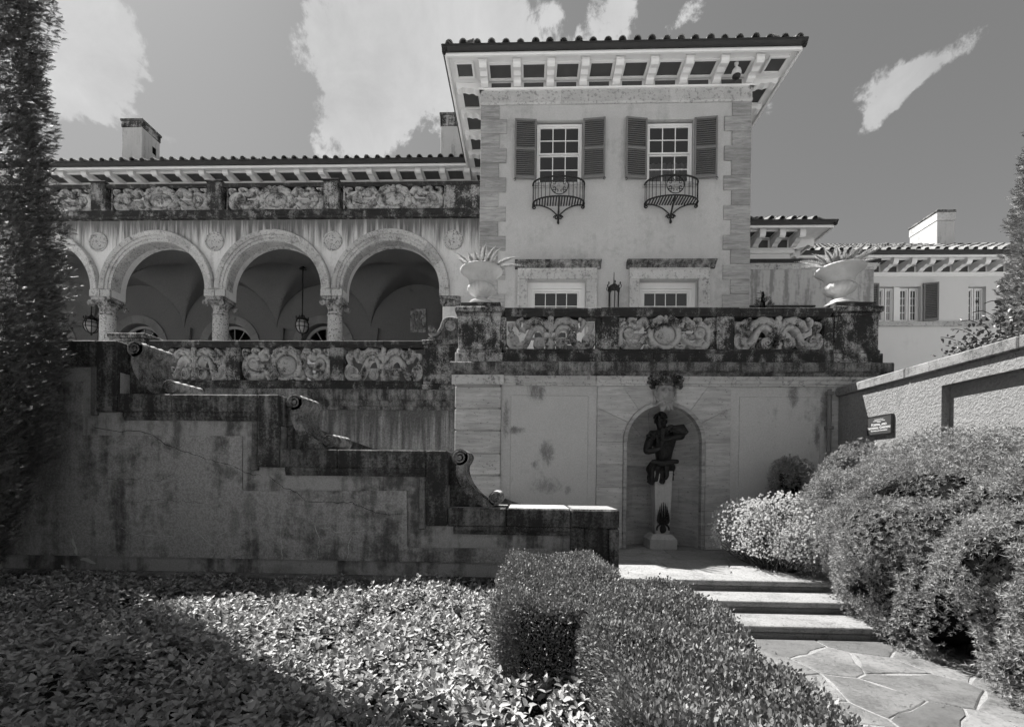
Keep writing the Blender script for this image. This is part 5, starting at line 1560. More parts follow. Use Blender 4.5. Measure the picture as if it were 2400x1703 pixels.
# relief plaque on the back wall of the end bay
x0, z1_ = atY(s5(748), t5(637), YBK - .03); x1, z0_ = atY(s5(850), t5(793), YBK - .03)
rl = thing('relief_plaque', (x0, YBK, z0_), 'rectangular carved relief plaque on the shaded back wall of the end arcade bay', 'plaque')
MB().cbox(x0, x1, YBK - .05, YBK - .002, z0_, z1_, .01).build('slab', MT['capital'], rl)
m = MB(); rq = random.Random(9)
for k in range(26): m.blob((rq.uniform(x0 + .1, x1 - .1), YBK - .05, rq.uniform(z0_ + .15, z1_ - .15)), (rq.uniform(.04, .09), .03, rq.uniform(.05, .13)), 8, 5, .1)
m.build('carving', MT['door_ring'], rl, 50)
# hanging lanterns
def globe_lantern(x, y, zglobe, ztop_, label):
    o = thing('hanging_lantern', (x, y, zglobe - .3), label, 'lantern', None)
    MB().tube([(x, y, ztop_), (x, y, zglobe + .32)], .018, 6).build('rod', MT['iron'], o)
    MB().lathe([(.12, ztop_ - .08), (.09, ztop_ - .05), (.03, ztop_ + .02)], 12, (x, y, 0)).build('ceiling_rose', MT['iron'], o)
    MB().blob((x, y, zglobe), (.2, .2, .25), 16, 10).build('globe', MT['bulb'], o, 60)
    MB().lathe([(.17, zglobe + .17), (.2, zglobe + .2), (.17, zglobe + .25), (.09, zglobe + .29), (.03, zglobe + .36), (.02, zglobe + .4)], 10, (x, y, 0)).build('crown', MT['iron'], o)
    for k in range(8):
        a = 2 * PI * k / 8
        MB().tube([(x + .215 * math.cos(a) * math.cos(b), y + .215 * math.sin(a) * math.cos(b), zglobe + .265 * math.sin(b)) for b in np.linspace(-PI / 2, PI / 2, 11)], .012, 5).build('rib', MT['iron'], o)
        MB().blob((x + .2 * math.cos(a), y + .2 * math.sin(a), zglobe + .25), (.02, .02, .05), 6, 5).build('crown_leaf', MT['iron'], o)
    for h in (-.06, .08):
        r_ = .22 * math.sqrt(1 - (h / .265) ** 2)
        MB().tube([(x + r_ * math.cos(a), y + r_ * math.sin(a), zglobe + h) for a in np.linspace(0, 2 * PI, 25)], .012, 5, False).build('hoop', MT['iron'], o)
    MB().blob((x, y, zglobe - .29), (.03, .03, .06), 8, 6).build('finial', MT['iron'], o)
yl_ = cyv
gx, gz = atY(s4(1733), t4(1035), yl_); _, gt = atY(s4(1743), t4(645), yl_)
globe_lantern(gx, yl_, gz, ZV + .1 + SP / 2, 'black iron globe lantern hanging on a long rod in the third arch bay')
gx2, _ = atY(s4(325), t4(1035), yl_)
globe_lantern(gx2, yl_, gz, ZV + .1 + SP / 2, 'black iron globe lantern mostly hidden behind a pitted column')

# ------------------------------------------------------------------ balcony balustrade on top of the arcade
YU = YA + .10
bu = thing('stone_balustrade', (-8, YU, ZAT), 'lichen-spotted stone balustrade with carved cartouches on the balcony over the arcade', 'balustrade')
zu = lambda y: Z_(y, YA, 500)
u1, u0, up, ub = zu(432), zu(441), zu(495), zu(516)
xu = lambda v: X_(v, YA, 470)
xL = cols[0] - .3
rc = [xu(v) for v in (110, 236, 370, 506, 640, 778, 900, 1041)]
for a, b in runs(xL, AX1 - .03, rc): MB().profile_x(rail_prof(YU, .17, u0, u1), a, b).build('rail_stone', MT['rail'], bu)
for a, b in runs(xL, AX1 - .03, [v + .5 for v in rc]): MB().profile_x([(YU - .22, ub), (YU - .24, ub + .04), (YU - .20, ub + .07), (YU - .19, up - .06), (YU - .17, up - .002), (YU + .18, up - .002), (YU + .2, ub)], a, b).build('base_stone', MT['base'], bu)
for (p, q) in ((219, 253), (489, 523), (761, 795)):
    MB().cbox(xu(p), xu(q), YU - .2, YU + .2, up, u1 + .02, .015).build('post', MT['pedestal'], bu)
    MB().cbox(xu(p) - .04, xu(q) + .04, YU - .24, YU + .24, u1 + .021, u1 + .055, .01).build('post_cap', MT['rail'], bu)
MB().cbox(xu(1041), AX1 - .03, YU - .16, YU + .16, up, u0 - .002, .015).build('end_block', MT['pedestal'], bu)
for (p, q) in ((-20, 216), (262, 487), (532, 759), (805, 1037)):
    MB().box(xu(p), xu(p) + .05, YU - .12, YU + .12, up, u0 - .002).build('half_post', MT['pedestal'], bu)
    carved_panel(bu, 'B', 'up', xu(p) + .05, xu(q), YU - .03, up, u0)

# ------------------------------------------------------------------ upper storey set back behind the balcony
YW2 = 16.0
us = thing('upper_storey', (-8, YW2, ZAT), 'set-back upper storey of the villa with bracketed eaves behind the balcony balustrade', 'building')
UX0, UX1 = -26.0, TX0 + .02
MB().box(UX0, UX1, YW2 + .02, 24, ZAT - .001, zEave).build('wall', MT['wing'], us)
OV2 = .86
p0 = X_(1108, YW2, 420)
p0, p1 = X_(690 / 2.849, YW2, 425), X_(690 / 2.849 + 58.3 * 16 / 15.1 * 12 * .945, YW2, 425)
bx0 = X_(690 / 2.849, YW2, 425)
pos = [bx0 + .833 * k for k in range(-9, 40) if UX0 < bx0 + .833 * k < UX1 - .15]
F2 = xform(0, YW2, 0)
eave(us, F2, UX0, UX1 - .001, OV2, ZS, pos, zEave, (False, False), (0, -OV + .02 if False else -.78))
zg2 = ZS + .17; yg2 = YW2 - OV2 - .1
rf2 = MB().add([(UX0, yg2, zg2), (UX1, yg2, zg2), (UX1, yg2 + 5, zg2 + 5 * math.tan(PITCH)), (UX0, yg2 + 5, zg2 + 5 * math.tan(PITCH)), (UX0, yg2 + 10, zg2), (UX1, yg2 + 10, zg2)], [(0, 1, 2, 3), (3, 2, 5, 4)]).build('roof', MT['roof'], us)
tiles(rf2, Matrix.Identity(4), UX0, UX1 - .9, yg2 + .02, zg2 - .01, PITCH, 3)
def chimney(x0, x1, y0, y1, z0, z1, label, band=.32):
    o = thing('chimney', ((x0 + x1) / 2, y0, z0), label, 'chimney')
    MB().cbox(x0, x1, y0, y1, z0, z1 - band, .015).build('shaft', MT['chimney'], o)
    MB().cbox(x0 - .02, x1 + .02, y0 - .02, y1 + .02, z1 - band + .001, z1 - .09, .01).build('band', MT['frieze_stone'] if z1 < 14 else MT['pedestal'], o)
    MB().cbox(x0 - .05, x1 + .05, y0 - .05, y1 + .05, z1 - .088, z1, .012).build('cap', MT['cornice'], o)
    return o
CY = 17.5
ch = chimney(X_(286, CY, 300), X_(333, CY, 300), CY, CY + .88, 12.3, Z_(279, CY, 300), 'stucco chimney with a dark band and square vent on the long left roof')
vy = CY + .4; vx = X_(333, CY, 300)
MB().box(vx - .02, vx + .004, CY + .5, CY + .68, Z_(279, CY, 300) - 1.0, Z_(279, CY, 300) - .72).build('vent', MT['core'], ch)
chimney(X_(1033, CY, 300), X_(1095, CY, 300), CY, CY + .9, 12.3, Z_(265, CY, 1040), 'stained stucco chimney half hidden behind the tower eave', .5)

# ------------------------------------------------------------------ right-hand wings
def s3(x): return 1600 + x / 2.849
def t3(y): return 400 + y / 2.849
YK = 14.5
lk = thing('link_wing', (8, YK, 0), 'low stained stucco link wall with stone cornice beside the tower', 'building')
kx0, kx1 = TX1 - .1, X_(2049, YK, 680)
kz1 = Z_(t3(622), YK, 1900); kz0 = Z_(t3(657), YK, 1900)
MB().box(kx0, kx1, YK + .02, YK + 3.2, 0, kz0).build('wall', MT['link'], lk)
for a, b in runs(kx0, kx1 + .06, [kx0 + 1.3 * k for k in range(1, 6)]):
    MB().prism([(YK + .1, kz0), (YK - .0, kz0), (YK - .03, kz0 + .04), (YK - .03, kz0 + .10), (YK - .06, kz0 + .13), (YK - .07, kz1), (YK + .1, kz1)], 'x', a, b).build('cornice_stone', MT['frieze_stone'], lk)
gz0, gz1 = kz1 + .002, Z_(t3(608), YK, 1900)
MB().box(kx0, kx1 + .12, YK - .12, YK + 3.2, gz0, gz1 + .04).build('gutter', MT['gutter'], lk)
MB().box(TX1 - .02, X_(s3(880), YK, 720), YK - .06, YK + .05, Z_(t3(912), YK, 1850), Z_(t3(902), YK, 1850)).build('ledge', MT['gutter'], lk)
# small upper block
YS = 16.2
sb = thing('attic_block', (7, YS, 6), 'small white-friezed upper block with tiled eave behind the tower corner', 'building')
bx1 = X_(s3(745), YS, 600)
sz0, sz1 = Z_(t3(615), YS, 1850), Z_(t3(520), YS, 1850)
MB().box(TX1 - .5, bx1 - .12, YS + .05, 22, sz0 - 3, sz0 + .35).build('wall', MT['white'], sb)
MB().prism([(YS + .06, sz0 + .34), (YS + .0, sz0 + .34), (YS - .04, sz0 + .5), (YS - .06, sz1), (YS + .06, sz1)], 'x', TX1 - .5, bx1).build('frieze', MT['white'], sb)
MB().box(TX1 - .5, bx1, YS + .06, 22, sz0 + .34, sz1).build('frieze_side', MT['white'], sb)
zss = Z_(t3(455), YS, 1850)
F4 = xform(0, YS, 0)
bxs = [X_(s3(v), YS, 580) for v in (480, 612, 740)]
dlt = bxs[2] - bxs[1]
eave(sb, F4, TX1 - .5, bx1, .8, zss, [bx1 - .1 - dlt * k for k in range(4)][::-1], sz1, (False, True))
F5 = T(bx1, 0, 0) @ Matrix.Rotation(PI / 2, 4, 'Z')
eave(sb, F5, YS, 22, .8, zss - .003, [YS + .1 + .83 * k for k in range(6)], sz1, (True, False))
zg3 = zss + .17; gxr = bx1 + .9
rf3 = MB().add([(TX1 - 1, YS - .9, zg3), (gxr, YS - .9, zg3), (gxr - 3, YS + 2.1, zg3 + 3 * math.tan(R(27))), (TX1 - 1, YS + 2.1, zg3 + 3 * math.tan(R(27))), (gxr, 22, zg3), (gxr - 3, 22, zg3 + 3 * math.tan(R(27)))], [(0, 1, 2, 3), (1, 4, 5, 2)]).build('roof', MT['roof'], sb)
tiles(rf3, Matrix.Identity(4), TX1 - 1, gxr - .6, YS - .88, zg3 - .01, R(27), 3, (0, 1))
tiles(rf3, F5, YS - .6, 21, -.88, zg3 - .012, R(27), 2, (1, 0))
# far wing with casement windows
YF = 18.5
fw_ = thing('far_wing', (15, YF, 0), 'pale far wing of the villa with casement windows and sunlit tiled roof', 'building')
fx0, fx1 = bx1 - 1.5, 32.0
fz_s = Z_(t3(632), YF, 2200); fz_w = Z_(t3(680), YF, 2200)
def WP(x, y): return atY(s3(x), t3(y), YF)
wins = [(WP(1310, 800)[0], WP(1425, 800)[0]), (WP(1462, 800)[0], WP(1595, 800)[0]), (WP(1910, 800)[0], WP(2030, 800)[0])]
wz1, wz0 = WP(1500, 770)[1], WP(1500, 1003)[1]
wins.append((wins[2][0] + 3.6, wins[2][1] + 3.6))
holes = [(wins[0][0], wins[1][1], wz0, wz1), (wins[2][0], wins[2][1], wz0, wz1), (wins[3][0], wins[3][1], wz0, wz1)]
m = MB(); wall_holes(m, fx0, fx1, 0, fz_w, holes, YF + .02)
for h in holes: reveal(m, h, YF + .02, YF + .3)
m.build('wall', MT['wing'], fw_, fix=False)
MB().box(fx0, fx0 + .2, YF + .021, 30, 0, fz_w).build('end_wall', MT['wing'], fw_)
MB().box(fx0, fx1, YF - .03, YF + .1, fz_w - .16, fz_w - .002).build('frieze', MT['white'], fw_)
MB().cbox(wins[0][0] - .5, fx1, YF - .06, YF + .1, WP(1500, 1040)[1], WP(1500, 1008)[1], .01).build('sill_course', MT['frieze_stone'], fw_)
for a, b in wins:
    cxm = (a + b) / 2
    for (p, q) in ((a, cxm - .012), (cxm + .012, b)):
        sash_window(fw_, p + .012, q - .002, wz0 + .02, wz1 - .03, YF + .16, 2, 4, .05, .02, None, False)
MB().box(wins[0][1] + .002, wins[1][0] - .002, YF + .1, YF + .3, wz0, wz1).build('mullion', MT['white'], fw_)
bxr = MB().box(fx0 + .3, fx1, YF + .32, YF + 3, wz0 - 1, wz1 + 1); bxr.f = [f for i, f in enumerate(bxr.f) if i != 2]; bxr.build('room', MT['room'], fw_, fix=False)
def small_shutter(x, z0, z1, w, sgn, ang):
    F = T(x, YF - .03, 0) @ Matrix.Rotation(ang, 4, 'Z')
    a, b = (0, w) if sgn > 0 else (-w, 0)
    m = MB(); m.box(a, a + .06, -.02, .02, z0, z1); m.box(b - .06, b, -.02, .02, z0, z1)
    for (c, d) in ((z0, z0 + .08), (z1 - .06, z1)): m.box(a + .06, b - .06, -.018, .018, c, d)
    s = m.build('shutter', MT['shutter'], fw_, None, F)
    MB().box(a + .06, b - .06, .014, .018, z0 + .05, z1 - .05).build('backing', MT['room'], s, None, F)
    sm = MB().box(a + .058, b - .058, -.004, .004, -.032, .032).mesh('slat', MT['shutter'])
    n = int((z1 - z0 - .14) / .066)
    for k in range(n): inst('slat', sm, s, F @ T(0, 0, z0 + .08 + (z1 - z0 - .14) * (k + .5) / n) @ Matrix.Rotation(R(-38), 4, 'X'))
small_shutter(wins[1][1] + .05, wz0 - .02, wz1 + .1, .50, 1, R(-14))
small_shutter(wins[0][0] - .02, wz0 - .02, wz1 + .1, .62, -1, R(4))
bpos = [WP(1335, 672)[0] + (WP(1810, 672)[0] - WP(1335, 672)[0]) / 4 * k * .997 for k in range(-6, 16)]
bpos = [v for v in bpos if fx0 < v < fx1]
eave(fw_, xform(0, YF, 0), fx0, fx1, .8, fz_s, bpos, fz_w, (False, False))
zg4 = fz_s + .17; P4 = R(29)
rf4 = MB().add([(fx0, YF - .9, zg4), (fx1, YF - .9, zg4), (fx1, YF + 2.6, zg4 + 3.5 * math.tan(P4)), (fx0, YF + 2.6, zg4 + 3.5 * math.tan(P4)), (fx0, YF + 6.1, zg4), (fx1, YF + 6.1, zg4)], [(0, 1, 2, 3), (3, 2, 5, 4)]).build('roof', MT['roof'], fw_)
tiles(rf4, Matrix.Identity(4), fx0, fx1, YF - .88, zg4 - .01, P4, 10, (0, 0), 290)
CYR = 20.0
chimney(X_(2196, CYR, 560), X_(2237, CYR, 560), CYR, CYR + 1.4, fz_s + .5, Z_(492, CYR, 2215), 'sunlit stucco chimney rising from the tiled roof of the far wing', .45)
for v in (1432, 1604):
    x, z = atY(s3(v), t3(520), 20.2)
    o = thing('vent_pipe', (x, 20.2, z - .8), 'thin metal vent pipe on the far tiled roof' if v == 1432 else 'thin metal vent pipe just beside the far chimney', 'pipe')
    MB().tube([(x, 20.2, z - .9), (x, 20.2, z)], .05, 8).build('pipe', MT['pipe'], o, 40)
    MB().lathe([(.065, z - .02), (.065, z + .02)], 8, (x, 20.2, 0)).build('rim', MT['pipe'], o)

# ------------------------------------------------------------------ stepped stair parapet
PB = YP + .65
pp = thing('stair_parapet', (-2, YP, ZBED), 'stepped stucco stair parapet with dark stone caps and carved scrolls at each drop', 'wall')
lv = [(-12.0, X_(275, YP, 850), atY(200, 797, YP)[1]), (X_(275, YP, 950), X_(655, YP, 950), atY(460, 923, YP)[1]), (X_(655, YP, 1060), X_(1050, YP, 1060), atY(850, 1053, YP)[1]), (X_(1050, YP, 1150), X_(1452, YP, 1200), atY(1250, 1191, YP)[1])]
CT = .205; PW = .24
z_bot = .2
# stucco core following the steps
poly = [(lv[0][0], z_bot)]
for (a, b, z) in lv: poly += [(a, z - .05), (b - .01, z - .05)]
poly += [(lv[-1][1] - .01, z_bot)]
cl = []
for p in poly:
    if not cl or abs(p[0] - cl[-1][0]) + abs(p[1] - cl[-1][1]) > 1e-4: cl.append(p)
MB().prism(cl, 'y', YP + .04, PB - .03).build('stucco_wall', MT['parapet_smooth'], pp)
S = lambda x, y: atY(x, y, YP)
pan = [S(-400, 893), S(187, 893), S(187, 1015), (S(190, 1019)), S(564, 1021), S(564, 1147), S(568, 1150), S(952, 1150), S(953, 1281), S(958, 1284), S(1283, 1286), S(1283, 1323), S(974, 1317), S(480, 1308), S(0, 1299.5), S(-400, 1292)]
MB().prism(pan, 'y', YP + .022, YP + .06).build('rough_panel', MT['parapet'], pp)
# plinth stones
zpl0 = S(974, 1352)[1]; zpl1 = S(0, 1332)[1]
for a, b in runs(lv[0][0], lv[3][1] - .02, [S(v, 1350)[0] for v in (-300, 120, 370, 490, 760, 1000, 1200)], .002):
    MB().prism([(YP + .06, .1), (YP - .03, .1), (YP - .03, zpl0 - .03), (YP + .0, zpl0), (YP + .06, zpl0 + .01)], 'x', a, b).build('plinth_stone', MT['plinth'], pp)
# caps, posts and mouldings
joints = [[S(-100, 800)[0]], [S(402, 930)[0]], [S(791, 1070)[0]], [S(1188, 1200)[0]]]
for i, (a, b, z) in enumerate(lv):
    last = i == 3
    pb = b - (PW if not last else X_(1452, YP, 1200) - X_(1337, YP, 1200))
    cx0 = a + .002
    for c, d in runs(cx0, pb, joints[i], .0025):
        MB().cbox(c, d, YP - .01 + random.uniform(-.003, .003), PB, z - CT, z + random.uniform(-.002, .002), .014).build('cap_stone', MT['cap'], pp)
    for c, d in runs(a + .06 if i else a, pb - .002, joints[i], .002):
        MB().prism([(YP + .05, z - CT - .085), (YP + .018, z - CT - .085), (YP + .012, z - CT - .06), (YP - .002, z - CT - .035), (YP - .002, z - CT - .001), (YP + .05, z - CT - .001)], 'x', c, d).build('cap_moulding', MT['cap'], pp)
    if not last:
        zn = lv[i + 1][2]
        MB().cbox(pb + .002, b - .002, YP - .012, PB, zn - CT + .002, z, .014).build('post', MT['cap'], pp)
        MB().cbox(pb - .075, pb + .0, YP + .002, YP + .06, zn - CT - .04, z - CT - .087, .012).build('post_moulding', MT['plinth'], pp)
    else:
        MB().cbox(pb + .002, b, YP - .012, PB, z - CT, z, .02).build('post_head', MT['cap'], pp)
        xa, xb = S(1368, 1260)[0], S(1428, 1260)[0]
        MB().cbox(pb + .002, xa, YP - .012, PB, -.05, z - CT - .002, .01).build('post_block', MT['cap'], pp)
        MB().cbox(xb, b, YP - .012, PB, -.05, z - CT - .002, .014).build('post_block', MT['cap'], pp)
        MB().cbox(xa + .001, xb - .001, YP + .03, PB, -.05, z - CT - .002, .004).build('post_panel', MT['cap'], pp)
# carved scrolls: fluted S-ribbon, two volutes and a sunk web
def scroll(x0, zb, h, parent):
    y0, y1 = YP + .09, YP + .55
    k = h / .60
    pts = smooth_path([(.10, .60 * k), (.175, .585 * k), (.20, .545 * k), (.185, .50 * k), (.155, .455 * k), (.150, .40 * k), (.165, .33 * k), (.20, .255 * k), (.26, .175 * k), (.345, .105 * k), (.43, .065), (.50, .045)], 3)
    n = len(pts); ny = 16; vs = []
    for i, (px_, pz_) in enumerate(pts):
        a, b = pts[max(i - 1, 0)], pts[min(i + 1, n - 1)]
        tx, tz = b[0] - a[0], b[1] - a[1]; L = math.hypot(tx, tz); nx, nz = -tz / L, tx / L
        if nx + nz < 0: nx, nz = -nx, -nz
        th = .075 if i > 5 else .06
        for j in range(ny + 1):
            yy = y0 + (y1 - y0) * j / ny
            g = .018 * math.cos(2 * PI * 4 * j / ny)
            vs.append((x0 + px_ + nx * (.0 + g), yy, zb + pz_ + nz * (.0 + g)))
        for j in (ny, 0):
            yy = y0 + (y1 - y0) * j / ny
            vs.append((x0 + px_ - nx * th, yy, zb + pz_ - nz * th))
    K = ny + 3
    fs = [(i * K + j, i * K + (j + 1) % K, (i + 1) * K + (j + 1) % K, (i + 1) * K + j) for i in range(n - 1) for j in range(K)]
    fs += [tuple(range(K)), tuple(range((n - 1) * K, n * K))]
    s = MB().add(vs, fs).build('scroll', MT['scroll'], parent, 40)
    for (cx, cz, r) in ((.115, .535 * k, .085), (.515, .098, .075)):
        v = MB(); nn = 16; prof = []
        for j in range(nn + 1):
            prof.append((r * (1 + .06 * math.cos(2 * PI * 4 * j / nn)), y0 + (y1 - y0) * j / nn))
        v.lathe(prof, 20, (x0 + cx, 0, zb + cz), axis='y')
        v.tube([(p, y0 - .006, q) for p, q in spiral(x0 + cx, zb + cz, r * .92, r * .15, .5, .5 + 4.2 * PI, 30)], .009, 5)
        v.blob((x0 + cx, y0 - .004, zb + cz), (.018, .014, .018), 8, 5)
        v.build('volute', MT['scroll'], s, 40)
    web = [(x0 + .001, zb + .001), (x0 + .001, zb + .56 * k)] + [(x0 + p - .05, zb + max(q - .04, .002)) for p, q in pts[9:-4]] + [(x0 + .40, zb + .001)]
    MB().prism(web, 'y', y0 + .07, y1 - .07).build('web', MT['cap'], s)
for i in range(3):
    scroll(lv[i][1], lv[i + 1][2], lv[i][2] - lv[i + 1][2], pp)
# cracks in the render and lime traces
def ribbon(pts, w, y, mat, name, jit=.006, seed=0):
    rr = random.Random(seed); P = []
    for p, q in zip(pts[:-1], pts[1:]):
        k = max(2, int(math.hypot(q[0] - p[0], q[1] - p[1]) / .045))
        for i in range(k): P.append((p[0] + (q[0] - p[0]) * i / k + rr.uniform(-jit, jit), p[1] + (q[1] - p[1]) * i / k + rr.uniform(-jit, jit)))
    P.append(pts[-1])
    vs = []; n = len(P)
    for i, (x, z) in enumerate(P):
        a, b = P[max(i - 1, 0)], P[min(i + 1, n - 1)]
        tx, tz = b[0] - a[0], b[1] - a[1]; L = math.hypot(tx, tz) or 1
        ww = w * rr.uniform(.4, 1.3) * (.3 if i in (0, n - 1) else 1)
        vs += [(x - tz / L * ww / 2, y, z + tx / L * ww / 2), (x + tz / L * ww / 2, y, z - tx / L * ww / 2)]
    MB().add(vs, [(2 * i, 2 * i + 1, 2 * i + 3, 2 * i + 2) for i in range(n - 1)]).build(name, mat, pp, None, None, False)
Q7 = lambda L_: [S(x / 2.289, 760 + y / 2.289) for x, y in L_]
for i, L_ in enumerate(([(480, 545), (620, 575), (760, 572), (830, 610), (900, 650), (980, 680), (1080, 715), (1150, 735), (1250, 760), (1330, 800), (1400, 812)], [(1440, 815), (1500, 865), (1570, 890), (1640, 950), (1740, 950), (1880, 955), (1960, 990), (2040, 1020), (2170, 1015)],
                        [(1520, 950), (1580, 970), (1640, 968), (1650, 1030), (1680, 1070)], [(570, 830), (700, 828), (850, 838), (930, 800)], [(620, 960), (860, 938), (1100, 960)])):
    ribbon(Q7(L_), .0055 if i < 2 else .003, YP + .0195, MT['crack'], 'crack', .013, i)
for i, L_ in enumerate(([(630, 1090), (700, 1128), (800, 1130), (920, 1138)], [(1020, 1100), (1130, 1180), (1150, 1200), (1130, 1250)], [(1150, 1150), (1220, 1100)], [(1500, 1060), (1495, 1120), (1512, 1190), (1505, 1262)], [(1680, 1080), (1715, 1150), (1690, 1265)], [(1705, 1095), (1760, 1090), (1800, 1115), (1900, 1110), (1970, 1100)], [(1885, 1130), (1870, 1190), (1855, 1268)], [(360, 1080), (380, 1120), (395, 1200), (405, 1236)])):
    ribbon(Q7(L_), .004, YP + .0195, MT['salt'], 'lime_trace', .012, 20 + i)
ribbon(Q7([(380, 1150), (395, 1200), (405, 1238)]), .035, YP + .0190, MT['salt'], 'lime_trace', .008, 40)
ribbon(Q7([(415, 1262), (450, 1265), (498, 1285)]), .035, YP + .034, MT['salt'], 'lime_trace', .01, 41)

# ------------------------------------------------------------------ garden wall on the right
gw = thing('garden_wall', (XW + .2, 3, 0), 'sunlit rough stucco garden wall with recessed panel and stone coping', 'wall')
zc1 = atX(2300, 814, XW)[1]; zc0 = zc1 - .155
yrec, zrec = atX(2207, 903.7, XW)
RD = .11
MB().box(XW + RD, XW + .45, -4, YT - .045, -.2, zc0 - .002).build('wall_core', MT['right_wall'], gw)
MB().box(XW, XW + RD - .001, yrec, YT - .05, -.2, zc0 - .002).build('wall_face', MT['right_wall'], gw)
MB().box(XW, XW + RD - .001, -4, yrec - .0005, zrec, zc0 - .003).build('panel_head', MT['right_wall'], gw)
MB().box(XW, XW + RD - .001, -4, yrec - .0005, -.2, .75).build('panel_foot', MT['right_wall'], gw)
for a, b in runs(-4, YT - .05, [6.9, 5.35, 3.9, 2.4, .9, -.6, -2.1], .003):
    MB().cbox(XW - .06, XW + .5, a, b, zc0, zc1 + random.uniform(-.002, .002), .016).build('coping_stone', MT['coping'], gw)
sy0, sz1 = atX(2039.5, 978, XW); sy1, _ = atX(2096.5, 968, XW); _, sz0 = atX(2039.5, 1021, XW)
sg = thing('garden_sign', (XW, (sy0 + sy1) / 2, sz0), 'dark rectangular plaque with white lettering on the sunlit garden wall', 'sign')
MB().cbox(XW - .045, XW - .003, sy1, sy0, sz0, sz1, .004).build('plate', MT['sign'], sg)
m = MB(); t_ = .012
for (a, b, c, d) in ((sy1, sy0, sz0, sz0 + t_), (sy1, sy0, sz1 - t_, sz1), (sy1, sy1 + t_, sz0 + t_, sz1 - t_), (sy0 - t_, sy0, sz0 + t_, sz1 - t_)): m.box(XW - .050, XW - .0455, a, b, c, d)
m.build('border', MT['gutter'], sg)
def text(body, size, cy, cz, caps=None):
    cu = bpy.data.curves.new('lettering', 'FONT'); cu.body = body; cu.size = size; cu.align_x = 'CENTER'; cu.align_y = 'CENTER'; cu.extrude = .0006
    if caps: cu.small_caps_scale = .78
    o = bpy.data.objects.new('lettering', cu); COL.objects.link(o)
    if caps:
        for i_, ch in enumerate(body):
            if ch.islower(): cu.body_format[i_].use_small_caps = True
    bpy.context.view_layer.update()
    me = bpy.data.meshes.new_from_object(o.evaluated_get(bpy.context.evaluated_depsgraph_get()))
    bpy.data.objects.remove(o)
    me.materials.clear(); me.materials.append(MT['letter'])
    Mx = Matrix(((0, 0, -1, XW - .0462), (-1, 0, 0, cy), (0, 1, 0, cz), (0, 0, 0, 1)))
    inst('lettering', me, sg, Mx)
cy = (sy0 + sy1) / 2; hz = sz1 - sz0
text('Realizing the Dream', .022, cy, sz0 + hz * .80); text('Capital/Endowment Campaign', .020, cy, sz0 + hz * .725); text('1999-2001', .020, cy, sz0 + hz * .655)
text('Formal and', .062, cy, sz0 + hz * .53, True); text('Informal Gardens', .062, cy, sz0 + hz * .36, True); text('The Helmerich Foundation', .031, cy, sz0 + hz * .21)

# ------------------------------------------------------------------ statue in the niche
YSt = YT + .20
def G4(x, y, Y=YSt): return atY(1380 + x / 3.608, 860 + y / 3.608, Y)
st = thing('herm_statue', (G4(600, 1500)[0], YSt, ZL), 'dark bronze piping figure on a tapering white herm pedestal in the niche', 'statue')
bx_, _ = G4(600, 1450); hwb = (G4(710, 1450)[0] - G4(488, 1450)[0]) / 2; zb1 = G4(600, 1405)[1]
m = MB(); c = .05
vs = [(bx_ - hwb, YSt - hwb, ZL), (bx_ + hwb, YSt - hwb, ZL), (bx_ + hwb, YSt + hwb, ZL), (bx_ - hwb, YSt + hwb, ZL)]
vs += [(p[0], p[1], zb1 - .09) for p in vs[:4]] + [(bx_ + sx * (hwb - .07), YSt + sy * (hwb - .07), zb1) for sx, sy in ((-1, -1), (1, -1), (1, 1), (-1, 1))]
m.add(vs, [(0, 1, 2, 3), (8, 9, 10, 11)] + [(a + i, a + (i + 1) % 4, a + 4 + (i + 1) % 4, a + 4 + i) for a in (0, 4) for i in range(4)])
m.build('base_block', MT['herm'], st)
xb_, xt_ = G4(607, 1390)[0], G4(612, 890)[0]; zt_ = G4(612, 880)[1]
m = MB(); wb, wt = .125, .165
vs = [(xb_ + sx * wb, YSt + sy * wb, zb1 - .002) for sx, sy in ((-1, -1), (1, -1), (1, 1), (-1, 1))] + [(xt_ + sx * wt, YSt + sy * wt, zt_) for sx, sy in ((-1, -1), (1, -1), (1, 1), (-1, 1))]
m.add(vs, [(0, 1, 2, 3), (4, 5, 6, 7)] + [(i, (i + 1) % 4, 4 + (i + 1) % 4, 4 + i) for i in range(4)])
sh = m.build('herm_shaft', MT['herm'], st)
m = MB(); rq = random.Random(4)
yf = YSt - .145
for k in range(9):
    a = R(40 + 100 * k / 8); L = .26 + .14 * math.sin(PI * k / 8)
    b0 = (xb_, yf, zb1 + .16)
    m.tube(smooth_path([b0, (xb_ + .5 * L * math.cos(a), yf - .02, zb1 + .16 + .5 * L * math.sin(a)), (xb_ + .42 * L * math.cos(a), yf - .012, zb1 + .2 + L * math.sin(a))], 4), [.012, .014, .017, .018, .017, .014, .010, .006, .003], 5)
m.tube([(xb_ + .11 * math.cos(a), yf, zb1 + .10 + .09 * math.sin(a)) for a in np.linspace(-.3, PI + .3, 15)], .016, 6)
m.blob((xb_, yf, zb1 + .10), (.06, .03, .08), 10, 6, .1)
m.build('bronze_ornament', MT['bronze'], sh, 50)
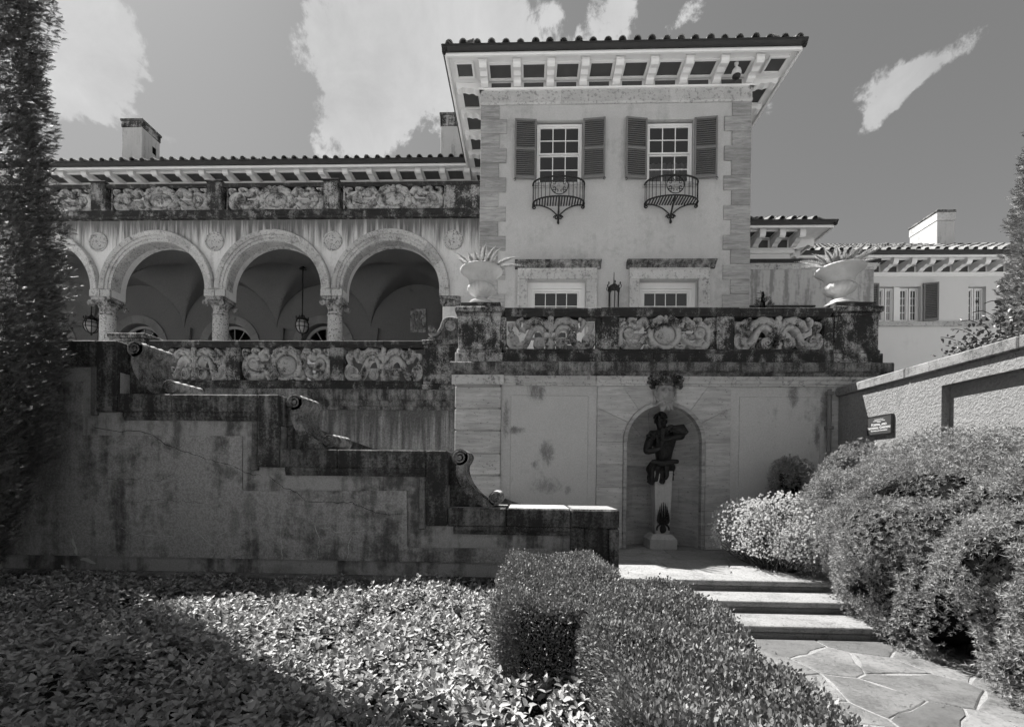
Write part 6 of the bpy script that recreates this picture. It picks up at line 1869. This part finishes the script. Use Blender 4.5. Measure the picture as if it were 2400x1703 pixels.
# figure: one skinned body
def skin_body(name, joints, bones, mat, parent, sub=2):
    me = bpy.data.meshes.new(name)
    names = list(joints); idx = {n: i for i, n in enumerate(names)}
    me.from_pydata([joints[n][0] for n in names], [(idx[a], idx[b]) for a, b in bones], [])
    o = bpy.data.objects.new(name, me); COL.objects.link(o)
    sm = o.modifiers.new('skin', 'SKIN'); ss = o.modifiers.new('sub', 'SUBSURF'); ss.levels = ss.render_levels = sub
    bpy.context.view_layer.update()
    sk = me.skin_vertices[0].data
    for n in names:
        r_ = joints[n][1]; sk[idx[n]].radius = (r_, r_) if isinstance(r_, (int, float)) else r_
        sk[idx[n]].use_root = (n == names[0])
    bpy.context.view_layer.update()
    me2 = bpy.data.meshes.new_from_object(o.evaluated_get(bpy.context.evaluated_depsgraph_get()))
    bpy.data.objects.remove(o)
    me2.materials.clear(); me2.materials.append(mat)
    me2.polygons.foreach_set('use_smooth', [True] * len(me2.polygons))
    return inst(name, me2, parent, Matrix.Identity(4))
def J(x, y, dy, r): a, b = G4(x, y); return ((a, YSt + dy, b), r)
jn = {'pelvis': J(628, 815, .0, .15), 'waist': J(630, 745, -.02, .155), 'ribs': J(632, 665, -.03, (.215, .16)), 'chest': J(628, 600, -.02, (.23, .165)), 'neck': J(608, 535, -.05, .075), 'jaw': J(602, 500, -.09, .085), 'head': J(597, 458, -.08, .115), 'crown': J(596, 425, -.05, .085),
      'shoL': J(530, 575, -.05, .105), 'elbL': J(462, 725, -.16, .075), 'wriL': J(545, 705, -.26, .05), 'hanL': J(575, 690, -.28, .036),
      'shoR': J(715, 545, -.02, .11), 'elbR': J(765, 590, -.20, .08), 'wriR': J(680, 610, -.30, .05), 'hanR': J(605, 630, -.30, .036)}
bn = [('pelvis', 'waist'), ('waist', 'ribs'), ('ribs', 'chest'), ('chest', 'neck'), ('neck', 'jaw'), ('jaw', 'head'), ('head', 'crown'), ('chest', 'shoL'), ('shoL', 'elbL'), ('elbL', 'wriL'), ('wriL', 'hanL'), ('chest', 'shoR'), ('shoR', 'elbR'), ('elbR', 'wriR'), ('wriR', 'hanR')]
for h, (hx, hy) in (('L', (575, 690)), ('R', (605, 630))):
    for f in range(4):
        a, b = 'f%s%da' % (h, f), 'f%s%db' % (h, f)
        sx_ = 1 if h == 'L' else -1
        jn[a] = J(hx + sx_ * 14, hy - 14 + 9 * f, -.325, .011); jn[b] = J(hx + sx_ * 24, hy - 12 + 9 * f, -.30, .009)
        bn += [('han' + h, a), (a, b)]
    jn['t' + h] = J(hx + (4 if h == 'L' else -4), hy - 22, -.30, .012); bn.append(('han' + h, 't' + h))
fig = skin_body('figure', jn, bn, MT['bronze'], st)
hx, hz_ = G4(598, 470)
MB().blob((hx, YSt - .20, hz_), (.02, .035, .028), 8, 6).build('nose', MT['bronze'], fig, 60)
for s_ in (-1, 1):
    MB().blob((hx + s_ * .04, YSt - .185, hz_ + .035), (.016, .012, .01), 8, 5).build('eye', MT['bronze'], fig, 60)
    MB().blob((hx + s_ * .105, YSt - .08, hz_ + .01), (.02, .03, .04), 8, 5).build('ear', MT['bronze'], fig, 60)
MB().blob((hx, YSt - .19, hz_ - .05), (.035, .02, .012), 8, 5).build('mouth', MT['bronze'], fig, 60)
m = MB()
for k in range(60):
    a = rq.uniform(0, 2 * PI); e = rq.uniform(.1, 1.5)
    m.blob((G4(597, 450)[0] + .105 * math.cos(a) * math.cos(e), YSt - .07 + .10 * math.sin(a) * math.cos(e), G4(597, 450)[1] + .01 + .12 * math.sin(e)), (.03, .03, .026), 7, 5, .2)
m.build('hair', MT['bronze'], fig, 60)
for k in range(5):
    x0, z0_ = G4(592 + 6 * (k - 2), 520 + 4 * k); x1, z1_ = G4(582 + 5 * (k - 2), 705 - 14 * k)
    MB().tube([(x0, YSt - .24, z0_), (x1, YSt - .33, z1_)], .014, 7).build('pipe', MT['bronze'], st, 50)
# pelt knotted round the hips: a pleated skirt with a longer tail on one side
x0, z0_ = G4(612, 795); vs = []; na, nz = 64, 14
for j in range(nz + 1):
    t = j / nz
    for i in range(na):
        a = 2 * PI * i / na
        dropf = .27 + .17 * max(0, math.cos(a - R(205))) ** 2 + .10 * max(0, math.cos(a - R(275))) ** 3 + .03 * math.sin(7 * a)
        fold = 1 + (.05 + .16 * t) * math.sin(9 * a + 2.5 * t + 1.5 * math.sin(3 * a)) * .8 + .05 * math.sin(23 * a + 4 * t)
        r_ = (.185 + .045 * math.sin(PI * min(1, t * 1.6)) + .02 * t) * fold
        vs.append((x0 + r_ * math.cos(a) - .05 * t * max(0, math.cos(a - R(205))), YSt + r_ * .95 * math.sin(a), z0_ + .03 * math.sin(a * 2) - dropf * t))
fs = [(j * na + i, j * na + (i + 1) % na, (j + 1) * na + (i + 1) % na, (j + 1) * na + i) for j in range(nz) for i in range(na)]
dr_ = MB().add(vs, fs).build('drapery', MT['bronze'], st, 70, None, False)
m = MB(); rq = random.Random(12)
m.tube(smooth_path([(x, YSt - .2 - dy, z) for (x, z), dy in ((G4(505, 800), .0), (G4(560, 812), .03), (G4(610, 818), .05), (G4(660, 805), .04), (G4(722, 800), .02))], 5), [.035 + .025 * math.sin(PI * i / 20) for i in range(21)], 9)
m.build('knot', MT['bronze'], dr_, 60)
MB().tube(smooth_path([(x, YSt - .235, z) for x, z in (G4(620, 820), G4(622, 870), G4(628, 915), G4(615, 950))], 5), [.05, .055, .055, .05, .05, .05, .05, .045, .045, .04, .04, .035, .03, .025, .02, .012], 9).build('knot_tail', MT['bronze'], dr_, 60)
m = MB()    # curly pelt over the shoulder
for k in range(70):
    t = rq.random(); x, z = G4(490 + 190 * t + rq.uniform(-15, 15), 600 - 75 * t + rq.uniform(-22, 22))
    m.blob((x, YSt - .13 - .06 * math.sin(PI * t) - rq.uniform(0, .03), z), (.034, .03, .03), 7, 5, .25)
x, z = G4(760, 550)
m.tube([(G4(700, 560)[0], YSt - .10, G4(700, 545)[1]), (x, YSt - .16, z + .02), (G4(785, 570)[0], YSt - .2, G4(785, 575)[1])], [.11, .12, .075], 10)
m.build('pelt', MT['bronze'], st, 60)

# ------------------------------------------------------------------ vegetation
def unit(a): return a / np.maximum(np.linalg.norm(a, axis=1, keepdims=True), 1e-9)
def leaf_mesh(name, base, d, nrm, L, Wd, mat, tone, rich=False):
    """pointed leaves: rich = six points folded on the midrib, else a diamond"""
    n = len(base); side = unit(np.cross(d, nrm)); up = np.cross(side, d)
    L = L[:, None]; Wd = Wd[:, None]
    if rich:
        b = base; r1 = base + d * L * .32 + side * Wd * .5 + up * Wd * .16; r2 = base + d * L * .68 + side * Wd * .4 + up * Wd * .10
        t = base + d * L - up * L * .10; l1 = base + d * L * .32 - side * Wd * .5 + up * Wd * .16; l2 = base + d * L * .68 - side * Wd * .4 + up * Wd * .10
        V = np.stack([b, r1, r2, t, l2, l1], 1).reshape(-1, 3)
        i = np.arange(n)[:, None] * 6
        F = np.concatenate([i + np.array([[0, 1, 2, 3]]), i + np.array([[0, 3, 4, 5]])], 0); k = 6
    else:
        r1 = base + d * L * .5 + side * Wd * .5 + up * Wd * .12; l1 = base + d * L * .5 - side * Wd * .5 + up * Wd * .12
        V = np.stack([base, r1, base + d * L, l1], 1).reshape(-1, 3)
        F = np.arange(n)[:, None] * 4 + np.array([[0, 1, 2, 3]]); k = 4
    me = np_mesh(name, V, F, mat); tone_attr(me, np.repeat(tone, k))
    return me
def needle_mesh(name, c, axis, R_, n, w, mat, tone, rg, spread=1.0):
    """star tufts of thin needles round a centre, opening along axis"""
    N = len(c); d = rg.normal(size=(N, n, 3)); d /= np.linalg.norm(d, axis=2, keepdims=True)
    d = d * spread + axis[:, None, :] * .8; d /= np.linalg.norm(d, axis=2, keepdims=True)
    s = np.cross(d, rg.normal(size=(N, n, 3))); s /= np.maximum(np.linalg.norm(s, axis=2, keepdims=True), 1e-6)
    L = (R_[:, None] * rg.uniform(.7, 1.15, (N, n)))[:, :, None]
    b = c[:, None, :] + d * L * .08
    V = np.stack([b - s * w, b + s * w, b + d * L], 2).reshape(-1, 3)
    F = np.arange(N * n)[:, None] * 3 + np.array([[0, 1, 2]])
    me = np_mesh(name, V, F, mat); tone_attr(me, np.repeat(tone, n * 3))
    return me
def stuff(o): o['kind'] = 'stuff'; return o

# ground cover in the bed
rg = np.random.default_rng(31)
def bed_top(x, y): return ZBED + .13 + .05 * np.sin(x * 1.9 + .6) * np.cos(y * 2.3) + .035 * np.sin(x * 5.1) * np.sin(y * 4.3 + 1)
n = 12500
x = rg.uniform(-7.4, .34, n * 2); y = .75 + 4.05 * rg.random(n * 2) ** 1.1
ok = ~((x > -.20) & (y > 2.55)) & ~((x > .05) & (y < 1.0)) & (y < 4.84)
x, y = x[ok][:n], y[ok][:n]; n = len(x)
z = bed_top(x, y) + rg.normal(0, .03, n)
lean = unit(np.stack([rg.normal(0, .28, n), rg.normal(-.08, .28, n), np.ones(n)], 1))
stem = rg.uniform(.05, .12, n)
B = []; D = []; Nn = []; LL = []; WW = []; TT = []
for lvl in range(3):
    phi = rg.uniform(0, 2 * PI, n) + lvl * PI / 2
    for s_ in range(3 if lvl == 2 else 2):
        a = phi + s_ * (2 * PI / (3 if lvl == 2 else 2)) + rg.normal(0, .25, n)
        tilt = rg.normal((.15, .45, .85)[lvl], .28, n)
        h = unit(np.stack([np.cos(a), np.sin(a), np.zeros(n)], 1))
        d = unit(h * np.cos(tilt)[:, None] + lean * np.sin(tilt)[:, None])
        nr = unit(lean * np.cos(tilt)[:, None] - h * np.sin(tilt)[:, None] + rg.normal(0, .12, (n, 3)))
        B.append(np.stack([x, y, z], 1) + lean * (stem * (lvl + .3) / 2.4)[:, None]); D.append(d); Nn.append(nr)
        L = rg.uniform(.042, .066, n) * (1.05, 1.0, .8)[lvl]; LL.append(L); WW.append(L * rg.uniform(.48, .62, n)); TT.append(np.clip(rg.normal(.5, .2, n), 0, 1))
me = leaf_mesh('ground_cover', np.concatenate(B), np.concatenate(D), np.concatenate(Nn), np.concatenate(LL), np.concatenate(WW), MT['leaf_bed'], np.concatenate(TT), True)
gc = inst('ground_cover', me, None, Matrix.Identity(4)); gc['kind'] = 'stuff'; tag(gc, 'low glossy-leaved ground cover carpeting the bed below the stair parapet', 'ground cover')
# a few tall shoots standing out of it
rs_ = random.Random(8)
for (sx_, sy_, hh, lab) in ((155, 1395, .2, 'thin leafy shoot rising in shade close below the parapet plinth'), (195, 1440, .13, 'short leafy shoot catching the sun in the shaded bed'), (1110, 1390, .13, 'upright leafy shoot at the sunny corner of the bed beside the boxwood'), (985, 1385, .13, 'upright leafy sunlit shoot standing above the ground cover'), (55, 1460, .16, 'spindly shoot in the darkest end of the bed')):
    bx_, by_ = atZ(sx_, sy_ + 20, .52)
    o = thing('leafy_shoot', (bx_, by_, .45), lab, 'shoot')
    MB().tube([(bx_, by_, .4), (bx_ + .01, by_, .5 + hh * .5), (bx_, by_, .5 + hh)], .004, 5).build('stem', MT['leaf_shrub'], o)
    b = []; d = []; 
    for k in range(8):
        a = k * 2.4; b.append((bx_, by_, .46 + hh * (k + 1) / 8)); d.append((math.cos(a), math.sin(a), .6))
    b = np.array(b); d = unit(np.array(d)); nr = unit(np.array([(-v[0] * .6, -v[1] * .6, 1) for v in d]))
    me = leaf_mesh('leaves', b, d, nr, np.full(8, .055), np.full(8, .028), MT['leaf_bed'], np.full(8, .6), True)
    inst('leaves', me, o, Matrix.Identity(4))

# boxwood hedge
def box_samples(b, n, rg):
    x0, x1, y0, y1, z0, z1 = b
    faces = [((x1 - x0) * (y1 - y0), 'z1'), ((y1 - y0) * (z1 - z0), 'x0'), ((y1 - y0) * (z1 - z0), 'x1'), ((x1 - x0) * (z1 - z0), 'y0'), ((x1 - x0) * (z1 - z0), 'y1')]
    A = sum(f[0] for f in faces); P = []; N = []
    for ar, f in faces:
        k = int(n * ar / A); u = rg.random((k, 3)) * np.array([x1 - x0, y1 - y0, z1 - z0]) + np.array([x0, y0, z0]); nr = np.zeros((k, 3))
        ax = 'xyz'.index(f[0]); u[:, ax] = (x0, x1, y0, y1, z0, z1)[ax * 2 + int(f[1])]; nr[:, ax] = 1 if f[1] == '1' else -1
        P.append(u); N.append(nr)
    return np.concatenate(P), np.concatenate(N), A
def lump(p, s=2.6, a=.035):
    return a * (np.sin(p[:, 0] * s * 2.3 + p[:, 2] * 3) + np.sin(p[:, 1] * s * 1.9 + 1.3) + np.sin((p[:, 0] + p[:, 1]) * s * 3.1 + p[:, 2] * 5)) / 1.5
def round_box(p, b, r):
    x0, x1, y0, y1, z0, z1 = b
    lo = np.array([x0 + r, y0 + r, z0]); hi = np.array([x1 - r, y1 - r, z1 - r])
    q = np.clip(p, lo, hi); d = p - q; L = np.linalg.norm(d, axis=1, keepdims=True)
    nr = d / np.maximum(L, 1e-6)
    return q + nr * r, nr
HB_ = [(-.15, .69, 2.62, 4.68, .2, .95), (.33, 1.14, .55, 3.40, .0, .95)]
def in_box(p, b, m_): return (p[:, 0] > b[0] + m_) & (p[:, 0] < b[1] - m_) & (p[:, 1] > b[2] + m_) & (p[:, 1] < b[3] - m_) & (p[:, 2] < b[5] - m_)
rg = np.random.default_rng(41)
hd = thing('boxwood_hedge', (.6, 2.8, .2), 'clipped small-leaved boxwood hedge beside the flagstone path', 'hedge')
PP = []; NN = []; TN = []
for i, b in enumerate(HB_):
    for depth, dens_ in ((0, 11000), (.025, 8500), (.06, 4200)):
        area = 2 * (b[1] - b[0] + b[3] - b[2]) * (b[5] - b[4]) + (b[1] - b[0]) * (b[3] - b[2])
        p, nr, A = box_samples(b, int(dens_ * area * 1.0), rg)
        p, nr2 = round_box(p, b, .11); 
        nr2 = unit(nr2 + 1e-4)
        stray = np.where(rg.random(len(p)) < .03, rg.uniform(.01, .045, len(p)), 0)
        p = p + nr2 * (lump(p) + .4 * lump(p + 3, 7.0) - depth + stray + rg.normal(0, .012, len(p)))[:, None]
        keep = ~in_box(p, HB_[1 - i], .03)
        if i == 1: p[:, 0] -= .07 * np.clip(3.0 - p[:, 1], 0, 3) * np.clip((p[:, 0] - .5) / .6, 0, 1)
        PP.append(p[keep]); NN.append(nr2[keep]); TN.append(np.clip(rg.normal(.5, .22, keep.sum()), 0, 1))
p = np.concatenate(PP); nr = np.concatenate(NN); tn = np.concatenate(TN); n = len(p)
d = unit(nr * .75 + rg.normal(0, .55, (n, 3)) + np.array([0, 0, .45]))
ln_ = unit(rg.normal(0, 1, (n, 3)) + nr * .6)
L = rg.uniform(.014, .024, n)
me = leaf_mesh('foliage', p, d, ln_, L, L * .55, MT['leaf_box'], tn)
stuff(inst('foliage', me, hd, Matrix.Identity(4)))
cm = MB()
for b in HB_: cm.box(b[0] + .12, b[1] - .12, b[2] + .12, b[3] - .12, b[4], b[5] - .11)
cm.build('light_block', MT['core'], hd)  # dark boxes added behind the leaves to stop light passing through
for i in range(9):
    xx, yy = (.3 + .3 * rs_.random(), 2.8 + .22 * i) if i % 2 else (.5 + .4 * rs_.random(), .8 + .28 * i)
    MB().tube([(xx, yy, .1), (xx + .03, yy, .45), (xx - .02, yy + .03, .8)], [.018, .014, .008], 6).build('stem', MT['bark'], hd)

# ellipsoid-built shrubs
def ell_samples(e, n, rg, k=2.5):
    c, r = np.array(e[0]), np.array(e[1])
    u = rg.normal(size=(n, 3)); u /= np.linalg.norm(u, axis=1, keepdims=True)
    s = 1.0 / (np.sum(np.abs(u) ** k, axis=1) ** (1 / k))
    p = c + u * s[:, None] * r
    nr = unit(np.sign(u) * np.abs(u) ** (k - 1) / r)
    return p, nr
def ell_in(p, e, sc, k=2.5): return np.sum(np.abs((p - np.array(e[0])) / (np.array(e[1]) * sc)) ** k, axis=1) < 1
def core_mesh(parent, ells, sc, mat):
    m = MB()
    for c, r in ells: m.blob(c, (r[0] * sc, r[1] * sc, r[2] * sc), 14, 9)
    return m.build('light_block', mat, parent)  # black filler added inside the shrub to block light
def tuft_shrub(parent, ells, per_m2, Rr, nn, w, mat, seed, zmin=.0, layers=((0, 1.0), (.06, .7), (.14, .4)), lumpa=.12, core=.78, gaps=.0, k=2.5):
    rg = np.random.default_rng(seed); C = []; Aa = []; TN = []
    for i, e in enumerate(ells):
        r = e[1]; area = 4 * PI * ((((r[0] * r[1]) ** 1.6 + (r[0] * r[2]) ** 1.6 + (r[1] * r[2]) ** 1.6) / 3) ** (1 / 1.6))
        for dep, f in layers:
            p, nr = ell_samples(e, int(area * per_m2 * f), rg, k)
            p = p + nr * (lump(p, 2.0, lumpa) + .4 * lump(p + 7, 5.5, lumpa) - dep + rg.normal(0, .025, len(p)))[:, None]
            keep = p[:, 2] > zmin
            if gaps: keep &= (np.sin(p[:, 0] * 7.3 + 1.1 * p[:, 2]) * np.sin(p[:, 1] * 6.1 + 2.0) * np.sin(p[:, 2] * 8.3 + .7 * p[:, 1])) < gaps
            for j, e2 in enumerate(ells):
                if j != i: keep &= ~ell_in(p, e2, .93, k)
            C.append(p[keep]); Aa.append(nr[keep]); TN.append(np.clip(rg.normal(.5, .22, keep.sum()), 0, 1))
    c = np.concatenate(C); a = unit(np.concatenate(Aa) + np.array([0, 0, .35]) + rg.normal(0, .35, (len(np.concatenate(Aa)), 3)))
    me = needle_mesh('foliage', c, a, rg.uniform(.75, 1.2, len(c)) * Rr, nn, w, mat, np.concatenate(TN), rg)
    stuff(inst('foliage', me, parent, Matrix.Identity(4)))
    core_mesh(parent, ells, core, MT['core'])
yw = thing('yew_hedge', (4.5, 4, 0), 'large shaggy yew hedge in sun below the garden wall', 'hedge')
YE = [((4.78, 5.55, 1.0), (.98, 1.35, 1.03)), ((4.95, 3.7, 1.02), (1.05, 1.6, 1.10)), ((4.40, 3.35, .72), (.80, 1.5, .86)), ((4.28, 4.95, .72), (.66, 1.0, .88)), ((4.5, 1.9, .75), (.95, 1.2, .9))]
tuft_shrub(yw, YE, 1250, .038, 9, .0035, MT['leaf_yew'], 51, gaps=.5, k=3.6)
for k in range(7):
    xx, yy = 4.6 + .3 * math.sin(k), 2 + .65 * k
    MB().tube([(xx, yy, 0), (xx + .05, yy + .05, .5), (xx - .05, yy + .1, 1.1)], [.05, .04, .02], 7).build('trunk', MT['bark'], yw)
ds = thing('dark_shrub', (4.5, 7.7, ZL), 'dark shaded yew shrub against the terrace wall behind the hedge', 'shrub')
tuft_shrub(ds, [((4.33, 7.75, 1.72), (.20, .30, .34)), ((4.52, 7.75, 1.62), (.22, .32, .42)), ((4.30, 7.8, 1.35), (.18, .3, .3)), ((4.5, 7.8, 1.0), (.36, .40, .55))], 1300, .045, 10, .0028, MT['leaf_yew'], 52, ZL, lumpa=.06, core=.5)
MB().tube([(4.5, 7.7, ZL - .02), (4.5, 7.7, 1.4)], [.05, .03], 7).build('trunk', MT['bark'], ds)

# flowering shrub: thin twigs, small leaves and round pale heads
fs_ = thing('flowering_shrub', (3.6, 6.7, ZL), 'pale flowering shrub with tiny round flower heads beside the landing', 'shrub')
rg = np.random.default_rng(61)
FE = [((3.62, 6.6, .98), (.55, .52, .50)), ((3.38, 7.2, .92), (.42, .48, .44)), ((3.82, 6.32, .78), (.36, .34, .38))]
fp = []; fn = []
for e in FE:
    p, nr = ell_samples(e, 1500, rg, 2.0); p += nr * rg.normal(.0, .05, len(p))[:, None]; k = p[:, 2] > .62; fp.append(p[k]); fn.append(nr[k])
fp = np.concatenate(fp); fn = np.concatenate(fn); n = len(fp)
# heads: little stars of petals
me = needle_mesh('flower_heads', fp, fn, np.full(n, .019), 26, .0048, MT['flower'], np.clip(rg.normal(.5, .2, n), 0, 1), rg, 1.6)
stuff(inst('flower_heads', me, fs_, Matrix.Identity(4)))
tw_ = MB()
for i in range(0, n, 14):
    q = fp[i]; b = np.array([3.6 + .35 * (q[0] - 3.6), 6.7 + .35 * (q[1] - 6.7), ZL])
    mid = b * .45 + q * .55 + np.array([0, 0, -.05]); tw_.tube([tuple(b), tuple(mid), tuple(q)], [.006, .004, .002], 4, False)
stuff(tw_.build('twigs', MT['bark'], fs_))
B = []; Dd = []
for e in FE:
    p, nr = ell_samples(e, 3200, rg, 2.0); p = np.array(e[0]) + (p - np.array(e[0])) * rg.uniform(.55, .98, (len(p), 1)); k = p[:, 2] > ZL + .01; B.append(p[k]); Dd.append(unit(nr[k] + rg.normal(0, .6, (k.sum(), 3))))
B = np.concatenate(B); Dd = np.concatenate(Dd); n = len(B); L = rg.uniform(.02, .04, n)
stuff(inst('foliage', leaf_mesh('foliage', B, Dd, unit(rg.normal(0, 1, (n, 3))), L, L * .45, MT['leaf_shrub'], rg.random(n)), fs_, Matrix.Identity(4)))

# conifers: flat sprays on a tapering column
def thuja(name, label, cx, cy, z0, prof, n, mat, seed, spray=.11, core=.62):
    o = thing(name, (cx, cy, z0), label, 'tree')
    rg = np.random.default_rng(seed)
    zs = np.array([p[0] for p in prof]); rs2 = np.array([p[1] for p in prof])
    u = rg.random(n * 3) * (zs[-1] - zs[0]) + zs[0]; rad = np.interp(u, zs, rs2)
    keep = rg.random(n * 3) < rad / rs2.max(); u = u[keep][:n]; rad = rad[keep][:n]; n = len(u)
    th = rg.uniform(0, 2 * PI, n)
    lumpy = 1 + .10 * np.sin(th * 5 + u * 2.3) * np.sin(u * 3.7) + .07 * np.sin(th * 11 + u * 7) + .05 * np.sin(u * 13 + th * 3)
    rr = rad * lumpy * (1 - np.abs(rg.normal(0, .14, n)))
    p = np.stack([cx + rr * np.cos(th), cy + rr * np.sin(th), u], 1)
    out = np.stack([np.cos(th), np.sin(th), np.zeros(n)], 1)
    ax = unit(out * .8 + np.array([0, 0, .55]) + rg.normal(0, .35, (n, 3)))
    pl = unit(np.cross(ax, rg.normal(0, 1, (n, 3))))
    t0 = np.clip(rg.normal(.5, .25, n), 0, 1); V = []
    sl_ = spray * rg.uniform(.7, 1.3, n)[:, None]
    for k in range(8):
        f = k / 7; sgn = 1 if k % 2 else -1
        b = p + ax * sl_ * (f - .4); d = unit(ax * .75 + pl * sgn * (.75 - .55 * f) + rg.normal(0, .10, (n, 3)) - np.array([0, 0, .12]))
        L = sl_ * (.62 - .25 * f); w = unit(np.cross(d, np.cross(ax, pl))) * (spray * .075)
        V.append(np.stack([b - w, b + w, b + d * L], 1))
    V = np.stack(V, 1).reshape(-1, 3)
    me = np_mesh('crown', V, np.arange(len(V)).reshape(-1, 3), mat); tone_attr(me, np.repeat(t0, 24))
    stuff(inst('crown', me, o, Matrix.Identity(4)))
    MB().lathe([(max(.02, r_ * core), z_) for z_, r_ in prof], 16, (cx, cy, 0)).build('light_block', MT['core'], o)  # black column added inside the crown to block light
    MB().tube([(cx, cy, z0 - .1), (cx + .03, cy, z0 + 1.2), (cx, cy, zs[-1] * .8)], [.13, .10, .03], 10).build('trunk', MT['bark'], o, 40)
    br_ = MB()
    for k in range(60):
        zz = rg.uniform(zs[0], zs[-1] * .85); a = rg.uniform(0, 2 * PI); r_ = np.interp(zz, zs, rs2) * .85
        br_.tube([(cx, cy, zz), (cx + .6 * r_ * math.cos(a), cy + .6 * r_ * math.sin(a), zz + .22), (cx + r_ * math.cos(a), cy + r_ * math.sin(a), zz + .5)], [.018, .012, .004], 4, False)
    stuff(br_.build('limbs', MT['bark'], o))
    return o
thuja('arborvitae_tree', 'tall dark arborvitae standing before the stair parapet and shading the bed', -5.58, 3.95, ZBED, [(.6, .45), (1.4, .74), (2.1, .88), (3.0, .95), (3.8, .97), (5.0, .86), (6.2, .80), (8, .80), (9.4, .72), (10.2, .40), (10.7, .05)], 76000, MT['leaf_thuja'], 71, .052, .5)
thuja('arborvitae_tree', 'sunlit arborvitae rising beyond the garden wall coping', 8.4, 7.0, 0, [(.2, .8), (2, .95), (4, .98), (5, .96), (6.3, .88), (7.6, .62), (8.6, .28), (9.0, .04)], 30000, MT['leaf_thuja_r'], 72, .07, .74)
x_, z_ = atY(1788, 684, 9.6)
thuja('young_conifer', 'small young conifer behind the balustrade by the tower corner', x_, 9.6, ZT, [(ZT + .2, .30), (z_ - .6, .30), (z_ - .3, .16), (z_, .02)], 900, MT['leaf_thuja'], 73, .08, .3)
# vine on top of the garden wall
vn = thing('climbing_vine', (XW + .3, 6.1, zc1), 'dark leafy vine spilling over the garden wall coping near the sunlit arborvitae', 'vine')
rg = np.random.default_rng(81); n = 480
t = rg.random(n)
p = np.stack([XW + .25 + rg.normal(0, .12, n), 6.45 - 1.0 * t + rg.normal(0, .06, n), zc1 + .03 + np.abs(rg.normal(0, .10 + .28 * t, n))], 1)
d = unit(rg.normal(0, 1, (n, 3)) + np.array([-.3, -.3, -.3])); L = rg.uniform(.035, .062, n)
inst('leaves', leaf_mesh('leaves', p, d, unit(rg.normal(0, 1, (n, 3)) + np.array([-.3, -.4, .6])), L, L * .8, MT['vine'], rg.random(n), True), vn, Matrix.Identity(4))['kind'] = 'stuff'
m = MB()
for k in range(7):
    yy = 6.4 - .15 * k
    m.tube(smooth_path([(XW + .3, yy, zc1), (XW + .25, yy - .1, zc1 + .15 + .05 * k), (XW + .2, yy + .05, zc1 + .3 + .07 * k), (XW + .12, yy + .12, zc1 + .34 + .06 * k)], 4), .005, 5)
stuff(m.build('stems', MT['bark'], vn))
